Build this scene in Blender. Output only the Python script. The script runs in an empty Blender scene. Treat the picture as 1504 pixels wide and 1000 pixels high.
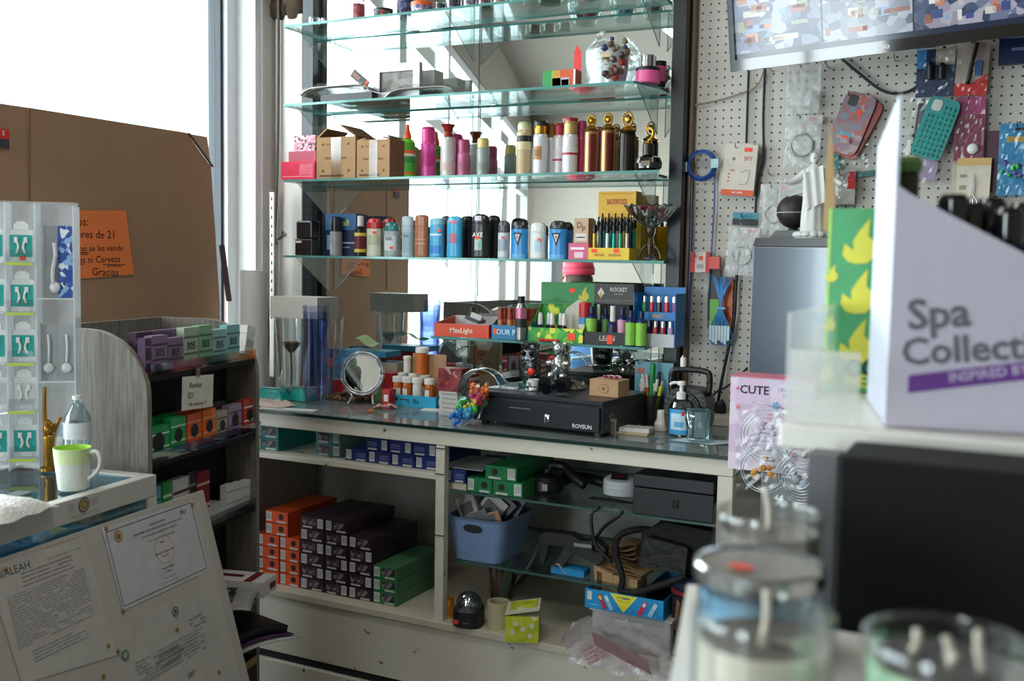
import bpy, math, random
from mathutils import Vector, Matrix
random.seed(7)
SC = bpy.context.scene
# ---------------------------------------------------------------- camera, world, lights, exposure
F, CX, CY = 1500.0, 752.0, 500.0
EYE = 1.44
YAW, PIT, ROL = math.radians(26.5), math.atan(.0747), .0176
_f0 = Vector((-math.sin(YAW), math.cos(YAW), 0)); _r0 = Vector((math.cos(YAW), math.sin(YAW), 0)); _z = Vector((0, 0, 1))
_f = _f0*math.cos(PIT) - _z*math.sin(PIT); _u = _z*math.cos(PIT) + _f0*math.sin(PIT)
_xc = _r0*math.cos(ROL) + _u*math.sin(ROL); _uc = _u*math.cos(ROL) - _r0*math.sin(ROL)
CAMP = Vector((0, 0, EYE))
cd = bpy.data.cameras.new('camera'); cam = bpy.data.objects.new('camera', cd); SC.collection.objects.link(cam)
cam.matrix_world = Matrix(((_xc.x, _uc.x, -_f.x, 0), (_xc.y, _uc.y, -_f.y, 0), (_xc.z, _uc.z, -_f.z, EYE), (0, 0, 0, 1)))
cd.sensor_width = 36; cd.lens = 36*F/1504; cd.clip_start = .05; cd.clip_end = 100
cd.dof.use_dof = True; cd.dof.focus_distance = 3.15; cd.dof.aperture_fstop = 4.6
SC.camera = cam
SC.cycles.transparent_max_bounces = 32; SC.cycles.max_bounces = 10; SC.cycles.sample_clamp_indirect = 6
w = bpy.data.worlds.new('world'); SC.world = w; w.use_nodes = True
w.node_tree.nodes['Background'].inputs[0].default_value = (.93, .97, 1, 1)
w.node_tree.nodes['Background'].inputs[1].default_value = 2.2
SC.view_settings.view_transform = 'Standard'; SC.view_settings.look = 'None'; SC.view_settings.gamma = 1
SC.view_settings.exposure = 0.0
def area(name, loc, target, sx, sy, power, col=(1, 1, 1), spread=180):
    l = bpy.data.lights.new(name, 'AREA'); l.shape = 'RECTANGLE'; l.size = sx; l.size_y = sy; l.energy = power; l.color = col
    l.spread = math.radians(spread)
    o = bpy.data.objects.new(name, l); SC.collection.objects.link(o); o.location = loc
    d = Vector(target)-Vector(loc); o.rotation_euler = d.to_track_quat('-Z', 'Y').to_euler()
    return o
ANG = math.radians(18)                      # the street front turns outwards past the first mullion
SD = Vector((-math.sin(ANG), -math.cos(ANG), 0))
SN = Vector((math.cos(ANG), -math.sin(ANG), 0))
area('daylight_side_window', (-3.0, 2.5, 2.0), (0, 2.5, 2.0), 1.1, 2.0, 60, (.95, .98, 1))
_c = Vector((-2.79, 2.0, 0))+SD*3.4-SN*.25
area('daylight_street_front', (_c.x, _c.y, 1.75), (_c.x+SN.x*3, _c.y+SN.y*3, 1.6), 6.6, 2.1, 480, (.95, .98, 1))
area('ceiling_lamp_light', (-.9, 1.2, 3.28), (-.9, 1.2, 0), 1.2, .35, 13, (1, .97, .92))
area('ceiling_lamp_light', (-1.8, -1.6, 3.28), (-1.8, -1.6, 0), 1.2, .35, 20, (1, .97, .92))
area('added_door_fill_light', (-2.2, -5.3, 1.45), (-2.2, 0, 1.45), 1.4, 1.9, 140, (.95, .98, 1))  # added light behind an invented door: television glare and fill for the candles
def ray(px, py):
    return _xc*((px-CX)/F) + _uc*((CY-py)/F) + _f
def onY(px, py, Y): d = ray(px, py); return CAMP + d*(Y/d.y)
def onX(px, py, X): d = ray(px, py); return CAMP + d*(X/d.x)
def onZ(px, py, z): d = ray(px, py); return CAMP + d*((z-EYE)/d.z)
def depth(p): return (Vector(p)-CAMP).dot(_f)
# ---------------------------------------------------------------- materials
MC = {}
def srgb(h):
    if isinstance(h, str):
        h = tuple(int(h[i:i+2], 16)/255 for i in (0, 2, 4))
    return tuple(c/12.92 if c <= .04045 else ((c+.055)/1.055)**2.4 for c in h)
def M(h, r=.5, metal=0, var=.06, bump=0, scale=30, emit=0, coat=0):
    k = (h, r, metal, var, bump, scale, emit, coat)
    if k in MC: return MC[k]
    m = bpy.data.materials.new('surface_%s' % h); m.use_nodes = True; nt = m.node_tree; b = nt.nodes['Principled BSDF']
    c = srgb(h); b.inputs['Roughness'].default_value = r; b.inputs['Metallic'].default_value = metal
    if coat: b.inputs['Coat Weight'].default_value = coat; b.inputs['Coat Roughness'].default_value = .05
    tc = nt.nodes.new('ShaderNodeTexCoord'); n = nt.nodes.new('ShaderNodeTexNoise'); n.inputs['Scale'].default_value = scale
    n.inputs['Detail'].default_value = 3
    nt.links.new(tc.outputs['Object'], n.inputs['Vector'])
    rp = nt.nodes.new('ShaderNodeMapRange'); rp.inputs[1].default_value = .3; rp.inputs[2].default_value = .7
    rp.inputs[3].default_value = 1-var; rp.inputs[4].default_value = 1+var
    nt.links.new(n.outputs[0], rp.inputs[0])
    mx = nt.nodes.new('ShaderNodeVectorMath'); mx.operation = 'SCALE'; mx.inputs[0].default_value = c
    nt.links.new(rp.outputs[0], mx.inputs['Scale']); nt.links.new(mx.outputs[0], b.inputs['Base Color'])
    if bump:
        bp = nt.nodes.new('ShaderNodeBump'); bp.inputs['Strength'].default_value = bump; bp.inputs['Distance'].default_value = .01
        nt.links.new(n.outputs[0], bp.inputs['Height']); nt.links.new(bp.outputs[0], b.inputs['Normal'])
    if emit:
        nt.links.new(mx.outputs[0], b.inputs['Emission Color']); b.inputs['Emission Strength'].default_value = emit
    MC[k] = m
    return m
def G(h='FFFFFF', base=.04, rough=.03, gl=1.0, name='clear_glass', dust=0):
    """thin clear glass or plastic: tinted see-through plus a mirror coat that grows at grazing angles"""
    k = ('G', h, base, rough, gl, dust)
    if k in MC: return MC[k]
    m = bpy.data.materials.new(name); m.use_nodes = True; nt = m.node_tree; nt.nodes.clear()
    o = nt.nodes.new('ShaderNodeOutputMaterial'); mx = nt.nodes.new('ShaderNodeMixShader')
    t = nt.nodes.new('ShaderNodeBsdfTransparent'); t.inputs[0].default_value = (*srgb(h), 1)
    g = nt.nodes.new('ShaderNodeBsdfGlossy'); g.inputs['Roughness'].default_value = rough; g.inputs[0].default_value = (.95, .98, 1, 1)
    lw = nt.nodes.new('ShaderNodeLayerWeight'); lw.inputs[0].default_value = .25
    mr = nt.nodes.new('ShaderNodeMapRange'); mr.inputs[3].default_value = base; mr.inputs[4].default_value = min(1, base+.55*gl)
    nt.links.new(lw.outputs['Fresnel'], mr.inputs[0]); nt.links.new(mr.outputs[0], mx.inputs[0])
    nt.links.new(t.outputs[0], mx.inputs[1]); nt.links.new(g.outputs[0], mx.inputs[2]); last = mx.outputs[0]
    if dust:
        d = nt.nodes.new('ShaderNodeBsdfDiffuse'); d.inputs[0].default_value = (.55, .60, .58, 1); m2 = nt.nodes.new('ShaderNodeMixShader'); nz = nt.nodes.new('ShaderNodeTexNoise'); nz.inputs['Scale'].default_value = 7
        r2 = nt.nodes.new('ShaderNodeMapRange'); r2.inputs[3].default_value = dust*.6; r2.inputs[4].default_value = dust*1.4
        nt.links.new(nz.outputs[0], r2.inputs[0]); nt.links.new(r2.outputs[0], m2.inputs[0]); nt.links.new(last, m2.inputs[1]); nt.links.new(d.outputs[0], m2.inputs[2]); last = m2.outputs[0]
    nt.links.new(last, o.inputs[0])
    MC[k] = m; return m
def FR(h, a=.5, r=.35):
    """frosted or milky translucent plastic"""
    k = ('FR', h, a, r)
    if k in MC: return MC[k]
    m = bpy.data.materials.new('milky_plastic'); m.use_nodes = True; b = m.node_tree.nodes['Principled BSDF']
    nz = m.node_tree.nodes.new('ShaderNodeTexNoise'); nz.inputs['Scale'].default_value = 18
    mr = m.node_tree.nodes.new('ShaderNodeMapRange'); mr.inputs[3].default_value = max(0, a-.08); mr.inputs[4].default_value = min(1, a+.08)
    m.node_tree.links.new(nz.outputs[0], mr.inputs[0]); m.node_tree.links.new(mr.outputs[0], b.inputs['Alpha'])
    b.inputs['Base Color'].default_value = (*srgb(h), 1); b.inputs['Roughness'].default_value = r
    MC[k] = m; return m
def WOOD(h1, h2, sx=40, sy=40, sz=2.5, r=.6):
    k = ('W', h1, h2, sx, sz)
    if k in MC: return MC[k]
    m = bpy.data.materials.new('wood_grain'); m.use_nodes = True; nt = m.node_tree; b = nt.nodes['Principled BSDF']; b.inputs['Roughness'].default_value = r
    tc = nt.nodes.new('ShaderNodeTexCoord'); mp = nt.nodes.new('ShaderNodeMapping'); mp.inputs['Scale'].default_value = (sx, sy, sz)
    n = nt.nodes.new('ShaderNodeTexNoise'); n.inputs['Scale'].default_value = 2; n.inputs['Detail'].default_value = 8; n.inputs['Roughness'].default_value = .7
    cr = nt.nodes.new('ShaderNodeValToRGB'); cr.color_ramp.elements[0].position = .35; cr.color_ramp.elements[1].position = .68
    cr.color_ramp.elements[0].color = (*srgb(h1), 1); cr.color_ramp.elements[1].color = (*srgb(h2), 1)
    nt.links.new(tc.outputs['Object'], mp.inputs[0]); nt.links.new(mp.outputs[0], n.inputs[0]); nt.links.new(n.outputs[0], cr.inputs[0]); nt.links.new(cr.outputs[0], b.inputs['Base Color'])
    MC[k] = m; return m
def CHIPPED(h='D9D4CA', chip='5A4030', th=.70, scale=9):
    k = ('C', h, chip, th, scale)
    if k in MC: return MC[k]
    m = bpy.data.materials.new('chipped_paint'); m.use_nodes = True; nt = m.node_tree; b = nt.nodes['Principled BSDF']; b.inputs['Roughness'].default_value = .45
    tc = nt.nodes.new('ShaderNodeTexCoord'); n = nt.nodes.new('ShaderNodeTexNoise'); n.inputs['Scale'].default_value = scale; n.inputs['Detail'].default_value = 9; n.inputs['Roughness'].default_value = .65
    cr = nt.nodes.new('ShaderNodeValToRGB'); cr.color_ramp.elements[0].position = th; cr.color_ramp.elements[1].position = th+.02
    cr.color_ramp.elements[0].color = (*srgb(h), 1); cr.color_ramp.elements[1].color = (*srgb(chip), 1)
    nt.links.new(tc.outputs['Object'], n.inputs[0]); nt.links.new(n.outputs[0], cr.inputs[0]); nt.links.new(cr.outputs[0], b.inputs['Base Color'])
    MC[k] = m; return m
def BLOBS(cols, scale=40, r=.5, emit=0):
    """patches of several colours: printed pictures, crumpled packs, sweets"""
    k = ('B', tuple(cols), scale, emit)
    if k in MC: return MC[k]
    m = bpy.data.materials.new('patchwork_print'); m.use_nodes = True; nt = m.node_tree; b = nt.nodes['Principled BSDF']; b.inputs['Roughness'].default_value = r
    tc = nt.nodes.new('ShaderNodeTexCoord'); v = nt.nodes.new('ShaderNodeTexVoronoi'); v.inputs['Scale'].default_value = scale
    sp = nt.nodes.new('ShaderNodeSeparateColor'); cr = nt.nodes.new('ShaderNodeValToRGB'); cr.color_ramp.interpolation = 'CONSTANT'
    e = cr.color_ramp.elements
    while len(e) < len(cols): e.new(.5)
    for i, c in enumerate(cols): e[i].position = i/len(cols); e[i].color = (*srgb(c), 1)
    nt.links.new(tc.outputs['Object'], v.inputs[0]); nt.links.new(v.outputs['Color'], sp.inputs[0]); nt.links.new(sp.outputs[0], cr.inputs[0]); nt.links.new(cr.outputs[0], b.inputs['Base Color'])
    if emit: nt.links.new(cr.outputs[0], b.inputs['Emission Color']); b.inputs['Emission Strength'].default_value = emit
    MC[k] = m; return m
WHITE = M('E8E6E0', .4); BLACK = M('0C0C0E', .4); INK = M('1A1A1C', .6); RED = M('D8281E', .4); TAG = M('FF4A22', .5)
CHROME = M('D8DADC', .15, 1); STEEL = M('9A9C9E', .35, 1); GOLD = M('C89A3C', .25, 1); KRAFT = M('A98560', .8, 0, .08); PAPER = M('DAD8D4', .7)
LABEL = M('D5D7D8', .5); TEAL = M('18A39B', .4); FILM = G('F8FAFA', .05, .2, .6, 'cling_film')
# ---------------------------------------------------------------- mesh builder
TXT = {}
def text_mesh(s, bold=False):
    if (s, bold) in TXT: return TXT[(s, bold)]
    c = bpy.data.curves.new('t', 'FONT'); c.body = s; c.size = 1; c.align_x = 'CENTER'; c.align_y = 'CENTER'; c.resolution_u = 2
    if bold: c.offset = .02
    o = bpy.data.objects.new('t', c); SC.collection.objects.link(o)
    me = bpy.data.meshes.new_from_object(o)
    r = ([v.co.copy() for v in me.vertices], [tuple(p.vertices) for p in me.polygons])
    bpy.data.objects.remove(o); bpy.data.curves.remove(c); bpy.data.meshes.remove(me)
    TXT[(s, bold)] = r; return r
def smooth_pts(p, n=6):
    p = [Vector(a) for a in p]
    if len(p) < 3: return p
    out = []
    q = [p[0]*2-p[1]]+p+[p[-1]*2-p[-2]]
    for i in range(1, len(q)-2):
        for k in range(n):
            t = k/n
            out.append(.5*((2*q[i])+(-q[i-1]+q[i+1])*t+(2*q[i-1]-5*q[i]+4*q[i+1]-q[i+2])*t*t+(-q[i-1]+3*q[i]-3*q[i+1]+q[i+2])*t**3))
    out.append(p[-1]); return out
class MB:
    def __init__(s): s.v = []; s.f = []; s.m = []; s.s = []; s.mats = []; s.X = None
    def add(s, vs, fs, mat, sm=False):
        n = len(s.v)
        s.v += [tuple(s.X @ Vector(v)) if s.X else tuple(v) for v in vs]
        if mat not in s.mats: s.mats.append(mat)
        i = s.mats.index(mat)
        for f in fs: s.f.append(tuple(n+a for a in f)); s.m.append(i); s.s.append(sm)
        return s
    def box(s, a, b, mat, side=None):
        (x0, y0, z0), (x1, y1, z1) = a, b
        vs = [(x0, y0, z0), (x1, y0, z0), (x1, y1, z0), (x0, y1, z0), (x0, y0, z1), (x1, y0, z1), (x1, y1, z1), (x0, y1, z1)]
        top = [(0, 3, 2, 1), (4, 5, 6, 7)]; sd = [(0, 1, 5, 4), (1, 2, 6, 5), (2, 3, 7, 6), (3, 0, 4, 7)]
        if side: s.add(vs, top, mat); n = len(s.v)-8; s.add(vs, sd, side)
        else: s.add(vs, top+sd, mat)
        return s
    def quad(s, p, mat): return s.add(p, [tuple(range(len(p)))], mat)
    def rect(s, u0, v0, u1, v1, mat, e=.0006):        # decal on the front (-y) plane of the local frame
        return s.quad([(u0, -e, v0), (u1, -e, v0), (u1, -e, v1), (u0, -e, v1)], mat)
    def lathe(s, prof, mat=None, seg=24, sy=1, cap=True, c=(0, 0, 0), sx=1):
        n = len(prof); vs = []
        for p in prof:
            for k in range(seg):
                a = 2*math.pi*k/seg; vs.append((c[0]+p[0]*math.cos(a)*sx, c[1]+p[0]*math.sin(a)*sy, c[2]+p[1]))
        for i in range(n-1):
            mm = prof[i][2] if len(prof[i]) > 2 else mat
            # only the two rings in question are added, so materials can change up the profile
            ring = vs[i*seg:(i+2)*seg]
            s.add(ring, [(k, (k+1) % seg, seg+(k+1) % seg, seg+k) for k in range(seg)], mm, True)
        if cap:
            m0 = prof[0][2] if len(prof[0]) > 2 else mat; m1 = (prof[-1][2] if len(prof[-1]) > 2 else (prof[-2][2] if len(prof[-2]) > 2 else mat))
            if prof[0][0] > 1e-5: s.add(vs[:seg], [tuple(range(seg))[::-1]], m0)
            if prof[-1][0] > 1e-5: s.add(vs[-seg:], [tuple(range(seg))], m1)
        return s
    def cyl(s, a, b, r, mat, seg=12, r2=None): return s.tube([a, b], r, mat, seg, False, r2)
    def tube(s, pts, r, mat, seg=8, sm=True, r2=None, closed=False):
        P = smooth_pts(pts) if sm else [Vector(p) for p in pts]
        n = len(P); vs = []; up = Vector((.13, .21, .97)).normalized()
        for i, p in enumerate(P):
            t = (P[min(i+1, n-1)]-P[max(i-1, 0)]); t = t.normalized() if t.length > 1e-9 else Vector((0, 0, 1))
            if abs(t.dot(up)) > .98: u = t.cross(Vector((1, 0, 0))).normalized()
            else: u = t.cross(up).normalized()
            w_ = t.cross(u); rr = r if r2 is None else r+(r2-r)*i/(n-1)
            if callable(r): rr = r(i/(n-1))
            for k in range(seg):
                a = 2*math.pi*k/seg; vs.append(p+u*math.cos(a)*rr+w_*math.sin(a)*rr)
        fs = [(i*seg+k, i*seg+(k+1) % seg, (i+1)*seg+(k+1) % seg, (i+1)*seg+k) for i in range(n-1) for k in range(seg)]
        fs += [tuple(range(seg))[::-1], tuple((n-1)*seg+k for k in range(seg))]
        return s.add(vs, fs, mat, True)
    def prism(s, poly, y0, y1, mat, side=None):        # poly in x,z ; extruded along y
        n = len(poly); vs = [(x, y0, z) for x, z in poly]+[(x, y1, z) for x, z in poly]
        s.add(vs, [tuple(range(n)), tuple(range(2*n-1, n-1, -1))], mat)
        s.add(vs, [(i, n+i, n+(i+1) % n, (i+1) % n) for i in range(n)], side or mat); return s
    def text(s, st, c, size, mat, e=.0008, bold=True, rot=0, sx=1):   # centred at (x, z) on the front plane
        vs, fs = text_mesh(st, bold); ca, sa = math.cos(rot), math.sin(rot)
        return s.add([(c[0]+(v.x*ca*sx-v.y*sa)*size, -e, c[1]+(v.x*sa*sx+v.y*ca)*size) for v in vs], fs, mat)
    def blob(s, c, r, mat, seg=12, jit=0):
        n = seg//2; vs = []; rx, ry, rz = (r, r, r) if not isinstance(r, tuple) else r
        for i in range(n+1):
            th = math.pi*i/n
            for k in range(seg):
                a = 2*math.pi*k/seg; j = 1+random.uniform(-jit, jit) if 0 < i < n else 1
                vs.append((c[0]+rx*math.sin(th)*math.cos(a)*j, c[1]+ry*math.sin(th)*math.sin(a)*j, c[2]+rz*math.cos(th)))
        return s.add(vs, [(i*seg+k, (i+1)*seg+k, (i+1)*seg+(k+1) % seg, i*seg+(k+1) % seg) for i in range(n) for k in range(seg)], mat, True)
    def sheet(s, fn, nu, nv, mat, sm=True):
        vs = [fn(i/nu, j/nv) for i in range(nu+1) for j in range(nv+1)]
        return s.add(vs, [(i*(nv+1)+j, (i+1)*(nv+1)+j, (i+1)*(nv+1)+j+1, i*(nv+1)+j+1) for i in range(nu) for j in range(nv)], mat, sm)
    def build(s, name, parent=None, loc=None, rotz=0, rot=None, label=None, cat=None, group=None, kind=None, bev=0, thick=0):
        me = bpy.data.meshes.new(name); me.from_pydata(s.v, [], s.f)
        for m in s.mats: me.materials.append(m)
        me.polygons.foreach_set('material_index', s.m); me.polygons.foreach_set('use_smooth', s.s); me.validate(); me.update()
        o = bpy.data.objects.new(name, me); SC.collection.objects.link(o)
        if parent: o.parent = parent
        if loc is not None: o.location = loc
        if rot: o.rotation_euler = rot
        elif rotz: o.rotation_euler = (0, 0, rotz)
        if thick: md = o.modifiers.new('shell', 'SOLIDIFY'); md.thickness = thick; md.offset = 0
        if bev: md = o.modifiers.new('bevel', 'BEVEL'); md.width = bev; md.segments = 2; md.limit_method = 'ANGLE'; md.angle_limit = .7
        tag(o, label, cat, group, kind); return o
def tag(o, label=None, cat=None, group=None, kind=None):
    if label: o['label'] = label
    if cat: o['category'] = cat
    if group: o['group'] = group
    if kind: o['kind'] = kind
    return o
def T(name, label, cat, loc, rotz=0, group=None, rot=None):
    o = bpy.data.objects.new(name, None); SC.collection.objects.link(o); o.location = loc
    o.rotation_euler = rot if rot else (0, 0, rotz); o.empty_display_size = .05
    return tag(o, label, cat, group)
def copy_thing(o, loc, label, rotz=None, parent=None, group=None):
    c = o.copy(); SC.collection.objects.link(c)
    if parent: c.parent = parent
    else:
        c.location = loc; c['label'] = label
        if rotz is not None: c.rotation_euler = (0, 0, rotz)
    for ch in list(o.children): copy_thing(ch, None, None, None, c)
    return c
def S(name, mb, kind='structure', parent=None, **k): return mb.build(name, parent, kind=None if parent else kind, **k)
def span(x0, x1, yt, yb, Y, z=None):
    """world front rectangle (x centre, base z, width, height) of what spans these image columns and rows on the plane Y"""
    xm = (x0+x1)/2
    a = onY(x0, (yt+yb)/2, Y); b = onY(x1, (yt+yb)/2, Y)
    zb = onY(xm, yb, Y).z if z is None else z
    return (a.x+b.x)/2, zb, b.x-a.x, onY(xm, yt, Y).z-zb
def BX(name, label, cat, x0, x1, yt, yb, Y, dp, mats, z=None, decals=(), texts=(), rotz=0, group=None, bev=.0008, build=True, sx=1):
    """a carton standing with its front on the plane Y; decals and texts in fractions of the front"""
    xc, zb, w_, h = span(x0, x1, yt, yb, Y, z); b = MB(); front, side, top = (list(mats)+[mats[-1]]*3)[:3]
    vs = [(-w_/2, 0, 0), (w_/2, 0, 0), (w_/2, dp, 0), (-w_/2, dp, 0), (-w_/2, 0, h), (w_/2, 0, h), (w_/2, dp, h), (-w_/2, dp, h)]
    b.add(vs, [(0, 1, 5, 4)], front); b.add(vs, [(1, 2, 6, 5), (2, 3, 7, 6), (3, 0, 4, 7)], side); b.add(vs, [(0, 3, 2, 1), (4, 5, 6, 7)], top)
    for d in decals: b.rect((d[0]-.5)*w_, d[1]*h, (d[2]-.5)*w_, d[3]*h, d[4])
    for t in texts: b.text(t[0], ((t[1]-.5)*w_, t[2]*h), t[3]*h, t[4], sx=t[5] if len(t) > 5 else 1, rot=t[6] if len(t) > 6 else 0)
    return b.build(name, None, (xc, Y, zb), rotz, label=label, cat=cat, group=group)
def VS(name, label, cat, x0, x1, yt, yb, Y, parts, z=None, sy=1, group=None, rotz=0, seg=24, extra=None):
    """a turned vessel: parts = [(name, [(r, z, material)...])] with r of the half width and z of the height"""
    xc, zb, _, h = span(x0, x1, yt, yb, Y, z)
    r = (x1-x0)/2*depth((xc, Y, zb+h/2))/F
    if len(parts) == 1:
        b = MB().lathe([(p[0]*r, p[1]*h, p[2]) for p in parts[0][1]], seg=seg, sy=sy)
        if extra: extra(b, r, h)
        return b.build(name, None, (xc, Y, zb), rotz, label=label, cat=cat, group=group)
    t = T(name, label, cat, (xc, Y, zb), rotz, group)
    for i, (pn, pr) in enumerate(parts):
        b = MB().lathe([(p[0]*r, p[1]*h, p[2]) for p in pr], seg=seg, sy=sy)
        if extra and i == 0: extra(b, r, h)
        b.build(pn, t)
    return t
def arc_label(b, r, z0, z1, mat, a0=-2.6, a1=-.5, sy=1, n=10, e=1.012):
    vs = []
    for i in range(n+1):
        a = a0+(a1-a0)*i/n
        vs += [(r*e*math.cos(a), r*e*math.sin(a)*sy, z0), (r*e*math.cos(a), r*e*math.sin(a)*sy, z1)]
    b.add(vs, [(2*i, 2*i+2, 2*i+3, 2*i+1) for i in range(n)], mat, True)
ORD = ['first', 'second', 'third', 'fourth', 'fifth', 'sixth', 'seventh', 'eighth', 'ninth', 'tenth']
# ---------------------------------------------------------------- room shell
WY = 3.2; SF = 2.95; CF = 2.614
ZS = [None, 1.194, 1.458, 1.729, 1.997, 2.274]
ZC = .952; ZB = .357; ZM = .806; ZG1 = .756; ZG2 = .531
FLOOR = M('4A453F', .45, 0, .1, .1, 6)
S('floor', MB().box((-6, -5.2, -.05), (3.2, 3.3, 0), FLOOR))
S('ceiling', MB().box((-6, -5.2, 3.35), (3.2, 3.3, 3.4), M('857D73', .8)))
WP = M('D6D3CC', .5, 0, .04, .15, 14)
S('wall_back', MB().box((-2.95, 3.222, 0), (3.2, 3.3, 3.35), CHIPPED('D3D0C8', '6A6258', .66, 6)))
S('wall_right', MB().box((3.12, -5.2, 0), (3.2, 3.3, 3.35), M('8A8378', .8)))
WF = M('A79F94', .8); S('wall_front', MB().box((-6, -5.2, 0), (-3.05, -5.1, 3.35), WF).box((-1.35, -5.2, 0), (3.2, -5.1, 3.35), WF).box((-3.05, -5.2, 2.45), (-1.35, -5.1, 3.35), WF))
d1 = MB(); DF = M('C8CACC', .35, .5); d1.box((-3.05, -5.2, 0), (-2.97, -5.12, 2.45), DF).box((-1.43, -5.2, 0), (-1.35, -5.12, 2.45), DF).box((-2.97, -5.2, 2.37), (-1.43, -5.12, 2.45), DF).box((-2.97, -5.2, 0), (-1.43, -5.12, .30), DF).box((-2.23, -5.2, .3), (-2.17, -5.12, 2.37), DF)
S('added_door_1', d1); S('added_door_pane', MB().box((-2.97, -5.17, .3), (-1.43, -5.165, 2.37), G('F4FAFA', .02, .02, .6, 'window_glass')))  # unseen door and pane, added to let the fill light in from the front
wl = MB(); wl.box((-2.9, 3.13, 0), (-2.65, 3.222, 3.35), WP); wl.box((-2.9, 2.0, 0), (-2.68, 3.13, .9), WP); wl.box((-2.9, 2.0, 3.0), (-2.68, 3.13, 3.35), WP)
S('wall_left', wl)
FRM = M('E4E6E8', .35, .1, .03); GSK = M('1C2430', .5)
w1 = MB(); w1.box((-2.83, 3.045, .9), (-2.75, 3.13, 3.0), FRM); w1.box((-2.75, 3.10, .9), (-2.66, 3.13, 3.0), FRM)
w1.box((-2.83, 3.030, .9), (-2.77, 3.045, 3.0), GSK); w1.box((-2.83, 1.95, .9), (-2.75, 2.02, 3.0), FRM)
w1.box((-2.83, 2.02, 2.94), (-2.75, 3.05, 3.0), FRM); w1.box((-2.83, 2.02, .9), (-2.75, 3.05, .96), FRM)
S('window_1', w1)
S('window_2', MB().box((-2.80, 2.02, .96), (-2.794, 3.03, 2.94), G('F4FAFA', .02, .02, .6, 'window_glass')))
def street(a0, a1, z0, z1, d0, d1, b, mat):       # a box along the slanted street front
    P = Vector((-2.79, 1.95, 0)); q = [P+SD*a0+SN*d0, P+SD*a1+SN*d0, P+SD*a1+SN*d1, P+SD*a0+SN*d1]
    vs = [(v.x, v.y, z0) for v in q]+[(v.x, v.y, z1) for v in q]
    b.add(vs, [(0, 3, 2, 1), (4, 5, 6, 7), (0, 1, 5, 4), (1, 2, 6, 5), (2, 3, 7, 6), (3, 0, 4, 7)], mat)
wl2 = MB(); street(0, 7.6, 0, .55, -.1, 0, wl2, WP); street(0, 7.6, 2.85, 3.35, -.12, .02, wl2, M('8E857A', .8)); S('wall_street', wl2)
w3 = MB()
for a in (0, 1.45, 2.9, 4.35, 5.8, 7.2): street(a, a+.09, .55, 2.85, -.08, .0, w3, FRM)
street(0, 7.3, 2.25, 2.33, -.07, -.01, w3, FRM); street(0, 7.3, .55, .62, -.08, 0, w3, FRM); street(0, 7.3, 2.78, 2.85, -.08, 0, w3, FRM)
S('window_3', w3)
w4 = MB(); street(.09, 7.2, .62, 2.78, -.045, -.04, w4, G('F4FAFA', .02, .02, .6, 'window_glass')); S('window_4', w4)
# ceiling lamp fixtures (only seen in reflections)
for x, y in ((-.9, 1.2), (-1.8, -1.6)):
    t = T('ceiling_light', 'long flat white ceiling light %s' % ('over the sales counter' if y > 0 else 'towards the back of the shop'), 'light', (x, y, 3.30))
    MB().box((-.62, -.2, 0), (.62, .2, .05), WHITE).build('housing', t)
    MB().box((-.6, -.18, -.006), (.6, .18, 0), M('FFFDF6', .5, 0, 0, 0, 30, 1.6)).build('diffuser', t)
# corner column, conduit, slotted strip
cx0, cx1 = onY(408, 250, 3.2).x, onY(447, 250, 3.2).x
tag(MB().box((cx0, 3.185, .9), (cx1, 3.222, onY(425, 22, 3.19).z), CHIPPED('DEDBD4', '70685C', .66, 9)).build('wall_panel', bev=.004), 'tall chipped white board between the corner conduit and black mirror post', 'panel')
xk = onY(404, 100, 3.15).x
MB().tube([(xk, 3.17, 3.3), (xk, 3.17, 2.2), (xk-.003, 3.165, 1.75), (xk-.02, 3.16, 1.4), (xk-.03, 3.13, .98)], .006, M('5E554B', .6)).build('conduit', label='thin brown cable running down the room corner', cat='cable')
b = MB(); p0 = onY(399, 282, 3.12); p1 = onY(404, 440, 3.12)
b.box((p0.x-.010, 3.12, p1.z-.3), (p0.x+.010, 3.128, p0.z), M('D0CEC8', .4, .3))
for i in range(14): b.quad([(p0.x-.003, 3.1195, p0.z-.02-i*.035), (p0.x+.003, 3.1195, p0.z-.02-i*.035), (p0.x+.003, 3.1195, p0.z-.032-i*.035), (p0.x-.003, 3.1195, p0.z-.032-i*.035)], INK)
b.build('slotted_strip', label='white slotted shelf upright leaning in the room corner', cat='upright')
# rough brown patch of bare wall above the board
b = MB(); 
for i in range(9):
    b.blob((cx0-.07+i*.02, 3.2, onY(405, 8, 3.2).z+random.uniform(-.03, .04)), (.04, .03, .05), M('4A3A2C', .9, 0, .3, .8, 20), 8, .3)
b.build('ragged_patch', label='ragged brown opening in the wall at top of the corner', cat='hole')
# paper roll below the window jamb
pr = onY(373, 540, 3.0)
t = T('foam_roll', 'big white roll of foam standing in the corner behind the counter', 'roll', (pr.x, 3.0, 0))
b = MB().lathe([(.050, 0), (.052, .9), (.050, onY(373, 397, 3.0).z)], M('DDDAD5', .7, 0, .05, .2, 6), 28); b.build('foam', t)
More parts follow.
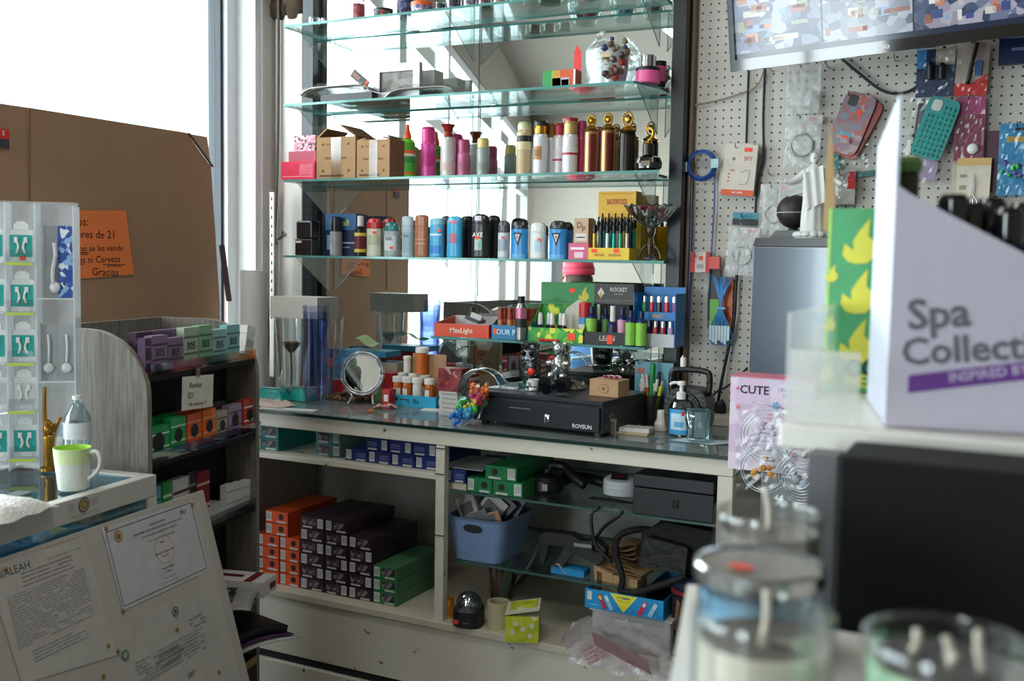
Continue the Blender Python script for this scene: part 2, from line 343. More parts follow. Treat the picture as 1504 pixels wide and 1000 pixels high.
# ---------------------------------------------------------------- cardboard over the window
def cx(px, py): p = onX(px, py, -2.735); return (p.y, p.z)
CARD = M('A07E62', .85, 0, .05, .1, 8)
def sheet_x(poly, x, th, mat, b=None, side=None):     # a board in the y,z plane
    b = b or MB(); n = len(poly)
    vs = [(x, y, z) for y, z in poly]+[(x-th, y, z) for y, z in poly]
    b.add(vs, [tuple(range(n)), tuple(range(2*n-1, n-1, -1))], mat); b.add(vs, [(i, n+i, n+(i+1) % n, (i+1) % n) for i in range(n)], side or mat); return b
a_, b_, c_, d_ = cx(42, 158), cx(305, 200), cx(312, 300), cx(323, 450)
z0 = .965
t = T('cardboard_sheet', 'large brown cardboard sheet covering lower part of the bright window', 'cardboard', (0, 0, 0))
e_ = cx(-60, 143)
sheet_x([(e_[0], z0), (a_[0], z0), a_, e_], -2.738, .006, CARD).build('side_flap', t)
sheet_x([(a_[0]+.004, z0), (d_[0], z0), d_, cx(310, 245), cx(274, 195), a_], -2.735, .006, CARD).build('main_panel', t)
PUR = M('4A3038', .7)
p, q = cx(274, 195), cx(310, 245); sheet_x([p, (p[0]+.012, p[1]), (q[0]+.012, q[1]), q], -2.73, .004, PUR).build('corner_crease', t, label='dark crease across the torn corner')
p, q = cx(314, 360), cx(325, 442); sheet_x([p, (p[0]+.02, p[1]), (q[0]+.02, q[1]), q], -2.70, .01, PUR).build('torn_edge', t, label='dark curled torn edge')
p, q = cx(42, 160), cx(42, 440); sheet_x([p, (p[0]+.006, p[1]), (q[0]+.006, q[1]), q], -2.733, .002, M('80604C', .8)).build('fold_seam', t)
sheet_x([cx(276, 196), cx(306, 201), cx(311, 238)], -2.741, .004, M('B08C70', .85)).build('corner_flap', t)
# orange handwritten sign on the cardboard: local frame x = along +Y
def plate(px, py, X): return onX(px, py, X)
sg0, sg1, sg2, sg3 = cx(108, 309), cx(183, 309), cx(195, 403), cx(108, 410)
b = MB(); sheet_x([sg3, sg2, sg1, sg0], -2.729, .0005, M('F08040', .7, 0, .03), b)
sw = sg1[0]-sg0[0]; sh = sg0[1]-sg3[1]
b.X = Matrix.Translation((-2.7285, sg0[0], sg3[1])) @ Matrix.Rotation(math.radians(90), 4, 'Z')
HB = M('2A1A14', .8)
for st, u, v, sz, ro in (('os:', .14, .84, .17, 0), ('ores de 21', .40, .66, .16, .02), ('no se les vende', .50, .46, .125, .03), ('os ni Cerveza', .46, .29, .135, .03), ('Gracias', .57, .10, .16, -.03)):
    b.text(st, (u*sw, v*sh), sz*sh*1.05, HB, e=.0004, bold=False, rot=ro)
for u0, u1, v in ((.05, .25, .385), (.07, .23, .36), (.52, .97, .215), (.6, .9, .19), (.02, .16, .215)): b.rect(u0*sw, v*sh, u1*sw, v*sh+.0025, HB, .0004)
b.X = None
b.build('handwritten_sign', label='orange paper with black handwriting taped on the cardboard', cat='sign')
b = MB(); p = cx(5, 190); q = cx(5, 218); k = cx(12, 200)
hw = .02
sheet_x([(p[0]-.03, q[1]), (k[0], q[1]), (k[0], p[1]), (p[0]-.03, p[1])], -2.73, .0005, M('3A3A46', .6), b)
sheet_x([(p[0]-.03, (p[1]+q[1])/2), (k[0], (p[1]+q[1])/2), (k[0], p[1]), (p[0]-.03, p[1])], -2.7294, .0004, RED, b)
b.X = Matrix.Translation((-2.7290, p[0]-.005, p[1]-.012)) @ Matrix.Rotation(math.radians(90), 4, 'Z'); b.text('S', (0, 0), .02, WHITE)
b.X = None; b.build('round_sticker', label='small red and dark sticker high on the cardboard flap', cat='sticker')
# ---------------------------------------------------------------- mirror wall and glass shelving
MIR = bpy.data.materials.new('mirror_silver'); MIR.use_nodes = True
_b = MIR.node_tree.nodes['Principled BSDF']; _b.inputs['Metallic'].default_value = 1; _b.inputs['Roughness'].default_value = .0
_b.inputs['Base Color'].default_value = (.86, .90, .89, 1)
xl, xm, xr = onY(458, 300, WY).x, onY(701, 300, WY).x, onY(988, 300, WY).x
MT = math.radians(1.3); xcn = (xl+xr)/2     # the mirror hangs a touch out of true with the wall
def my(x): return WY-.004+(x-xcn)*math.tan(MT)
for i, (a, c) in enumerate(((xl, xm), (xm+.003, xr))):
    b = MB(); vs = [(a, my(a)+.001, .957), (c, my(c)+.001, .957), (c, my(c)+.007, .957), (a, my(a)+.007, .957)]; vs += [(v[0], v[1], 2.95) for v in vs]
    b.add(vs, [(0, 3, 2, 1), (4, 5, 6, 7), (0, 1, 5, 4), (1, 2, 6, 5), (2, 3, 7, 6), (3, 0, 4, 7)], M('5C7A74', .3)); b.quad([(a, my(a), .957), (c, my(c), .957), (c, my(c), 2.95), (a, my(a), 2.95)], MIR)
    b.build('wall_mirror', label='tall mirror pane %s the shelves' % ('nearest the window behind' if i == 0 else 'nearest the pegboard behind'), cat='mirror', group='mirror panes behind the shelves')
PB = M('10141C', .3, 0, .05, 0, 30, 0, .15)
b = MB(); a, c = onY(445.5, 300, 3.14).x, onY(460, 300, 3.14).x; b.box((a, 3.135, .96), (c, 3.165, 2.95), PB)
for i in range(60): b.quad([((a+c)/2-.003, 3.1345, 1.05+i*.032), ((a+c)/2+.003, 3.1345, 1.05+i*.032), ((a+c)/2+.003, 3.1345, 1.062+i*.032), ((a+c)/2-.003, 3.1345, 1.062+i*.032)], M('2A2E34', .4))
b.build('slotted_post', label='narrow black slotted metal post beside the chipped white board', cat='post')
b = MB(); a, c = onY(986, 300, 3.16).x, onY(1007, 300, 3.16).x; b.box((a, 3.12, .96), (c, 3.2, 2.95), PB)
b.build('black_post', label='wide glossy black post between the mirror and the pegboard', cat='post', bev=.003)
b = MB(); a2, c2 = c+.001, onY(1015, 300, 3.18).x; b.box((a2+.001, 3.165, .96), (c2, 3.2, 2.95), WOOD('6E5C48', '8E7C66', 60, 60, 3)); b.build('wooden_strip', label='thin raw wooden strip along the edge of the pegboard', cat='strip')
EDG = M('5E9690', .15, .1, .05, 0, 30, .0); EDGD = M('3E5C58', .2); EDG2 = G('7FC4BC', .25, .1, 1, 'green_glass_edge')
GLS = G('EEF8F6', .06, .01, .9, 'shelf_glass'); BRG = G('F6FBFA', .03, .01, .5, 'bracket_glass')
def glass_slab(name, poly, z0, z1, label, cat, group=None, edge=EDG, gl=GLS, parent=None):
    b = MB(); n = len(poly); vs = [(x, y, z0) for x, y in poly]+[(x, y, z1) for x, y in poly]
    b.add(vs, [tuple(range(n))[::-1], tuple(range(n, 2*n))], gl); b.add(vs, [(i, (i+1) % n, n+(i+1) % n, n+i) for i in range(n)], edge)
    return b.build(name, parent, label=label, cat=cat, group=group)
names = ['', 'lowest and short', 'second from the bottom', 'middle', 'second from the top', 'topmost']
for i in range(1, 6):
    z = ZS[i]; pl = 633 if i == 1 else 416
    py = {1: 490, 2: 376, 3: 265, 4: 157, 5: 45}[i]
    x0 = onY(pl, py, SF).x; x1 = onY({1: 948, 2: 975, 3: 968, 4: 930, 5: 928}[i], py, SF).x; x2 = xr-.01
    glass_slab('glass_shelf', [(x0, SF), (x1, SF), (x2, SF+.13), (x2, WY-.032), (x0, WY-.032)], z-.008, z, 'green-edged glass shelf on the mirror, %s of the five' % names[i], 'shelf')
    for k, bx_ in enumerate((onY(468, 200, 3.1).x, xm-.006, xr-.05)):
        if i == 1 and k == 0: continue
        b = MB(); poly = [(SF+.02, z-.0085), (WY-.032, z-.0085), (WY-.032, z-.135)]
        vs = [(bx_, y, zz) for y, zz in poly]+[(bx_+.003, y, zz) for y, zz in poly]
        b.add(vs, [(0, 2, 1), (3, 4, 5)], BRG); b.add(vs, [(0, 1, 4, 3), (1, 2, 5, 4), (2, 0, 3, 5)], M('4E6E6C', .2))
        b.build('shelf_bracket', label='triangular glass bracket %s under the %s glass shelf' % (['by the slotted post', 'at the mirror seam', 'by the wide black post'][k], names[i].split(' and')[0]), cat='bracket', group='glass shelf brackets')
# ---------------------------------------------------------------- counter cabinet
PW = CHIPPED('D8D2C5', '6B4A36', .635, 17); PI = M('A9A69E', .6, 0, .05)
X0 = -2.42; X1 = onY(1077, 690, CF).x
t = T('counter_cabinet', 'long chipped white counter cabinet with open shelves below the mirror', 'cabinet', ((X0+X1)/2, CF, 0)); ox = (X0+X1)/2
def cb(nm, a, c, mat, label=None): return MB().box((a[0]-ox, a[1]-CF, a[2]), (c[0]-ox, c[1]-CF, c[2]), mat).build(nm, t, label=label, bev=.002)
cb('top_rail', (X0, CF, ZC-.056), (X1, CF+.03, ZC-.013), PW)
cb('back_rail', (X0, WY-.05, ZC-.056), (X1, WY-.005, ZC-.013), PW)
pa, pb_ = onY(638, 790, CF).x, onY(651, 790, CF).x
cb('post', (pa, CF+.002, ZB), (pb_, CF+.03, ZC-.057), PW); cb('post', (onY(1053, 720, CF).x, CF+.002, ZB), (X1, CF+.03, ZC-.057), PW)
cb('back_panel', (X0, 3.17, .15), (X1, 3.185, ZC-.057), PI); cb('end_panel', (X1-.012, CF+.031, ZB), (X1, 3.169, ZC-.057), PI); cb('end_panel', (X0, CF+.031, ZB), (X0+.012, 3.169, ZC-.057), PI)
cb('middle_shelf', (X0+.013, CF+.005, ZM-.018), (pa-.001, 3.165, ZM), PW); cb('bottom_shelf', (X0, CF-.008, ZB-.022), (X1, 3.168, ZB), M('C9C0AE', .5, 0, .07, .05, 5))
cb('kick_panel', (X0, CF+.004, .142), (X1, CF+.02, ZB-.023), PW); cb('base_board', (X0, CF-.004, .0), (X1, CF+.02, .115), PW); cb('toe_gap', (X0, CF+.010, .116), (X1, CF+.02, .141), M('14161C', .6), 'black painted strip above the base board')
b = MB()
for z in (.885, .807, .62): b.box((pa-.001-ox, -.0015, z), (pb_+.001-ox, .0, z+.0025), BLACK)
b.build('shelf_wire', t, label='thin black wires round the post')
xg0, xg1 = pb_+.004, X1-.014
glass_slab('glass_shelf', [(xg0, CF+.035), (xg1, CF+.035), (xg1, 3.165), (xg0, 3.165)], ZG1-.007, ZG1, 'upper glass shelf inside the open cabinet bay holding the cash box', 'shelf', None, EDGD)
glass_slab('glass_shelf', [(xg0, CF+.07), (xg1-.25, CF+.07), (xg1-.25, 3.165), (xg0, 3.165)], ZG2-.007, ZG2, 'lower glass shelf inside the open cabinet bay under the blue basket', 'shelf', None, EDGD)
# glass worktop, in two panes
xj = onZ(560, 612, ZC).x; GT = G('C8D6D2', .20, .01, 1.2, 'worktop_glass', .20); DEDG = M('18302C', .2, .1)
glass_slab('glass_worktop', [(X0, CF-.012), (xj, CF-.012), (xj+.12, WY-.006), (X0, WY-.006)], ZC-.010, ZC, 'glass worktop pane at the window end of the counter', 'worktop', None, DEDG, GT)
glass_slab('glass_worktop', [(xj+.001, CF-.012), (X1+.02, CF-.012), (X1+.02, WY-.006), (xj+.121, WY-.006)], ZC-.010, ZC, 'glass worktop pane under the black cash drawer', 'worktop', None, DEDG, GT)
# ---------------------------------------------------------------- pegboard
def pegmat():
    m = bpy.data.materials.new('pegboard_holes'); m.use_nodes = True; nt = m.node_tree; b = nt.nodes['Principled BSDF']; b.inputs['Roughness'].default_value = .5
    tc = nt.nodes.new('ShaderNodeTexCoord'); v = nt.nodes.new('ShaderNodeVectorMath'); v.operation = 'SCALE'; v.inputs['Scale'].default_value = 1/.0254
    f = nt.nodes.new('ShaderNodeVectorMath'); f.operation = 'FRACTION'; s = nt.nodes.new('ShaderNodeVectorMath'); s.operation = 'SUBTRACT'; s.inputs[1].default_value = (.5, .5, .5)
    k = nt.nodes.new('ShaderNodeVectorMath'); k.operation = 'MULTIPLY'; k.inputs[1].default_value = (1, 0, 1)
    l = nt.nodes.new('ShaderNodeVectorMath'); l.operation = 'LENGTH'; g = nt.nodes.new('ShaderNodeMath'); g.operation = 'GREATER_THAN'; g.inputs[1].default_value = .125
    mx = nt.nodes.new('ShaderNodeMix'); mx.data_type = 'RGBA'; mx.inputs[6].default_value = (*srgb('1E1C1A'), 1); mx.inputs[7].default_value = (*srgb('CFCAC2'), 1)
    for a, c in ((tc.outputs['Object'], v.inputs[0]), (v.outputs[0], f.inputs[0]), (f.outputs[0], s.inputs[0]), (s.outputs[0], k.inputs[0]), (k.outputs[0], l.inputs[0]), (l.outputs['Value'], g.inputs[0]), (g.outputs[0], mx.inputs[0]), (mx.outputs[2], b.inputs['Base Color'])): nt.links.new(a, c)
    return m
px0 = c2+.001
MB().box((0, .0005, 0), (1.35, .006, 2.0), M('7A6248', .8)).quad([(0, 0, 0), (1.35, 0, 0), (1.35, 0, 2.0), (0, 0, 2.0)], pegmat()).build('pegboard', None, (px0, WY, .93), label='white perforated pegboard covering the wall beside the mirror', cat='pegboard')
MB().box((onY(1035, 612, 3.15).x, 3.09, ZC+.0005), (X1+.4, 3.19, ZC+.03), M('C8C0B0', .6)).build('wall_ledge', label='beige wooden ledge at the foot of the pegboard', cat='ledge', bev=.002)
# ---------------------------------------------------------------- helpers for turned local frames
class FRAME:
    """a local frame: origin o (world), turned rz about z, tilted tx about its own x"""
    def __init__(s, o, rz, tx=0):
        s.o = Vector(o); s.rz = rz; s.tx = tx; s.m = Matrix.Translation(s.o) @ Matrix.Rotation(rz, 4, 'Z') @ Matrix.Rotation(tx, 4, 'X'); s.i = s.m.inverted()
    def hit(s, px, py, y=0):                       # local (x, z) where the ray meets local plane y
        d = ray(px, py); c = s.i @ CAMP; dd = s.i.to_3x3() @ d; t = (y-c.y)/dd.y; p = c+dd*t; return p.x, p.z
    def eul(s): return s.m.to_euler()
def frame_thing(fr, name, label, cat, x, y, z, group=None):
    t = T(name, label, cat, fr.m @ Vector((x, y, z)), 0, group); t.rotation_euler = fr.eul(); return t
# ---------------------------------------------------------------- grey wood tobacco rack
Q1 = Vector((-1.90, 1.82, 0)); Q2 = Vector((-2.02, 2.37, 0)); QL = (Q2-Q1).length
FU = FRAME(Q1, math.atan2(Q2.y-Q1.y, Q2.x-Q1.x))
GW = WOOD('5E574F', '8C857C', 55, 55, 3.5); BLK = M('0E0E11', .7)
UT = 1.262; UD = .33
t = T('tobacco_rack', 'tall grey wood-grain shelf rack of cigarettes with rounded top corners', 'rack', Q1, FU.rz)
def side_prof():
    p = [(UD, 0), (0, 0), (0, 1.10)]
    for i in range(9): a = math.radians(90*i/8); p.append((.17-.17*math.cos(a), 1.10+(UT-1.10)*math.sin(a)))
    return p+[(UD, UT)]
for x0 in (0, QL-.018):
    b = MB(); pr_ = side_prof(); n = len(pr_)
    vs = [(x0, y, z) for y, z in pr_]+[(x0+.018, y, z) for y, z in pr_]
    b.add(vs, [tuple(range(n)), tuple(range(2*n-1, n-1, -1))], GW); b.add(vs, [(i, n+i, n+(i+1) % n, (i+1) % n) for i in range(n)], WOOD('77706A', '9C958B', 55, 55, 3.5)); b.build('side_panel', t)
MB().box((.0185, UD-.012, 0), (QL-.0185, UD, UT), GW).build('back_panel', t)
SHZ = (1.156, .937, .713, .49, .25)
for i, z in enumerate(SHZ):
    MB().box((.0185, .004, z-.02), (QL-.0185, UD-.0125, z), BLK).build('shelf', t, label='black shelf board')
    if i < 4: MB().box((.0185, .10, z-.205), (QL-.0185, .104, z-.021), BLK).build('shelf_backing', t, label='black backing below the shelf')
    if i < 3: MB().box((.02, 0, z-.006), (QL-.02, .0025, z+.022), G('E8ECEE', .12, .05, 1, 'clear_strip')).build('front_lip', t, label='clear plastic strip along the shelf front')
MB().box((.0185, .0, .225), (QL-.0185, .02, .25), WOOD('9C7A52', 'BC9A6C', 3, 60, 60)).build('front_ledge', t, label='pale raw wood ledge')
PCK = {}
def pack(px0, px1, yt, zi, col, band, label, sz=None, y=.012, txt=None, grp='cigarette packs on the tobacco rack', dot=None, tilt=0, h=None):
    z = SHZ[zi]; xa = FU.hit(px0, yt+25, y)[0]; xb = FU.hit(px1, yt+25, y)[0]; xm_ = (xa+xb)/2
    w_ = xb-xa-.002; h = h or FU.hit((px0+px1)/2, yt, y)[1]-z
    t = frame_thing(FU, 'cigarette_pack', label, 'cigarette pack', xm_, y, z+.0005, grp)
    b = MB().box((-w_/2, 0, 0), (w_/2, .022, h*.72), M(col, .35, 0, .08)); b.rect(-w_/2, h*.30, w_/2, h*.36, M(band, .4))
    if dot: b.lathe([(w_*.26, 0), (w_*.26, .0008)], M(dot, .4), 16); 
    if dot:   # stand the dot upright on the front
        n = 16*4; vs = b.v[-n:] if False else None
    if txt: b.text(txt, (0, h*.52), w_*.42, M('2A2830', .5), bold=True)
    b.build('box', t)
    b = MB().box((-w_/2, 0, h*.725), (w_/2, .022, h), M(col, .3, 0, .05)); b.rect(-w_/2, h*.73, w_/2, h*.78, M(band, .4)); b.build('flip_lid', t)
    b = MB(); n = 14
    if dot: b.quad([(w_*.27*math.cos(2*math.pi*k/n), -.0012, h*.5+w_*.27*math.sin(2*math.pi*k/n)) for k in range(n)], M(dot, .4)); b.build('emblem', t, label='dark round emblem')
    return t
names_a = [(213, 222, 497, '4B2D4C', '8B6E92', 'dark purple'), (223, 246, 493, '8A6F8F', '463050', 'mauve'), (247, 269, 496, '7C6A86', '3E3450', 'greyish mauve'), (270, 291, 481, 'A5BBA2', '5A6E58', 'pale sage'), (292, 312, 478, '7FB08A', '4A6A50', 'mid green'), (313, 332, 484, '90BFC2', '4C6E72', 'light teal'), (333, 352, 477, '84C2C6', '4C6E72', 'aqua')]
for i, (a, c, y_, c1, c2_, nm) in enumerate(names_a):
    pack(a, c, y_, 0, c1, c2_, '%s cigarette pack in the front row of the rack top shelf' % nm, txt='305', sz=1)
for i, (a, c, c1, nm) in enumerate(((200, 224, '3F2540', 'plum'), (226, 252, '5A3A5E', 'violet'), (254, 278, '6B4A70', 'lilac-grey'), (280, 304, '6E8F70', 'olive'))):
    pack(a, c, 487-i*3, 0, c1, 'C8B8C8', '%s cigarette pack behind the front row on the rack top shelf' % nm, y=.05, h=.098)
tt = frame_thing(FU, 'cigarette_pack', 'white cigarette pack tilted at the end of the rack top shelf', 'cigarette pack', FU.hit(365, 515, .02)[0], .02, SHZ[0]+.004)
tt.rotation_euler = (FU.m @ Matrix.Rotation(math.radians(14), 4, 'Y')).to_euler()
MB().box((-.025, 0, 0), (.025, .022, .06), WHITE).rect(-.02, .02, .02, .045, M('B8B4AE')).build('box', tt); MB().box((-.025, 0, .061), (.025, .022, .085), WHITE).build('flip_lid', tt)
for a, c, y_, c1, c2_, nm in ((216, 249, 627, '1E9A55', 'DDE8DD', 'lowest green'), (251, 273, 613, '24A55C', 'BFE0C8', 'taller green'), (275, 296, 607, 'E8632A', 'F0A070', 'orange'), (298, 317, 601, 'F07A2E', 'F4B080', 'brighter orange'), (319, 334, 604, 'B8A898', '5A4A44', 'beige'), (336, 355, 594, '9A8AA4', '5E4E6A', 'purple-grey'), (358, 375, 586, 'C8403A', 'F0F0EE', 'red and white')):
    pack(a, c, y_, 1, c1, c2_, '%s cigarette pack in the front row of the rack second shelf' % nm, dot='1C1C22')
for i, (a, c, y_, c1, nm) in enumerate(((214, 236, 612, '167A44', 'deep green'), (238, 262, 606, '1C8A4A', 'emerald'), (262, 284, 598, 'D8551F', 'burnt orange'), (286, 308, 594, 'D8551F', 'rust orange'), (312, 332, 590, '4E4450', 'charcoal'))):
    pack(a, c, y_, 1, c1, 'C8B8C8', '%s cigarette pack behind the front row on the rack second shelf' % nm, y=.05, h=.095)
for a, c, y_, c1, c2_, nm in ((228, 237, 714, '6FA8C8', '2F7A4A', 'blue and green'), (239, 252, 708, '3F9A58', 'D8E8D8', 'leaf green'), (254, 279, 702, 'D5D2CE', '5A3A3A', 'wide white'), (276, 288, 692, '3A3036', '8A8A8A', 'black'), (289, 308, 692, '8E2430', 'D8B0B0', 'dark red')):
    pack(a, c, y_, 2, c1, c2_, '%s cigarette pack on the rack third shelf' % nm, y=.03)
for i in range(4):
    pack(333+i*12, 344+i*12, 712-i*3, 2, 'E2E0DC', 'B0ACA8', 'white cigarette pack on the rack third shelf, %s from the clear tray' % ORD[i], y=.02)
t = frame_thing(FU, 'pack_tray', 'clear plastic tray dividers in front on the rack third shelf', 'tray', FU.hit(318, 770, .008)[0], .008, SHZ[2]+.001)
b = MB(); b.box((-.06, 0, 0), (.06, .07, .003), FR('D8DAD6', .7)); b.build('tray_floor', t)
for k in range(4): MB().box((-.06+k*.039, 0, .0035), (-.057+k*.039, .07, .04), FR('E4E6E2', .6)).build('divider', t)
# note on the rack
n0 = FU.hit(267, 553, -.004); n1 = FU.hit(313, 596, -.004); w_ = n1[0]-n0[0]; h_ = .088
t = frame_thing(FU, 'paper_note', 'small white handwritten note hanging under the rack top shelf', 'note', (n0[0]+n1[0])/2, -.003, 1.156-.025-h_)
t.rotation_euler = (FU.m @ Matrix.Rotation(math.radians(3), 4, 'Y')).to_euler()
b = MB().box((-w_/2, 0, 0), (w_/2, .0006, h_), M('E4E0D4', .7)); 
for st, x, z, s_ in (('Revisar', -.08, .72, .24), ('ID!', -.24, .42, .26), ('No menores 21', 0, .16, .155)): b.text(st, (x*w_, z*h_), s_*h_, INK, bold=False)
b.build('note_card', t); MB().box((-.012, -.0015, h_-.004), (.006, -.0005, h_+.02), G('F0F0E8', .15, .2, 1, 'tape')).build('tape', t)
# things on the low shelves of the rack
_p = onZ(396, 872, .4905); _q = FU.m @ Vector((QL-.16, .14, .49)); _d = _q-_p
t = T('cigarette_carton', 'white and maroon cigarette carton sticking out of the rack towards the counter', 'carton', (_p.x, _p.y, .4905), math.atan2(_d.y, _d.x)-math.pi/2)
b = MB(); b.box((-.045, 0, 0), (.045, .26, .045), M('DEDAD6', .4)); b.rect(-.04, .008, -.008, .038, LABEL); b.rect(0, .012, .038, .03, M('6E1A22'))
b.X = Matrix.Translation((0, 0, .0455)); b.quad([(-.045, .035, 0), (.045, .035, 0), (.045, .06, 0), (-.045, .06, 0)], M('7A1A24', .4)); b.quad([(-.01, .08, 0), (.012, .08, 0), (.012, .2, 0), (-.01, .2, 0)], M('5A1A20')); b.X = None
b.box((.0452, .03, 0), (.0458, .06, .045), M('7A1A24', .4)); b.build('carton_box', t)
for nm, lb, ct, z, col, dx, dy, ang, sc_ in (('magazine', 'glossy magazine with a dark picture lying on the rack', 'magazine', .5, '9C9894', -.30, -.03, 20, .8), ('grey_pouch', 'grey plastic pouch under the magazine on the rack', 'pouch',   .47, '6E7480', -.28, -.02, -12, .7)):
    o = MB(); o.sheet(lambda u, v: ((u-.5)*.2*sc_, (v-.5)*.26*sc_, .012*math.sin(u*3.1)+.004*math.sin(v*9)), 8, 8, M(col, .3)); 
    if nm == 'magazine': o.sheet(lambda u, v: ((u-.5)*.1, (v-.4)*.13, .0135+.012*math.sin((u*.5+.25)*3.1)), 4, 4, BLOBS(['2A2A2C', '5C5A58', '8C8884', '1A1A1A'], 60))
    p = FU.m @ Vector((QL+dx, dy, z+.008 if nm == 'magazine' else .4915)); o.build(nm, None, p, FU.rz+math.radians(ang), label=lb, cat=ct, thick=.002)
pz = .262
for nm, lb, ct, a, z, s_ in (('paper_sheets', 'white paper sheets curling out of the rack bottom shelf', 'paper', 'C8C6C4', .345, 1.1), ('purple_folder', 'purple folder on top of the curling paper sheets', 'folder', '4E2458', .356, .98), ('black_pouch', 'black soft pouch on top of the purple folder', 'pouch', '141418', .374, .86)):
    o = MB(); o.sheet(lambda u, v: ((u-.5)*.26*s_, (v-.5)*.2*s_, .02*math.sin(u*3.0)), 8, 6, M(a, .6))
    p = FU.m @ Vector((QL-.17, -.02, z)); o.build(nm, None, p, FU.rz+math.radians(-25), label=lb, cat=ct, thick=.003 if nm != 'black_pouch' else .02)
p = FU.m @ Vector((QL-.16, .05, .252)); b = MB(); b.box((-.11, 0, 0), (.11, .004, .09), M('B8B4AC', .5)); b.box((-.11, .15, 0), (.11, .154, .09), M('B8B4AC', .5)); b.box((-.11, .004, 0), (-.106, .15, .09), M('B8B4AC', .5)); b.box((.106, .004, 0), (.11, .15, .09), M('B8B4AC', .5)); b.box((-.106, .004, 0), (.106, .15, .004), M('B8B4AC', .5))
for i in range(8):
    for j in range(3): b.rect(-.1+i*.026, .015+j*.025, -.085+i*.026, .032+j*.025, M('2E2A28'))
b.build('perforated_basket', None, p, FU.rz, label='small off-white perforated basket on the rack bottom shelf', cat='basket')
# ---------------------------------------------------------------- low glass showcase at the window side
K = Vector((-1.81, 1.76, 0)); FCS = FRAME(K, math.atan2(.99, -.144)); KZ = .93; KL = 1.25; KD = .40
t = T('glass_showcase', 'low white-framed glass showcase with a round seal sticker on its rim', 'showcase', K, FCS.rz)
RIM = CHIPPED('C9C6C0', '9A9288', .66, 12)
MB().box((-KL, 0, KZ-.05), (0, .03, KZ), RIM).build('front_rim', t, bev=.002); MB().box((-KL, KD-.03, KZ-.05), (0, KD, KZ), RIM).build('back_rim', t, bev=.002)
MB().box((-.03, .031, KZ-.05), (0, KD-.031, KZ), RIM).build('end_rim', t, bev=.002); MB().box((-KL, .031, KZ-.05), (-KL+.03, KD-.031, KZ), RIM).build('end_rim', t, bev=.002)
MB().box((-KL+.031, .031, KZ-.012), (-.031, KD-.031, KZ-.004), G('B4D2DA', .14, .02, 1.2, 'case_glass')).build('top_glass', t)
MB().box((-KL+.03, .006, .32), (-.031, .011, KZ-.051), G('C8E0E8', .10, .02, 1, 'case_glass2')).build('front_glass', t)
for x, y in ((-.03, 0), (-.03, KD-.03), (-KL, 0), (-KL, KD-.03)): MB().box((x, y, 0), (x+.03, y+.03, KZ-.051), RIM).build('corner_post', t)
MB().box((-KL+.031, .031, .28), (-.031, KD-.031, .31), M('BFC4C4', .6)).build('case_floor', t); MB().box((-KL+.031, KD-.02, .31), (-.031, KD-.012, KZ-.051), M('B8CCD4', .5)).build('back_board', t)
MB().box((-KL+.031, .012, .70), (-.031, KD-.031, .706), G('C8E8F0', .16, .03, 1, 'case_shelf')).build('inner_shelf', t)
sx, sz = FCS.hit(123, 741, 0); b = MB(); n = 20
for r_, c_, e in ((.0165, '4A6A8A', .0010), (.0135, 'C88A4A', .0014), (.009, '5A8A4A', .0018), (.005, 'D0A860', .0022)): b.quad([(sx+r_*math.cos(2*math.pi*k/n), -e, sz+r_*math.sin(2*math.pi*k/n)) for k in range(n)], M(c_, .5))
for dx in (-.036, .034):
    for k in range(3): b.rect(sx+dx-.010, sz-.006+k*.006, sx+dx+.010, sz-.0045+k*.006, M('8A8480'))
for k in range(1): b.rect(sx-.04, sz-.021, sx+.045, sz-.0195, M('8A8480'))
b.build('seal_sticker', t, label='round blue and gold seal with small print')
for i in range(9):
    x = -.07-i*.052; p = FCS.m @ Vector((x, .06, .3105)); 
    MB().box((-.022, 0, 0), (.022, .08, .36+.0*i), M(['AFC8D8', '8FB4CC', 'C8D8E0'][i % 3], .4)).rect(-.018, .25, .018, .33, M('4E7890')).build('blue_packet', None, p, FCS.rz, label='pale blue packet inside the showcase, %s from its wood-rack end' % ORD[i], cat='packet', group='packets inside the glass showcase')
for i in range(9):
    x = -.07-i*.05; p = FCS.m @ Vector((x, .05, .7065)); c_ = ['9FC0D4', '5A9AC0', 'D8E4EA', '7FB0C8'][i % 4]
    MB().box((-.02, 0, 0), (.02, .09, .09+.02*(i % 3)), M(c_, .35)).rect(-.015, .05, .015, .075, M('2E5E80')).build('blue_box', None, p, FCS.rz, label='small blue box on the showcase inner shelf, %s from its wood-rack end' % ORD[i], cat='box', group='boxes on the showcase inner shelf')
# ---------------------------------------------------------------- white notice board leaning on the case
n_ = Vector((.99, .144, 0)); LE = math.radians(15.7); LEN = .893; topP = Vector((-1.834, 1.925, .86))+n_*.012
FB = FRAME(Vector((topP.x, topP.y, 0))+n_*(LEN*math.sin(LE)), FCS.rz, -LE)
t = T('notice_board', 'big white foam board of pinned licences leaning on the glass showcase', 'notice board', FB.o, 0); t.rotation_euler = FB.eul()
MB().box((-1.5, .0005, .0), (0, .010, LEN), M('B4AFA7', .7, 0, .03, .05, 5)).build('foam_board', t, bev=.001)
def paper(name, px, mat, lab, par=t, e=.0010):
    pts = [FB.hit(x, y) for x, y in px]; b = MB(); b.quad([(x, -e, z) for x, z in pts], mat); return b, pts
GT1 = M('6A6664', .7); GT2 = M('8A8682', .7)
def bars(b, x0, x1, z0, z1, n, mat=GT2, e=.0016, rag=.25, th=.3):
    dz = (z1-z0)/n
    for i in range(n):
        xx = x0; z = z0+i*dz
        while xx < x1:
            wd = random.uniform(.006, .016)*1.4; 
            if random.random() > .13: b.rect(xx, z, min(xx+wd, x1), z+dz*th, mat, e)
            xx += wd+.0022
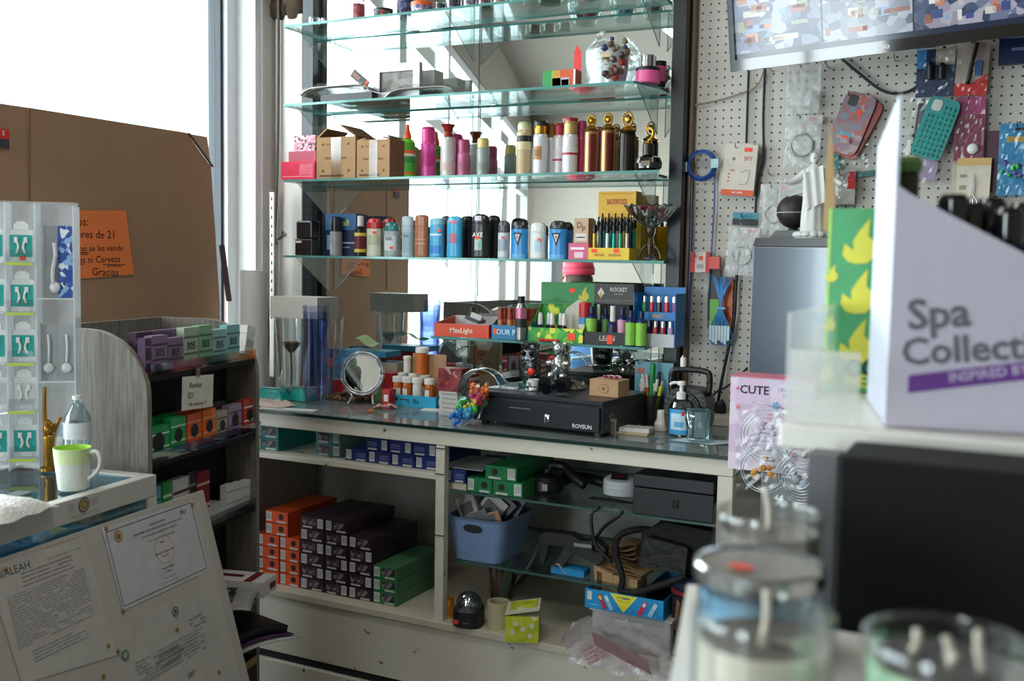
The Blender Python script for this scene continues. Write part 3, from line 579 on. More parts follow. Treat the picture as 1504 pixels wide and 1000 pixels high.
# the licence
b, P = paper('licence', [(180, 897), (306, 838), (283, 735), (148, 775)], M('C0C0C4', .5), '')
xs = [p[0] for p in P]; zs = [p[1] for p in P]; xA, xB = (P[0][0]+P[3][0])/2, (P[1][0]+P[2][0])/2; zA, zB = (P[0][1]+P[1][1])/2, (P[2][1]+P[3][1])/2; W_, H_ = xB-xA, zB-zA
bm = .04*H_; FRB = M('4A4A50', .5)
for q in ((xA+bm, zA+bm, xB-bm, zA+bm*1.25), (xA+bm, zB-bm*1.25, xB-bm, zB-bm), (xA+bm, zA+bm, xA+bm*1.25, zB-bm), (xB-bm*1.25, zA+bm, xB-bm, zB-bm)): b.rect(*q, FRB, .0014)
cxm = (xA+xB)/2
n = 24
for r_, c_, e in ((.16, 'C2B0A0', .0012), (.14, 'CAC4C0', .0013)): b.quad([(cxm+.06*W_+H_*r_*1.2*math.cos(2*math.pi*k/n), -e, zA+.5*H_+H_*r_*1.2*math.sin(2*math.pi*k/n)) for k in range(n)], M(c_, .6))
for r_, c_, e in ((.075, 'A8604A', .0014), (.06, 'C09A6A', .0016), (.035, '5A6A5A', .0018)): b.quad([(xA+.13*W_+H_*r_*math.cos(2*math.pi*k/n), -e, zA+.86*H_+H_*r_*math.sin(2*math.pi*k/n)) for k in range(n)], M(c_, .6))
for st, z, s_ in (('STATE OF FLORIDA', .86, .036), ('DEPARTMENT OF BUSINESS AND PROFESSIONAL REGULATION', .80, .034), ('DIV OF ALCOHOLIC BEVERAGES & TOBACCO', .74, .034), ('THE RETAIL TOBACCO PRODUCTS DEALER HEREIN', .665, .024), ('PERMIT', .60, .03), ('SPECIALTY ITEMS CORP', .47, .036), ('HIALEAH FL', .42, .026), ('LICENSE NUMBER', .27, .03), ('EXPIRES', .22, .028), ('Always verify licenses online', .15, .02), ('Do not alter this document in any form.', .095, .02)):
    b.text(st, (cxm+.05*W_, zA+z*H_), s_*H_, GT1, e=.0020, bold=True)
b.text('dbpr', (xB-.14*W_, zA+.88*H_), .085*H_, M('55555A'), e=.002, bold=False)
b.build('licence', t, label='printed state licence with seal and dark border')
# long letter at the far side of the board
b, P = paper('letter', [(32, 1005), (172, 962), (122, 788), (-22, 834)], M('B9B5AF', .6), '')
x0, x1, z0, z1 = P[0][0], P[1][0], P[0][1], P[2][1]
b.text('HIALEAH', FB.hit(18, 838), .022, M('4A5058'), e=.0016, bold=False)
bars(b, P[3][0]+.075, P[2][0]-.045, z0+.76*(z1-z0), z0+.90*(z1-z0), 4, GT2); bars(b, P[3][0]+.03, P[2][0]-.02, z0+.28*(z1-z0), z0+.74*(z1-z0), 20, GT2); bars(b, P[3][0]+.06, P[2][0]-.05, z0+.12*(z1-z0), z0+.24*(z1-z0), 4, GT2)
q0 = FB.hit(66, 806); q1 = FB.hit(122, 806)
for q in ((q0[0], q0[1], q1[0], q0[1]+.001), (q0[0], q0[1]-.022, q1[0], q0[1]-.021)): b.rect(*q, GT2, .0018)
b.build('letter', t, label='long typed city letter with ruled lines')
b, P = paper('certificate', [(178, 1010), (345, 1005), (300, 860), (208, 900)], M('B7B3AD', .6), '', e=.0007)
x0, x1 = P[0][0], P[1][0]; zt = P[3][1]
cxx, czz = FB.hit(257, 898)
for r_, c_, e in ((.012, '6A665E', .0016), (.009, '9A968E', .0018), (.005, '5A5650', .002)): b.quad([(cxx+r_*math.cos(2*math.pi*k/n), -e, czz+r_*math.sin(2*math.pi*k/n)) for k in range(n)], M(c_, .6))
cxx, czz = FB.hit(183, 962)
for r_, c_, e in ((.011, '5A6E66', .0022), (.007, '9AA6A0', .0024)): b.quad([(cxx+r_*math.cos(2*math.pi*k/n), -e, czz+r_*math.sin(2*math.pi*k/n)) for k in range(n)], M(c_, .6))
bx0, bz0 = FB.hit(200, 965); bx1, bz1 = FB.hit(285, 928)
for k, (st, s_) in enumerate((('CITY OF HIALEAH', .009), ('BUSINESS TAX DIVISION', .009), ('CERTIFICATE OF USE', .008))): b.text(st, ((bx0+bx1)/2, bz1-.01-k*.012), s_, GT1, e=.0026)
bars(b, bx0-.01, bx1+.03, bz0-.06, bz0-.005, 7, GT2, .0024); bars(b, bx1-.01, bx1+.05, bz1+.01, bz1+.04, 3, GT2, .0024)
b.text('2027', FB.hit(280, 990), .014, GT1, e=.0026)
b.build('certificate', t, label='printed business tax certificates with small seals')
b, P = paper('edge_strip', [(300, 1004), (352, 998), (291, 728), (286, 735)], M('BBB7B0', .6), '', e=.0006); b.build('backing_sheet', t)
for px_, py_ in ((155, 776), (281, 741), (180, 897), (259, 924), (158, 948), (172, 956), (151, 993), (320, 987), (7, 836)):
    x, z = FB.hit(px_, py_); bb = MB(); bb.X = Matrix.Translation((x, -.0022, z)) @ Matrix.Rotation(math.radians(90), 4, 'X'); bb.lathe([(.0048, 0), (.0044, .002), (.002, .0035), (0, .004)], M('B8904A', .3, .8), 12, cap=True); bb.build('thumbtack', t, label='small brass thumbtack')
# ---------------------------------------------------------------- clear acrylic cable stand on the showcase
p = onZ(57, 692, KZ); FA = FRAME((p.x, p.y, KZ+.001), math.radians(38))
AH = FA.hit(57, 298)[1]; xa = FA.hit(10, 500)[0]; xc_ = FA.hit(112, 500)[0]; xz = 2*xa
t = T('acrylic_stand', 'clear plastic display stand of charging cables on the glass showcase', 'display stand', FA.o, FA.rz)
AC = FR('D8DADC', .42, .2); AC2 = FR('E8EAEC', .30, .15); LIM = M('B8D23A', .4)
for x in (xz, xa, 0): MB().box((x-.002, 0, 0), (x+.002, .05, AH), FR('E6EAEC', .5, .15)).build('upright', t)
MB().box((xc_-.003, -.01, 0), (xc_, .055, AH-.005), FR('E6EAEC', .55, .15)).build('upright', t)
MB().box((xz, .051, 0), (xc_-.004, .054, AH), AC).build('back_sheet', t); MB().box((xz, 0, AH), (xc_, .054, AH+.003), AC2).build('top_sheet', t)
lv = [FA.hit(34, y)[1] for y in (387, 460, 534, 604, 674)]
for z in lv:
    b = MB(); b.box((xa+.0025, -.012, z), (-.0025, .05, z+.003), FR('E4E8EA', .6, .2)); b.build('cell_shelf', t)
    MB().box((xa+.0025, -.013, z-.004), (-.0025, -.0125, z+.002), LIM).build('price_strip', t, label='lime green price strip')
    b = MB(); b.quad([(xa+.003, -.013, z+.003), (-.003, -.013, z+.003), (-.003, -.016, z+.032), (xa+.003, -.016, z+.032)], G('F0F4F6', .2, .05, 1, 'clear_lip')); b.build('cell_lip', t)
    MB().box((xz+.0025, -.012, z), (xa-.0025, .05, z+.003), FR('E4E8EA', .6, .2)).build('cell_shelf', t)
for y in (440, 562): MB().box((.0025, 0, FA.hit(84, y)[1]), (xc_-.0035, .05, FA.hit(84, y)[1]+.003), FR('E4E8EA', .6, .2)).build('cell_shelf', t)
cw = -xa-.012
for i, z in enumerate(lv):
    for col, x0 in ((0, xa+.006), (1, xz+.006)):
        h_ = .075; tt = frame_thing(FA, 'cable_pack', 'hanging charger pack in the clear stand\'s %s column, %s from the top' % ('lime striped' if col == 0 else 'outermost', ORD[i]), 'cable pack', x0+cw/2, .01+.001*i, z+.0035, 'charger packs in the clear stand')
        b = MB().box((-cw/2, 0, 0), (cw/2, .004, h_), M('DADCDC', .4)); b.rect(-cw/2+.002, .012, cw/2-.002, h_-.012, TEAL if i != 3 else M('C8CCCE', .4))
        b.rect(-cw*.2, .0, cw*.3, .01, M('F0F0F0')) if i else b.rect(-.004, .004, .010, .014, TAG)
        for s_ in (-1, 1):
            b.tube([(s_*cw*.18, -.002, .02), (s_*cw*.10, -.003, .035), (s_*cw*.2, -.002, .055)], .0028, WHITE, 6); b.box((s_*cw*.2-.004, -.004, .045), (s_*cw*.2+.004, -.001, .058), WHITE)
        b.build('card', tt)
        b = MB(); b.prism([(-cw*.3, h_+.0005), (cw*.3, h_+.0005), (cw*.3, h_+.012), (cw*.12, h_+.02), (-cw*.12, h_+.02), (-cw*.3, h_+.012)], 0, .003, M('E6E8E8', .4)); b.build('hang_tab', tt)
z = FA.hit(84, 440)[1]+.0035
tt = frame_thing(FA, 'toothbrush_pack', 'blue patterned hanging pack in the tall column of the clear stand', 'pack', .045, .02, z)
b = MB().box((-.03, 0, 0), (.0, .004, .17), M('8C9094', .4)); b.box((.001, 0, 0), (.032, .004, .17), BLOBS(['2A4A9A', '2A4A9A', '3A5AAA', '8AB0D8', 'D8E4E8'], 90)); b.build('card', tt)
b = MB(); b.tube([(-.008, -.006, .02), (-.010, -.007, .06), (-.004, -.006, .10), (-.006, -.006, .13)], .005, M('C8CACC', .2), 8); b.blob((-.006, -.006, .025), (.012, .006, .013), M('D8DADC', .2)); b.build('clear_spoon', tt)
z = FA.hit(84, 562)[1]+.0035
for k in (0, 1):
    tt = frame_thing(FA, 'earphone_pack', 'grey clear hanging pack in the tall column, %s' % ('next to the cable compartments' if k == 0 else 'next to the outer clear upright'), 'pack', .022+k*.04, .02, z)
    MB().box((-.018, 0, 0), (.018, .004, .135), FR('A8ACB0', .8)).build('card', tt)
    b = MB(); b.blob((0, -.005, .03), (.012, .005, .012), M('D4D6D8', .2)); b.tube([(0, -.005, .04), (.002, -.006, .08), (0, -.005, .11)], .003, M('D4D6D8', .2), 6); b.build('earphone', tt)
# golden hand, small white bottle, water bottle, mug, towel
def at_case(px, py): return onZ(px, py, KZ+.001)
p = at_case(72, 690); k = depth(p)/F
t = T('golden_hand', 'golden hand figurine pointing one finger up beside the clear stand', 'figurine', p, math.radians(30))
b = MB(); GD = M('9A6E2A', .28, .9)
b.tube([(0, 0, 0), (0, 0, 25*k), (0, 0, 52*k)], .011, GD, 12, r2=.013); b.blob((.001, 0, 60*k), (.015, .010, .018), GD, 12)
b.tube([(-.006, 0, 62*k), (-.008, 0, 85*k), (-.007, 0, 122*k)], .006, GD, 10, r2=.0045)
for i, (x, c) in enumerate(((.001, 74), (.006, 72), (.011, 68))): b.tube([(x, -.003, 60*k), (x+.001, -.009, c*k), (x+.001, -.004, (c-9)*k)], .0055, GD, 8)
b.tube([(.012, 0, 58*k), (.024, -.003, 72*k), (.030, -.002, 78*k)], .006, GD, 8, r2=.0045)
b.build('hand', t)
b = MB(); b.lathe([(.022, 0), (.022, .006), (.014, .010)], GD, 20); b.build('base', t)
def pt(name, label, cat, px, py, d): return T(name, label, cat, at_case(px, py), 0)
p = at_case(87, 688); k = depth(p)/F
t = T('white_bottle', 'small plain white bottle between golden hand and water bottle', 'bottle', p)
MB().lathe([(8.5*k, 0), (8.5*k, 42*k), (6*k, 50*k)], WHITE, 18).build('body', t); MB().lathe([(6.5*k, 50.5*k), (6.5*k, 68*k)], M('D8D6D2', .4), 18).build('cap', t)
p = at_case(115, 694); k = depth(p)/F
t = T('water_bottle', 'clear plastic water bottle with white and blue label on the showcase', 'bottle', p)
PETM = G('E6F0F2', .16, .04, 1.3, 'bottle_plastic')
MB().lathe([(18*k, 0), (20*k, 4*k), (20*k, 22*k), (18.5*k, 26*k), (20*k, 30*k), (20*k, 72*k), (17*k, 86*k), (9*k, 100*k), (5.5*k, 104*k), (5.5*k, 108*k)], PETM, 28).build('body', t)
b = MB(); b.lathe([(20.3*k, 52*k), (20.3*k, 76*k)], M('D2D6DA', .4), 28, cap=False); arc_label(b, 20.4*k, 54*k, 74*k, M('6FB4DC', .4), -2.9, -2.0); b.build('label', t)
MB().lathe([(7*k, 108.5*k), (7*k, 114*k)], WHITE, 20).build('cap', t)
p = at_case(107, 718); k = depth(p)/F
t = T('plastic_mug', 'milky plastic mug with lime green band on the showcase', 'mug', p, math.radians(25))
MUG = FR('E8ECE4', .9, .3); LG = M('A8DC4A', .35)
MB().lathe([(19*k, 0, MUG), (20*k, 1*k, MUG), (24.5*k, 40*k, M('D2E4A8', .35)), (26.5*k, 62*k, LG), (25.3*k, 62*k, LG), (23*k, 38*k, MUG), (18.6*k, 2*k, MUG), (0, 2*k, MUG)], None, 32, cap=True).build('cup', t)
b = MB(); b.tube([(25.5*k, 0, 55*k), (36*k, 0, 56*k), (41*k, 0, 44*k), (37*k, 0, 28*k), (22.5*k, 0, 15*k)], 3*k, FR('E4E8E0', .92, .3), 10); b.build('handle', t)
p = at_case(28, 748); t = T('white_towel', 'folded white towel lying on the showcase', 'towel', p, FCS.rz+.1)
b = MB(); b.sheet(lambda u, v: ((u-1)*.19+.05, (v-.35)*.16, .026*(1-(2*u-1)**4)*(1-(2*v-1)**4)+.0015+.002*math.sin(u*17+v*9)), 18, 18, M('E2E0DC', .9, 0, .03, .6, 120)); b.build('cloth', t)
MB().box((.0, -.005, .0275), (.035, .03, .0290), M('5A5C60', .5)).build('tag', t, label='small grey tag')
# ---------------------------------------------------------------- goods on the mirror shelves
def tagd(x, z, s=.06): return (x-s, z-s*.6, x+s, z+s*.6, TAG)
Y3 = 3.09
# ---- middle shelf (z index 3)
z = ZS[3]+.0005
t3 = 'on the middle glass shelf'
BX('gift_box', 'bright pink-red glossy box %s, lowest of its stack' % t3, 'box', 413, 462, 237, 266, 2.965, .14, [M('E8405C', .2, 0, .1), M('F06A80', .25), M('D83850', .25)], z, [(.05, .15, .95, .2, M('F890A0')), (.55, .25, .95, .85, M('F07088', .2))])
zz = z+span(413, 462, 237, 266, 2.965, z)[3]
BX('gift_box', 'dark rose flat box %s, in the middle of its stack' % t3, 'box', 424, 464, 222, 237, 2.985, .11, [M('B8405A', .4), M('C85068'), M('A83850')], zz+.0005)
zz += span(424, 464, 222, 237, 2.985, zz)[3]
BX('gift_box', 'small patterned pink and white box %s, topmost of its stack' % t3, 'box', 432, 463, 199, 222, 2.995, .09, [BLOBS(['E8A0B8', 'F0D8E0', '5A4048', 'E890A8', 'F4C8D4'], 110)]*3, zz+.001, [(0, .48, 1, .52, M('D87898'))])
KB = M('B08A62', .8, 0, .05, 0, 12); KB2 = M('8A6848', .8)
def kraft(x0, x1, yt, label, Y, flaps):
    xc, zb, w_, h = span(x0, x1, yt, 261, Y, z); d = .13
    t = T('kraft_carton', label, 'carton', (xc, Y, zb))
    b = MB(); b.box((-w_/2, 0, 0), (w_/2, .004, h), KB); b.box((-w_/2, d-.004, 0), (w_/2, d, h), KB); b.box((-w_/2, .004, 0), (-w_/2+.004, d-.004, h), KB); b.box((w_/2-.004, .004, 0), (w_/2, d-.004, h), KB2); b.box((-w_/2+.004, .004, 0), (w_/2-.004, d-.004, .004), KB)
    BR = M('6A4E36', .8)
    for u in (-.36, .3): b.rect(u*w_, .80*h, (u+.06)*w_, .85*h, BR); b.rect(u*w_, .16*h, (u+.06)*w_, .22*h, BR)
    b.text('Smooth & Pure', (0, .5*h), .1*h, BR); b.text('natural', (0, .62*h), .09*h, BR); b.rect(-.42*w_, .05*h, .2*w_, .10*h, BR); b.rect(-.25*w_, .82*h, .1*w_, .84*h, BR)
    b.rect(-.12*w_, 0, .14*w_, h*.99, G('F0E8DC', .1, .15, 1, 'packing_tape'), .0012)
    b.build('carton_box', t)
    for k, (a, c_, an, ax) in enumerate(flaps):
        f = MB(); f.X = Matrix.Translation((a*w_/2, d/2, h)) @ Matrix.Rotation(math.radians(an), 4, ax)
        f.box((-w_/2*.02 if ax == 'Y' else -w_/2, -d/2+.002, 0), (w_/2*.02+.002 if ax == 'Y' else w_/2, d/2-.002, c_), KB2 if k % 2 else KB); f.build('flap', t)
    return t
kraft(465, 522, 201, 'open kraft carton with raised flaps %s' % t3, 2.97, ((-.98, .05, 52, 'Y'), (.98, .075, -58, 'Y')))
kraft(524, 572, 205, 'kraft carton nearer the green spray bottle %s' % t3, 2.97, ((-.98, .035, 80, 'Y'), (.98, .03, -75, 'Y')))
def cyl_prof(m, b=.0, t=1.0, r=1.0, e=.03): return [(r*.93, b, m), (r, b+e*.6, m), (r, t-e, m), (r*.9, t, m)]
VS('spray_bottle', 'lime green pump bottle with bright orange nozzle %s' % t3, 'bottle', 587, 610, 183, 261, Y3, [('body', [(.85, 0, M('7CD63A', .3)), (1, .03, M('7CD63A', .3)), (1, .25, M('9BE04A', .3)), (1, .52, M('58B83A', .3)), (1, .66, M('7CD63A', .3)), (.75, .72, M('7CD63A', .3)), (.45, .74, M('7CD63A', .3))]), ('label', [(1.03, .10, M('F07830', .4)), (1.03, .14, M('5AC040', .4)), (1.03, .30, M('3E9A4A', .4)), (1.03, .42, M('E8F0D0', .4)), (1.03, .47, M('F06A28', .4)), (1.03, .53, M('F06A28', .4))]), ('nozzle', [(.5, .745, M('F0602A', .35)), (.5, .8, M('F0602A', .35)), (.28, .9, M('F0602A', .35)), (.22, 1, M('F0602A', .35))])], z)
def spray(label, x0, x1, yt, yb, body, cap, lab=None, cr=.9, csh=.72, Y=Y3, zz=None, capshape=None, nm='spray_can', extra=None, gr=None):
    mb_, mc = M(body, .25, .1, .05), M(cap, .25, .1, .05)
    parts = [('can', [(.93, 0, mb_), (1, .015, mb_), (1, csh-.05, mb_), (cr, csh-.002, mb_)])]
    parts.append(('cap', capshape(mc) if capshape else [(cr, csh, mc), (cr, .95, mc), (cr*.85, 1, mc)]))
    if lab: parts.append(('label', [(1.025, a, M(h, .35)) for h, a in lab]))
    return VS(nm, label, 'spray can', x0, x1, yt, yb, Y, parts, z if zz is None else zz, group=gr, extra=extra)
spray('tall magenta spray can %s' % t3, 618, 640, 187, 260, 'D8489A', 'E0408C', [('C02A7A', .25), ('E868B0', .5)])
def horn(mc): return [(.6, .78, mc), (.5, .86, mc), (.75, .95, mc), (.98, .99, mc), (.9, 1, mc)]
spray('white spray bottle with flared dark red cap %s' % t3, 647, 669, 183, 259, 'DCD8D6', '9A2A24', [('E8C8C0', .15), ('D8D4D0', .3)], csh=.76, capshape=horn)
spray('short mauve-pink spray can %s' % t3, 672, 691, 205, 259, 'B86488', 'A8486E', [('A85478', .2), ('C87898', .45)], csh=.66)
spray('grey-green spray bottle with a pale yellow cap %s' % t3, 700, 719, 203, 258, 'A0AAA4', 'D8C47A', [('8E9892', .2), ('B8C0B8', .4)], csh=.76)
spray('beige and black spray can with pale green lid %s' % t3, 759, 781, 180, 257, 'C8B48A', 'D8DCB0', [('C4AE84', .08), ('D8CCA0', .5), ('1C1A1A', .64), ('1C1A1A', .75)], csh=.86)
def gold_notch(mc): return [(.9, .77, GOLD), (.9, .86, GOLD), (.95, .9, mc), (.95, .97, mc), (.8, 1, mc)]
def disc_lab(b, r, h): arc_label(b, r, h*.30, h*.54, M('B8824A', .35), -2.3, -1.0, e=1.03); arc_label(b, r, h*.36, h*.48, M('8E5A30', .35), -2.0, -1.3, e=1.04)
spray('white spray can with brown round label and black and gold cap', 783, 805, 178, 257, 'D8D8DC', '3A3230', None, csh=.76, capshape=gold_notch, extra=disc_lab)
spray('white spray can half hidden behind the round-labelled one', 800, 818, 182, 257, 'D0D0D4', '8A6428', None, csh=.74, Y=3.13)
spray('white spray can with dark red cap behind the gold-capped one', 812, 832, 182, 257, 'D8D4D4', 'B02838', [('B83040', .3), ('D8D4D4', .34), ('D8D4D4', .5)], csh=.78, Y=3.13)
spray('white spray can with gold neck and flat red cap', 826, 849, 174, 256, 'DCDADC', 'A82434', [('B83040', .36), ('DCDADC', .40), ('DCDADC', .5)], csh=.72, capshape=lambda mc: [(.9, .725, M('D8B878', .3, .6)), (.86, .9, M('D8B878', .3, .6)), (.95, .94, mc), (.98, .99, mc), (.9, 1, mc)])
spray('magenta spray can peeping between white and gold bottles', 846, 862, 178, 256, 'C03A6A', 'C84878', None, Y=3.13)
def ornate(name, label, x0, x1, yt, yb, c1, c2_, sh):
    xc, zb, w_, h = span(x0, x1, yt, yb, Y3, z); r = (x1-x0)/2*depth((xc, Y3, zb))/F
    t = T(name, label, 'perfume bottle', (xc, Y3, zb))
    b = MB(); mm = M(c1, .2, .5, .12); b.lathe([(r*.9, 0, mm), (r*.92, .01*h, mm), (r*.88, (sh-.02)*h, mm), (r*.8, sh*h, mm)], None, 24); 
    arc_label(b, r*.9, .05*h, (sh-.05)*h, M(c2_, .3, .3), -1.5, -.4, e=1.02); b.build('body', t)
    b = MB(); b.lathe([(r*.85, sh*h+.001), (r*1.0, (sh+.03)*h), (r*.7, (sh+.06)*h), (r*.35, (sh+.10)*h)], GOLD, 20); b.build('collar', t)
    b = MB(); R = (1-sh-.08)*h/2
    for k in range(16):
        a = 2*math.pi*k/16; b.blob((R*.78*math.cos(a)*.8, 0, (sh+.08)*h+R+R*.85*math.sin(a)), .0042, GOLD, 6)
    b.blob((0, 0, (sh+.08)*h+R), (R*.5, .008, R*.6), GOLD, 10, .12); b.build('ornate_stopper', t); return t
ornate('perfume_bottle', 'gold and brown bottle with ornate gold stopper next to white cans', 857, 880, 168, 255, 'B89060', '6E2A1E', .72)
ornate('perfume_bottle', 'gold and brown bottle with ornate stopper beside the black one', 881, 905, 166, 255, 'B08458', '6A2418', .72)
ornate('perfume_bottle', 'black bottle with big round gold filigree stopper', 908, 935, 163, 254, '16120E', '2A2018', .66)
xc, zb, w_, h = span(932, 973, 187, 254, 3.02, z); t = T('perfume_bottle', 'squat black perfume flask with gold crescent stopper', 'perfume bottle', (xc, 3.02, zb))
b = MB(); b.lathe([(w_*.3, 0), (w_*.48, h*.08), (w_*.5, h*.2), (w_*.42, h*.32), (w_*.18, h*.37)], M('0E0C0C', .12, 0, .05, 0, 30, 0, .6), 24, sy=.55); b.rect(-w_*.16, h*.13, w_*.16, h*.24, M('6A6452', .3, .6), .55*w_*.5+.001); b.build('flask', t)
MB().lathe([(w_*.2, h*.375), (w_*.2, h*.62), (w_*.16, h*.63)], M('1A1612', .3), 20).build('neck', t)
b = MB(); b.lathe([(w_*.16, h*.635), (w_*.12, h*.7)], GOLD, 16); b.tube([(0, 0, h*.7), (w_*.14, 0, h*.8), (w_*.14, 0, h*.92), (0, 0, h), (-w_*.1, 0, h*.95)], .006, GOLD, 8, r2=.002); b.build('crescent_stopper', t)
# ---- second shelf from the bottom (z index 2)
z = ZS[2]+.0005; t2 = 'on the deodorant shelf'
xc, zb, w_, h = span(433, 458, 324, 374, 2.965, z); t = T('black_camera', 'black boxy device at the window end of the deodorant shelf', 'device', (xc, 2.965, zb))
MB().box((-w_/2, 0, 0), (w_/2, .05, h*.47), M('141518', .3)).rect(-w_*.45, h*.36, -w_*.1, h*.42, M('C8CACC')).build('base', t, bev=.003); MB().box((-w_/2+.004, 0, h*.475), (w_/2, .05, h), M('1C1E22', .25)).build('lid', t, bev=.006)
BX('razor_box', 'navy and blue printed box behind the small bottles %s' % t2, 'box', 478, 523, 314, 374, 3.06, .07, [M('1A2850', .35, 0, .1), M('24345E'), M('24345E')], z, [(.0, .62, 1, 1, M('3A6A9E', .35)), (.3, .3, .95, .33, M('C0CCE0')), (.3, .2, .8, .22, M('A0B0D0')), (.05, .15, .18, .5, M('8AA0C8'))], [('all', .68, .78, .2, M('D8E060', .4))])
def stick(label, x0, x1, yt, yb, body, cap, split=.7, bands=(), sy=.55, Y=3.04, txt=None, tagp=None, taper=.96, nm='deodorant', dome=.12, tcol='E8E8E8'):
    xc, zb, w_, h = span(x0, x1, yt, yb, Y, z); r = (x1-x0)/2*depth((xc, Y, zb))/F
    t = T(nm, label, 'deodorant', (xc, Y, zb)); mb_, mc = M(body, .3, 0, .05), M(cap, .25, 0, .05)
    b = MB(); pf = [(r*.94, 0, mb_), (r, .04*h, mb_), (r*taper, .35*h, mb_), (r*.99, (split-.03)*h, mb_), (r*.97, split*h, mb_)]
    b.lathe(pf, None, 28, sy=sy)
    for z0_, z1_, c_, a0, a1 in bands: arc_label(b, r, z0_*h, z1_*h, M(c_, .35), a0, a1, sy=sy, e=1.02)
    if txt: b.text(txt, (0, h*.52), r*.62, M(tcol, .4), e=r*sy*1.04+.0006)
    if tagp: b.rect((tagp[0]-.22)*r, (tagp[1]-.035)*h, (tagp[0]+.22)*r, (tagp[1]+.035)*h, TAG, r*sy*1.05+.0012)
    b.build('body', t)
    b = MB(); b.lathe([(r*.98, split*h+.0005, mc), (r*1.0, (split+.02)*h, mc), (r*.97, (1-dome)*h, mc), (r*.8, (1-dome*.35)*h, mc), (r*.4, .995*h, mc), (0, h, mc)], None, 28, sy=sy); b.build('cap', t)
    return t
FB2 = (-2.5, -.6)
stick('grey spray deodorant with a tall black cap %s' % t2, 485, 503, 318, 375, '9A9A9E', '202024', .62, ((.05, .3, 'C8C8CC', -2.3, -1.6),), sy=1, dome=.03)
VS('remedy_bottle', 'dark bottle with white cap and yellow label %s' % t2, 'bottle', 521, 538, 317, 374, 3.03, [('body', [(.95, 0, M('1A1618', .3)), (1, .03, M('1A1618', .3)), (1, .66, M('1A1618', .3)), (.5, .74, M('1A1618', .3))]), ('label', [(1.03, .1, M('E8C84A', .4)), (1.03, .18, M('6A2030', .4)), (1.03, .5, M('E8C84A', .4)), (1.03, .58, M('E8C84A', .4))]), ('cap', [(.55, .745, WHITE), (.55, .98, WHITE), (.45, 1, WHITE)])], z)
stick('white stick deodorant with red cap nearest the dark bottle', 537, 562, 320, 376, 'D4D2BC', 'C0262C', .72, ((.3, .55, 'B8BCA0', *FB2),), tagp=(.4, .62))
stick('white stick deodorant with red cap, back row behind teal-capped one', 560, 584, 320, 375, 'D0CEB8', 'B8222A', .74, Y=3.10)
stick('grey stick deodorant with teal cap %s' % t2, 563, 587, 326, 377, 'A4ACAE', '1E7A78', .74, ((.18, .6, 'D0D4D6', *FB2),), tagp=(.35, .26), txt='GEL', tcol='404850')
stick('pale frosted blue stick deodorant %s' % t2, 589, 609, 317, 377, 'A8BCC8', 'B8C8D0', .76, ((.1, .6, '94AAB8', *FB2),), dome=.05, tcol='5A7080', txt='dry')
stick('plain brown stick deodorant %s' % t2, 608, 631, 315, 377, 'A8694A', 'AE7050', .72, ((.3, .34, 'C89070', *FB2), (.4, .43, 'C89070', *FB2)), dome=.06)
stick('bright cyan stick deodorant with frosted top %s' % t2, 630, 653, 320, 377, '4AA8D8', '8CC4D4', .82, ((.1, .3, '2080D0', *FB2), (.55, .6, 'C8E4F0', *FB2)), tagp=(.7, .68), dome=.05)
stick('dark stick deodorant behind the two cyan ones', 646, 664, 317, 375, '2A3440', '4A5058', .8, Y=3.10)
stick('taller cyan stick deodorant with pink print %s' % t2, 655, 681, 317, 378, '3AA4D4', '5AB4DC', .82, ((.82, .88, 'D87088', -2.1, -1.0), (.35, .58, 'B85A70', -2.0, -1.1)))
stick('black shower gel standing behind the cyan stick deodorant', 676, 696, 317, 376, '1A1A1C', '101012', .8, Y=3.10, dome=.06)
stick('black stick deodorant with white lettering %s' % t2, 691, 720, 314, 378, '202022', '26262A', .78, ((.18, .45, 'B4B8BA', -1.95, -1.2), (.2, .38, '4AB0A0', -1.5, -1.1), (.84, .95, 'D8C8D8', -1.95, -1.2)), txt='AXE', tagp=(-.05, .46))
stick('black stick deodorant partly behind the white-lettered one', 713, 736, 316, 377, '1C1C1E', '202024', .8, Y=3.10)
stick('white roll-on deodorant with grey dome cap %s' % t2, 731, 750, 324, 378, 'C8CCD0', '505256', .68, ((.2, .5, '9AA4B0', *FB2),), tagp=(.2, .55), sy=.8)
def tri(label, x0, x1, Y=3.04):
    o = stick(label, x0, x1, 324, 379, '2A8ACC', '26282C', .78, ((.0, .12, '5AA8DC', *FB2),), Y=Y); r = .0
    xc, zb, w_, h = span(x0, x1, 324, 379, Y, z); r = (x1-x0)/2*depth((xc, Y, zb))/F; e = r*.55*1.06+.001
    b = MB(); b.quad([(-r*.5, -e, h*.68), (0, -e, h*.34), (r*.5, -e, h*.68)], M('101418')); b.quad([(-r*.3, -e-.0004, h*.64), (0, -e-.0004, h*.42), (r*.3, -e-.0004, h*.64)], M('C8D0D8')); b.quad([(-r*.12, -e-.0008, h*.60), (0, -e-.0008, h*.5), (r*.12, -e-.0008, h*.60)], RED); b.build('emblem', o)
tri('blue stick deodorant with black cap beside the grey-domed roll-on', 750, 777); tri('blue stick deodorant with black cap beside the small brown carton', 806, 834)
stick('black-capped blue deodorant in the back row beside the pink box', 824, 842, 326, 378, '2478B8', '202226', .78, Y=3.10)
stick('white stick deodorant between the two blue ones %s' % t2, 778, 803, 326, 379, 'D8DADA', 'DCDEDE', .72, ((.2, .5, 'B0D0DC', -1.8, -1.0),), tagp=(.4, .52))
BX('pink_box', 'low pink box at the end of the deodorants', 'box', 835, 864, 357, 379, 2.965, .09, [M('D85A80', .4), M('E07090'), M('D0486E')], z, [(.3, .1, .75, .45, M('F0D0D8')), (.1, .6, .8, .75, M('F8E8F0'))])
zz = z+span(835, 864, 357, 379, 2.965, z)[3]
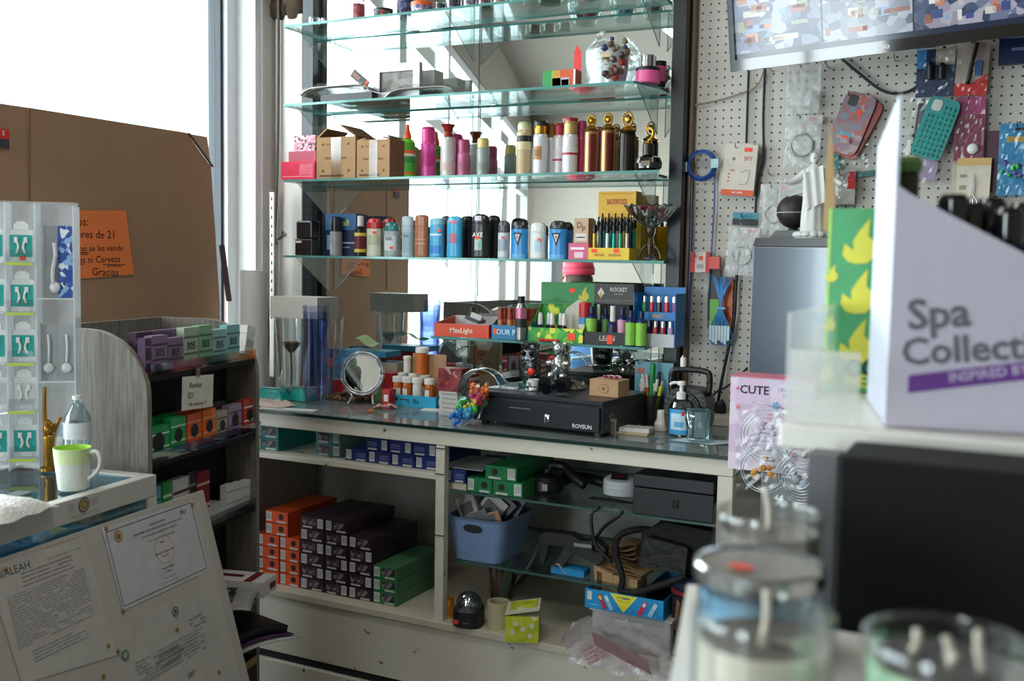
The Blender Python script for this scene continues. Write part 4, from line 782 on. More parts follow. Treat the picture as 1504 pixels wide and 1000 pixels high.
BX('tobacco_carton', 'beige carton with brown leaf print standing on the pink box', 'carton', 843, 864, 320, 357, 2.98, .05, [M('C4A488', .5), M('B8987C'), M('CCAE92')], zz+.001, [(.1, .08, .9, .38, M('D8D0C8')), (.2, .2, .8, .24, INK)], [('D', .38, .70, .34, M('7A4A28')), ('p', .68, .62, .3, M('7A4A28'))])
# yellow tray of vape pens
xc, zb, w_, h = span(864, 924, 364, 380, 2.965, z); t = T('pen_tray', 'yellow display tray holding vape pens %s' % t2, 'tray', (xc, 2.965, zb)); YL = M('E8C224', .4, 0, .05); dd = .10
b = MB(); b.box((-w_/2, 0, 0), (w_/2, .003, h), YL); b.rect(-w_*.35, h*.3, -w_*.1, h*.5, M('B88A10')); b.rect(w_*.0, h*.3, w_*.3, h*.5, M('B88A10')); b.rect(-w_*.42, h*.6, -w_*.28, h*.9, TAG, .001); b.rect(w_*.12, h*.6, w_*.26, h*.95, TAG, .001); b.build('front_wall', t)
MB().box((-w_/2, dd-.003, 0), (w_/2, dd, h*3.2), YL).build('back_wall', t); MB().box((-w_/2, .0035, 0), (-w_/2+.003, dd-.0035, h), YL).build('side_wall', t); MB().box((w_/2-.003, .0035, 0), (w_/2, dd-.0035, h), YL).build('side_wall', t); MB().box((-w_/2+.0035, .0035, 0), (w_/2-.0035, dd-.0035, .004), YL).build('tray_floor', t)
def vape(x, y, col, hh, label):
    p = (xc+x, 2.965+y, zb+.0045); tt = T('vape_pen', label, 'vape pen', p, 0, 'vape pens in the yellow tray')
    MB().lathe([(.0055, 0), (.0058, .002), (.0058, hh*.62), (.0045, hh*.66)], M(col, .3, .3), 12).build('battery', tt); MB().lathe([(.0062, hh*.665), (.0066, hh*.7), (.0062, hh*.86), (.003, hh*.9), (.003, hh)], BLACK, 12).build('mouthpiece', tt)
vc = ['C8A824', '20221E', 'D8D8D8', '1E9A8A', '1C9478', 'B8B4B0']; vn = ['gold-yellow', 'black', 'white', 'teal', 'sea green', 'silver grey']
for r_ in range(3):
    for i in range(6): vape(-w_*.40+i*w_*.16+r_*.002, .016+r_*.027, vc[(i+r_*2) % 6] if r_ else vc[i], .118+.012*r_, '%s vape pen with black tip, %s row of the yellow tray, %s along' % (vn[(i+r_*2) % 6] if r_ else vn[i], ['front', 'middle', 'back'][r_], ORD[i]))
BX('cigar_box', 'yellow cigar box with red arched lettering behind the vape pens', 'box', 879, 934, 281, 320, 3.09, .06, [M('E8B020', .4, 0, .04), M('B88A18'), M('D8A41C')], None, [(.06, .90, .94, .93, M('C89010'))], [('BACKWOODS', .5, .60, .30, M('B03028'), .42)])
BX('cigar_box', 'plain yellow box holding up the lettered cigar box', 'box', 882, 932, 321, 378, 3.09, .06, [M('C89A1C', .4), M('B88A18'), M('D8A41C')], z)
# cut glass bowl on a bronze figure stand
xc, zb, w_, h = span(918, 993, 303, 382, 3.03, z); t = T('glass_compote', 'cut glass bowl on a bronze and glass stand', 'bowl', (xc, 3.03, zb)); CG = G('E8E8E4', .22, .05, 1.3, 'cut_glass'); BZ = M('6A5A48', .25, .8); kk = w_/2
b = MB(); n = 40; pr_ = [(.18, .60), (.40, .68), (.72, .82), (.96, .96), (1.0, 1.0), (.92, .98), (.62, .82), (.3, .7)]
vs = []
for i, (r, zz) in enumerate(pr_):
    for k in range(n): a = 2*math.pi*k/n; q = r*kk*(1+.06*(k % 2)*(r > .5)); vs.append((q*math.cos(a), q*math.sin(a)*.85, zz*h+(.006 if k % 2 and r > .9 else 0)))
b.add(vs, [(i*n+k, i*n+(k+1) % n, (i+1)*n+(k+1) % n, (i+1)*n+k) for i in range(len(pr_)-1) for k in range(n)], CG); b.build('bowl', t)
b = MB(); b.lathe([(.30*kk, 0), (.32*kk, .02*h), (.10*kk, .10*h)], CG, 20); b.build('foot', t)
b = MB(); b.lathe([(.12*kk, .11*h), (.16*kk, .3*h), (.1*kk, .42*h), (.18*kk, .52*h), (.2*kk, .595*h)], BZ, 14)
for s_ in (-1, 1): b.tube([(s_*.45*kk, 0, 0.0), (s_*.35*kk, 0, .18*h), (s_*.12*kk, 0, .30*h)], .004, BZ, 8)
b.build('stem', t)
b = MB()
for i in range(60): a = random.uniform(0, 6.28); q = random.uniform(0, .62)*kk; b.blob((q*math.cos(a)-.1*kk, q*.8*math.sin(a), h*(.92+.10*random.random()*(1-q/kk))), (.009, .007, .004), M(['A01824', 'C82A34', '7A1420'][i % 3], .5), 6, .3)
b.build('red_petals', None, (xc, 3.03, zb), label='dried red petals heaped in the cut glass bowl', cat='petals', kind='stuff')
# ---- second shelf from the top (z index 4)
z = ZS[4]+.0005; t4 = 'on the second glass shelf from the top'
BX('black_case', 'flat dark grey case under a wrapped tray', 'case', 471, 546, 137, 150, 2.965, .18, [M('34363C', .4), M('2A2C30'), M('3A3C42')], z)
zz = z+span(471, 546, 137, 150, 2.965, z)[3]
def wrapped(name, label, x0, x1, yt, yb, zb_, Y=2.96):
    xc, _, w_, h = span(x0, x1, yt, yb, Y, zb_); t = T(name, label, 'tray', (xc, Y, zb_))
    MB().sheet(lambda u, v: ((u-.5)*w_, v*.17, .003+h*.55*(1-(2*u-1)**6)), 14, 6, M('A4A09A', .25, .6, .1, .3, 30)).build('metal_tray', t, thick=.004)
    rnd = random.Random(x0); MB().sheet(lambda u, v: ((u-.5)*w_*1.06, v*.18-.004, .006+h*.75*(1-(2*u-1)**4)+rnd.uniform(-.003, .003)), 26, 12, FILM, False).build('cling_wrap', t)
wrapped('wrapped_tray', 'silver tray in clear wrap lying on the flat dark case', 440, 545, 119, 139, zz+.001)
xc, zb, w_, h = span(548, 616, 93, 149, 3.0, z); t = T('picture_frame', 'silver-grey picture frame standing %s' % t4, 'picture frame', (xc, 3.0, zb)); bw = w_*.14
b = MB(); FM = M('B4B6B8', .3, .5, .03)
b.box((-w_/2, 0, 0), (w_/2, .02, bw), FM); b.box((-w_/2, 0, h-bw), (w_/2, .02, h), FM); b.box((-w_/2, 0, bw), (-w_/2+bw, .02, h-bw), FM); b.box((w_/2-bw, 0, bw), (w_/2, .02, h-bw), FM); b.build('moulding', t)
MB().box((-w_/2+bw+.0005, .008, bw+.0005), (w_/2-bw-.0005, .014, h-bw-.0005), BLOBS(['5A544C', '6E6860', '4A4640', '7A746C'], 45, .15)).build('picture', t)
BX('grey_block', 'grey box behind the picture frame', 'box', 612, 638, 103, 143, 3.08, .06, [M('A8A6A0', .5)]*3, z)
wrapped('wrapped_tray', 'silver tray in clear wrap leaning in front of the picture frame', 566, 668, 121, 143, z, 2.955)
p = onY(528, 116, 3.02); b = MB(); b.X = Matrix.Rotation(math.radians(38), 4, 'Y'); b.box((-.04, 0, -.015), (.04, .006, .015), M('2A2624', .4)); b.rect(-.035, -.008, .035, .008, M('8A5A40')); b.rect(.0, -.012, .036, .012, M('3A3A3C'), .001); b.rect(.028, -.015, .04, .015, M('D85A2A'), .0012); b.X = None
b.build('small_packet', None, p, label='small dark and orange packet propped on the wrapped tray', cat='packet')
BX('toy_box', 'small green to red box with a little grey picture', 'box', 797, 845, 103, 131, 3.02, .05, [M('D8542A', .4), M('A83A20'), M('C84A28')], z, [(0, 0, .28, 1, M('2E9A50', .4)), (.28, 0, .42, 1, M('A8A838', .4)), (.42, .0, .55, 1, M('D88A2C')), (.3, .15, .82, .6, M('B8B4C0')), (.34, .2, .56, .5, M('7A7484')), (.58, .2, .8, .5, M('3A3A5A')), (.94, 0, 1, 1, WHITE)])
p = onY(848, 100, 3.1); b = MB(); b.prism([(-.012, -.075), (.012, -.062), (.012, .05), (-.002, .075), (-.012, .05)], 0, .002, M('F0383A', .4)); b.build('red_tag', None, (p.x, 3.1, p.z), label='narrow red paper tag standing behind the small green box', cat='tag')
# bagged bundle
xc, zb, w_, h = span(862, 935, 57, 128, 3.03, z); t = T('bagged_bundle', 'clear bag stuffed with trinkets beside the pink-banded jars', 'bag', (xc, 3.03, zb))
b = MB(); b.lathe([(.34*w_, 0), (.40*w_, .3*h), (.42*w_, .75*h), (.44*w_, .78*h)], M('C8CCD0', .25, .2, .1), 26, sy=.6, c=(-.08*w_, 0, 0)); b.build('white_tub', t)
b = MB(); 
for i in range(46): b.blob((w_*(.10+random.uniform(-.16, .28)), -.02+random.uniform(-.05, .02), h*random.uniform(.12, .9)), (random.uniform(.006, .014),)*3, M(['6A4A38', '3A3A6A', '8A7A5A', 'C0392E', 'A8A49E', '4A3A34', 'D0C8B8'][i % 7], .4), 6, .35)
b.rect(-.05*w_, h*.52, .15*w_, h*.62, M('E0C8A0'), .075); b.build('trinkets', t)
rn = random.Random(3); b = MB(); b.sheet(lambda u, v: (w_*(.52+.05*math.sin(v*9))*math.cos(6.283*u)*(1-.45*max(0, v-.75)*4*.6), -.02+.085*math.sin(6.283*u), h*(v*1.12)) if False else (w_*(.50-.28*max(0, v-.72)/.28)*math.cos(6.283*u)+rn.uniform(-.004, .004)+w_*.03, .075*math.sin(6.283*u)+rn.uniform(-.004, .004)-.005, .001+h*v*1.02+rn.uniform(0, .004)), 26, 16, FILM, False); b.build('clear_bag', t)
def jar3(label, x0, x1, yt, yb, Y, parts): return VS('cream_jar', label, 'jar', x0, x1, yt, yb, Y, parts, z)
PKB = M('E8609A', .35)
jar3('wide pink-banded jar with a silver pillar lid', 934, 970, 82, 123, 3.02, [('base', [(.98, 0, PKB), (1, .04, PKB), (1, .42, PKB), (1, .43, BLACK), (1, .53, BLACK), (.96, .56, BLACK)]), ('lid', [(.62, .565, CHROME), (.64, .6, CHROME), (.64, .98, CHROME), (.6, 1, CHROME)])])
jar3('slim pink and black jar behind the silver-lidded one', 961, 978, 90, 122, 3.10, [('body', [(.95, 0, BLACK), (1, .2, BLACK), (1, .22, PKB), (1, .8, PKB)]), ('lid', [(1.05, .805, BLACK), (1.05, .98, BLACK), (.9, 1, BLACK)])])
# ---- topmost shelf
z = ZS[5]+.0005; t5 = 'on the topmost glass shelf'
CJ = G('F0F4F4', .16, .03, 1.2, 'jar_glass')
def jar(label, x0, x1, yt, yb, Y, cont, lid=None, ch=.6, nm='glass_jar', ct='jar'):
    parts = [('glass', [(.9, 0, CJ), (1, .04, CJ), (1, .82, CJ), (.8, .88, CJ)]), ('contents', [(.86, .05, cont), (.88, .1, cont), (.88, ch, cont), (.7, ch+.02, cont)])]
    if lid: parts.append(('lid', [(.85, .885, lid), (.88, .9, lid), (.88, 1, lid)]))
    return VS(nm, label, ct, x0, x1, yt, yb, Y, parts, z)
jar('tiny glass with red trim at the window end %s' % t5, 453, 470, 24, 41, 2.99, M('D8D8DC', .3), ch=.3); jar('second tiny glass with red trim %s' % t5, 471, 485, 26, 40, 2.99, M('D0D0D8', .3), ch=.3)
jar('cork-topped glass jar of pink and orange sweets %s' % t5, 514, 537, -2, 32, 3.0, BLOBS(['D84A5A', 'F0743A', '9A4A9A', 'E88AA0', 'F06048'], 90), M('C8A47A', .7), .72)
VS('round_tin', 'short black tin with yellow and red trim %s' % t5, 'tin', 549, 577, 14, 30, 3.0, [('tin', [(.95, 0, BLOBS(['2A2A2C', 'C8A838', '2A2A2C', 'B8303A', '5A5A5A'], 70)), (1, .1, BLOBS(['2A2A2C', 'C8A838', '2A2A2C', 'B8303A', '5A5A5A'], 70)), (1, .78, BLOBS(['2A2A2C', 'C8A838', '2A2A2C', 'B8303A', '5A5A5A'], 70))]), ('lid', [(1.04, .785, BLACK), (1.04, .97, BLACK), (.95, 1, BLACK)])], z)
VS('round_tub', 'navy glittery tub beside the orange-lidded one %s' % t5, 'tub', 583, 610, -4, 25, 3.04, [('tub', [(.9, 0, BLOBS(['1C2444', '2A3864', '141A34', '5A6A94'], 120)), (1, .1, BLOBS(['1C2444', '2A3864', '141A34', '5A6A94'], 120)), (1, .9, M('1C2444'))])], z)
VS('round_tub', 'clear tub of blue beads with bright orange lid %s' % t5, 'tub', 604, 636, 4, 23, 2.99, [('tub', [(.92, 0, BLOBS(['8A94B8', 'D8D4D8', '4A5A9A', 'C87A5A'], 100)), (1, .1, BLOBS(['8A94B8', 'D8D4D8', '4A5A9A', 'C87A5A'], 100)), (1, .6, M('A8A8B8'))]), ('lid', [(1.02, .61, M('F0682A', .35)), (1.04, .96, M('F0682A', .35)), (.9, 1, M('F0682A', .35))])], z)
for i, (x0, x1, yt, c_, nm) in enumerate(((638, 655, 2, ['3A3A34', '6A5A40', '2A2A2A'], 'dark olive'), (655, 678, -3, ['4A2A5A', '8A5A9A', '2E1E3A'], 'deep purple'), (680, 700, -3, ['C8C4D0', 'F0F0F0', '8A7AA0'], 'frosty lilac'), (702, 722, -3, ['8A4A4A', 'B87A7A', '6A3A44'], 'wine red'), (724, 744, -6, ['C07A6A', 'E0A08A', 'A8B0A8'], 'peach'), (748, 770, -8, ['B8C0B8', 'D8C8A8', '8A9A8A'], 'grey-green'))):
    jar('%s glass votive cup %s' % (nm, t5), x0, x1, yt, 20-i*3, 3.0, BLOBS(c_, 80), ch=.75, nm='votive_cup', ct='cup')
for i, (x0, x1, yt, lb) in enumerate(((782, 836, -14, 'clear glass dish with green and pink trim'), (846, 890, -16, 'pale blue glass dish'), (893, 935, -20, 'clear glass dish with a red base'), (938, 976, -22, 'plain clear glass dish near the black post'))):
    xc, zb, w_, h = span(x0, x1, yt, 6-i*5, 3.05, z); c_ = [M('3A8A5A', .3), M('5A9ACA', .3), M('D8303A', .3), M('9AA0A4', .3)][i]
    t = T('glass_dish', '%s %s' % (lb, t5), 'dish', (xc, 3.05, zb)); r = w_/2
    MB().lathe([(.55*r, .004), (.6*r, .008), (.95*r, .05), (1*r, .07), (.9*r, .06), (.5*r, .014)], CJ, 26).build('bowl', t); MB().lathe([(.5*r, 0), (.55*r, .003)], c_, 26).build('base', t)
    if i < 3:
        b = MB()
        for k in range(14): a = k*.9; b.blob((.45*r*math.cos(a), .45*r*math.sin(a), .03+.006*(k % 3)), .012, [M('D0607A', .4), M('8AB4D8', .4), M('C04A4A', .4)][i], 6, .2)
        b.build('wrapped_sweets', None, (xc, 3.05, zb), label='wrapped sweets heaped in the %s' % lb.replace('clear glass ', ''), cat='sweets', kind='stuff')
# ---------------------------------------------------------------- lowest glass shelf
z = ZS[1]+.0005; t1 = 'on the lowest glass shelf'
def tray(name, label, x0, x1, yt, yb, Y, dp, mat, inner, text=None, tm=None, wall=None, zb_=None, th=.0025, decs=()):
    xc, zb, w_, h = span(x0, x1, yt, yb, Y, zb_ if zb_ is not None else z); wall = wall or h
    t = T(name, label, 'tray', (xc, Y, zb))
    b = MB(); b.box((-w_/2, 0, 0), (w_/2, th, h), mat); 
    if text: b.text(text, (0, h*.5), min(h*.55, w_*1.35/len(text)), tm or WHITE)
    for q in decs: b.rect((q[0]-.5)*w_, q[1]*h, (q[2]-.5)*w_, q[3]*h, q[4], .001)
    b.build('front_wall', t)
    for s_ in (-1, 1):
        x = -w_/2 if s_ < 0 else w_/2-th
        b = MB(); vs = [(x, th, 0), (x+th, th, 0), (x+th, dp, 0), (x, dp, 0), (x, th, h), (x+th, th, h), (x+th, dp, wall), (x, dp, wall)]; b.add(vs, [(0, 3, 2, 1), (4, 5, 6, 7), (0, 1, 5, 4), (1, 2, 6, 5), (2, 3, 7, 6), (3, 0, 4, 7)], mat); b.build('side_wall', t)
    MB().box((-w_/2+th, dp-th, 0), (w_/2-th, dp, wall), inner).build('back_wall', t); MB().box((-w_/2+th, th, 0), (w_/2-th, dp-th, th), inner).build('tray_floor', t)
    return t, xc, w_, h
OR = M('D84A2A', .4, 0, .06)
t, xc, w_, h = tray('lighter_tray', 'orange-red open tray of lighters at the end of the lowest shelf', 638, 718, 476, 492, 2.965, .14, OR, M('C8C4C4', .6), 'MaxLight', M('F0D8C8'), .065)
for i, (x, y, c, an, lb) in enumerate(((-.055, .05, '2A3ED0', 20, 'blue lighter'), (-.02, .07, '1A1A1E', -30, 'black lighter'), (.01, .05, '202024', 50, 'second black lighter'), (.03, .09, 'C8CCD0', 10, 'silver lighter'), (.05, .05, '16161A', -60, 'third black lighter'), (-.04, .10, '2438C0', 80, 'darker blue lighter'))):
    tt = T('lighter', '%s lying in the orange-red tray' % lb, 'lighter', (xc+x, 2.965+y, z+.012+.012*(i % 2)), math.radians(an), 'lighters in the orange-red tray'); tt.rotation_euler = (math.radians(90), .1, math.radians(an))
    b = MB(); b.lathe([(.006, -.035), (.0065, -.03), (.0065, .018)], M(c, .2), 12, sx=1.6); b.build('body', tt); MB().lathe([(.0062, .0185), (.0062, .032), (.004, .034)], CHROME, 12, sx=1.4).build('metal_top', tt)
b = MB(); b.X = Matrix.Rotation(.3, 4, 'Y'); b.box((-.03, 0, 0), (.025, .05, .012), M('3A3C40', .3)); b.box((-.012, .0, .0125), (.03, .01, .03), M('C8CCD0', .2)); b.box((-.02, 0, .013), (-.012, .02, .045), BLACK); b.X = None; b.build('small_gadget', None, (xc+.01, 3.02, z+.05), label='small black and silver gadget on top of the lighters', cat='gadget')
# blue display of orange tubes with a silver can
t, xc, w_, h = tray('tube_display', 'blue display box holding orange tubes on the lowest shelf', 722, 780, 478, 497, 2.965, .09, M('2A7AAA', .4), M('C8C0B8'), 'OUR PICK', M('C8E0F0'), .09, decs=((.05, .35, .13, .75, TAG),))
for i in range(8):
    r_, k = divmod(i, 4); tt = T('orange_tube', 'orange-brown tube in the blue display box, %s row, %s along' % (['front', 'back'][r_], ORD[k]), 'tube', (xc-w_*.36+k*w_*.24, 2.99+r_*.035, z+.0035), 0, 'orange tubes in the blue display')
    MB().lathe([(.009, 0, M('B8502A', .3)), (.0095, .03, M('C87A4A', .3)), (.0095, .06, M('9A3A2A', .3)), (.0095, .085, M('B8603A', .3))], None, 14).build('body', tt); MB().lathe([(.0096, .0855), (.0096, .098), (.008, .1)], M('8A3A24', .3), 14).build('cap', tt)
VS('silver_can', 'silver and pink slim can with a black cap on the lowest shelf', 'can', 757, 774, 435, 496, 2.955, [('can', [(.95, 0, STEEL), (1, .03, STEEL), (1, .3, M('2A2A2C')), (1, .5, M('C87A98', .3, .4)), (1, .74, STEEL), (.6, .84, STEEL)]), ('cap', [(.62, .845, BLACK), (.62, 1, BLACK)])], z)
# green-yellow tray with dark bottles, white caps
GYB = BLOBS(['3AA03A', '7AC83A', 'E8E84A', '4AB04A', '2A8A3A'], 60)
t, xc, w_, h = tray('bottle_tray', 'green and yellow patterned tray with small dark bottles', 776, 856, 482, 501, 2.96, .10, GYB, GYB, None, None, .12, decs=((.72, .2, .86, .7, TAG),))
b = MB(); b.prism([(-.02, .0), (.07, .0), (.07, .12), (.04, .13), (.0, .10), (-.02, .05)], 0, .002, M('C8C0B4', .5)); b.build('die_cut_card', t, (.0, .085, .005))
def drop(x, y, base, cap, hh, r, label, group, zz=.0035):
    tt = T('small_bottle', label, 'bottle', (x, y, z+zz), 0, group)
    MB().lathe([(r*.9, 0), (r, .003), (r, hh*.45), (r*.7, hh*.55), (r*.55, hh*.56)], M(base, .2, 0, .05), 16).build('body', tt)
    MB().lathe([(r*.8, hh*.565), (r*.85, hh*.6), (r*.7, hh*.93), (r*.5, hh)], M(cap, .3), 16).build('cap', tt); MB().lathe([(r*1.03, hh*.1), (r*1.03, hh*.4)], M('8A2A3A' if base == '1A1428' else '6A5A8A', .4), 16, cap=False).build('label', tt)
for i in range(5): drop(xc-w_*.34+i*.021, 2.985+(i % 2)*.02, '1A1428', 'E4E2DE', .088, .010, 'dark bottle with white cap in the patterned tray, %s from the orange tubes' % ORD[i], 'white-capped bottles in the patterned tray')
b = MB()
for i in range(7): b.blob((-.03+i*.010, -.003*(i % 2), .006), (.007, .005, .005), M('D81E2E', .2), 8)
b.build('red_keyring', None, (xc-.02, 2.952, z), label='string of small red beads at the edge of the patterned tray', cat='beads')
# big green box and the dark box above the trays
BX('display_header', 'green box with a small yellow flame and orange tag', 'box', 795, 873, 415, 447, 3.05, .045, [M('2E8A4A', .4, 0, .05), M('267A40'), M('3A9A58')], None, [(.02, .1, .98, .13, M('1E6A38')), (.54, .55, .64, .75, TAG)], [('cones', .3, .22, .12, M('1E6A38'))])
yb_ = onY(834, 447, 3.05)
MB().box((-.05, .0, 0), (.05, .03, yb_.z-z-.001), M('3E7A34', .5)).build('prop_box', None, (yb_.x, 3.066, z+.0005), label='green carton behind the trays carrying the flame box', cat='carton')
def flame(b, x, zz, s, mat, e): b.quad([(x+px_*s, -e, zz+pz_*s) for px_, pz_ in ((-.05, 0), (.2, .02), (.38, .22), (.36, .45), (.2, .62), (.22, 1), (.0, .72), (-.12, .5), (-.1, .3), (-.3, .45), (-.34, .2), (-.22, .05))], mat)
p = onY(857, 437, 3.05); b = MB(); flame(b, 0, 0, .05, M('C8C03A', .4), .001); b.build('flame_mark', None, (p.x, 3.0495, p.z-.012), label='yellow flame mark stuck on the green box', cat='emblem')
BX('display_header', 'dark grey box with white lettering above the bottles', 'box', 873, 931, 417, 447, 3.05, .045, [M('3A3634', .4, 0, .05), M('2A2826'), M('4A4644')], None, [(.05, .2, .95, .22, M('8A8070')), (.05, .12, .7, .14, M('8A8070'))], [('ROCKET', .62, .72, .27, M('D8D4CC'), .85), ('G R I N D', .62, .50, .11, M('A8A49C'))])
p = onY(883, 430, 3.05); b = MB(); b.quad([(-.012, -.001, 0), (0, -.001, -.018), (.012, -.001, 0), (0, -.001, .018)], M('D8D4CC')); b.quad([(-.006, -.0015, -.008), (0, -.0015, -.018), (.006, -.0015, -.008), (0, -.0015, .002)], M('C8A83A')); b.build('diamond_mark', None, (p.x, 3.0495, p.z), label='white diamond mark on the dark grey box', cat='emblem')
yb_ = onY(902, 447, 3.05); MB().box((-.045, 0, 0), (.045, .03, yb_.z-z-.001), M('26221E', .5)).build('prop_box', None, (yb_.x, 3.068, z+.0005), label='dark carton behind the trays carrying the dark grey box', cat='carton')
t, xc, w_, h = tray('bottle_tray', 'black lettered tray of lime and navy bottles', 858, 926, 488, 503, 2.965, .10, M('1C1A1C', .4), M('2A2828'), 'LEAN', M('C8B8A0'), .05, decs=((.5, .1, .62, .8, TAG),))
VS('red_can', 'red and blue slim can behind the lime bottle', 'can', 850, 868, 444, 492, 3.0, [('can', [(1, 0, M('C8C0C0')), (1, .3, M('C8C0C0')), (1, .45, M('3A8AB8', .3)), (1, .62, M('B82A2A', .3))]), ('cap', [(1.0, .625, M('C0282A', .3)), (1, .97, M('C0282A', .3)), (.9, 1, M('C0282A', .3))])], z+.004)
def lime(label, x0, x1, yt, yb, Y, body='8AC84A', cap='1A2450', zz=None, split=.72):
    VS('small_bottle', label, 'bottle', x0, x1, yt, yb, Y, [('body', [(.95, 0, M('1A2A5A', .2)), (1, .03, M('1A2A5A', .2)), (1, split, M('1A2A5A', .2)), (.5, split+.08, M('1A2A5A', .2))]), ('label', [(1.03, .04, M(body, .4)), (1.03, split-.05, M(body, .4))]), ('cap', [(.5, split+.085, M(cap, .3)), (.5, 1, M(cap, .3))])], z if zz is None else zz)
lime('lime-labelled bottle with dark cap nearest the red can', 861, 877, 450, 492, 2.99, zz=z+.004); lime('dark green bottle behind the white-capped one in the black tray', 884, 895, 452, 490, 3.03, '6A9A4A', zz=z+.004)
lime('navy bottle with tall white cap in the black tray', 892, 908, 449, 492, 2.985, '2A2A44', 'E0DEDA', z+.004, .5); lime('second white-capped navy bottle behind the first', 874, 884, 447, 488, 3.02, '2A2A3A', 'D8D6D2', z+.004, .5)
lime('pink-labelled bottle beside the navy white-capped one', 907, 921, 452, 492, 2.99, 'D89AB8', zz=z+.004)
lime('lime bottle standing forward by the black tray', 919, 934, 456, 505, 2.96); lime('outer lime bottle standing forward near the lighters', 934, 950, 457, 506, 2.96)
# two-tier lighter display
xc, zb, w_, h = span(930, 992, 422, 506, 2.99, z); t = T('lighter_display', 'blue two-tier cardboard display of lighters on the lowest shelf', 'display', (xc, 2.99, zb)); BLU = M('1E7AC0', .4); d_ = .10
MB().box((-w_/2, d_-.002, 0), (w_/2, d_, h), BLU).build('back_wall', t); 
for x in (-w_/2, w_/2-.002): MB().box((x, .0, 0), (x+.002, d_-.003, h*.9), BLU).build('side_wall', t)
b = MB().box((-w_/2+.0025, 0, 0), (w_/2-.0025, .002, h*.22), M('C8CCD4', .5)); b.build('lower_front', t); b = MB().box((-w_/2+.0025, .03, h*.44), (w_/2-.0025, .032, h*.58), BLU); b.text('VIVID', (0, h*.51), h*.10, M('E89A2A', .4)) if False else None; b.X = Matrix.Translation((0, .03, 0)); b.text('VIVO', (0, h*.505), h*.09, M('E8A83A', .4)); b.X = None; b.build('upper_front', t)
MB().box((-w_/2+.0025, .033, h*.44), (w_/2-.0025, d_-.003, h*.46), BLU).build('upper_floor', t)
for r_, (zz, y0, cs) in enumerate(((h*.465, .045, ['1E8A4A', 'C82A4A', '20222A', 'B82030', '6A2A7A']), (h*.05, .012, ['1E6ACA', '2A2A30', 'C03A3A', 'B03A3A', 'B89AC8']))):
    for k, c in enumerate(cs):
        tt = T('lighter', '%s lighter in the blue display, %s tier' % (['green', 'pink-red', 'black', 'dark red', 'purple', 'blue', 'charcoal', 'red', 'brick red', 'lilac'][r_*5+k], ['upper', 'lower'][r_]), 'lighter', (xc-w_*.36+k*w_*.18, 2.99+y0, z+zz+.001), 0, 'lighters in the two-tier display')
        MB().lathe([(.0075, 0), (.0085, .003), (.0085, .05)], M(c, .2), 12, sy=.6).build('body', tt); MB().lathe([(.008, .0505), (.008, .068), (.005, .07)], CHROME, 12, sy=.6).build('metal_top', tt)
# ---------------------------------------------------------------- goods on the counter
z = ZC+.0005; tc_ = 'on the glass counter'
def on(px, py): return onZ(px, py, z)
# teal wipe packs
for i, (px, py, an, lb, dz) in enumerate(((398, 588, 8, 'teal pack of wipes nearest the tobacco rack', 0), (425, 589, -6, 'teal pack of wipes nearer the blue cups', .0))):
    p = on(px, py); b = MB(); b.sheet(lambda u, v: ((u-.5)*.13, (v-.5)*.075, .002+.042*(1-(2*u-1)**6)*(1-(2*v-1)**4)), 14, 12, M('1AA098', .3, 0, .06)); b.sheet(lambda u, v: ((u-.5)*.13, (v-.5)*.075, .001), 2, 2, M('1AA098', .3)); 
    b.sheet(lambda u, v: ((u-.5)*.07, (v-.5)*.035, .0445+.0*u), 2, 2, M('7AD0CA', .3)); b.build('wipes_pack', None, (p.x, p.y+(.05 if i else .0), p.z), math.radians(an), label=lb, cat='wipes')
p = on(398, 596); b = MB(); rn = random.Random(5)
b.sheet(lambda u, v: ((u-.5)*.15, (v-.5)*.09, .004+rn.uniform(0, .022)*(1-(2*u-1)**4)*(1-(2*v-1)**4)), 12, 8, M('D0B8AC', .8)); b.build('crumpled_tissue', None, p, label='crumpled pale tissue in front of the teal wipes', cat='tissue')
p = on(418, 602); MB().box((-.10, -.02, 0), (.10, .02, .002), PAPER).build('paper_slip', None, (p.x, p.y+.015, p.z), .22, label='long white paper slip along the counter edge near the rack', cat='paper')
# vase with dried flower, white box on top
Yv = 2.86; xc, zb, w_, h = span(409, 447, 466, 580, Yv, z); t = T('glass_vase', 'tall clear glass vase with a dried flower head inside', 'vase', (xc, Yv, zb)); VG = G('F8FAFA', .10, .03, 1.1, 'vase_glass')
b = MB(); b.lathe([(w_*.3, 0), (w_*.36, .004), (w_*.42, h*.5), (w_*.52, h*.99), (w_*.49, h*.99), (w_*.39, h*.5), (w_*.33, .01), (0, .01)], VG, 26); b.build('glass', t)
t = T('dried_flower', 'dried brown flower head on a dark stem in the tall vase', 'dried flower', (xc, Yv, zb+.011))
b = MB(); b.tube([(.0, 0, 0), (.002, 0, h*.3), (-.002, 0, h*.52)], .0035, M('1E1C16', .7), 6); b.build('stem', t)
b = MB(); b.lathe([(.006, h*.525), (.03, h*.62), (.034, h*.65), (.0, h*.66)], M('5A4634', .8, 0, .3, .5, 60), 16)
for i in range(22): a = i*2.4; q = .03*math.sqrt(i/22); b.blob((q*math.cos(a), q*math.sin(a), h*.655), (.005, .005, .004), M('A88A62', .8), 6, .3)
b.build('flower_head', t)
xv2 = onY(497, 520, Yv+.1).x
t = T('glass_vase', 'second clear glass vase hidden behind the blue cups', 'vase', (onY(482, 520, 2.98).x, 2.98, zb)); MB().lathe([(w_*.3, 0), (w_*.36, .004), (w_*.42, h*.5), (w_*.5, h*1.0)], VG, 26).build('glass', t)
BX('white_carton', 'long white carton lying across the two glass vases', 'carton', 397, 466, 436, 467, Yv-.05, .12, [M('C8C4BC', .6, 0, .03), M('A8A49C'), M('D8D5CE')], zb+h+.001)
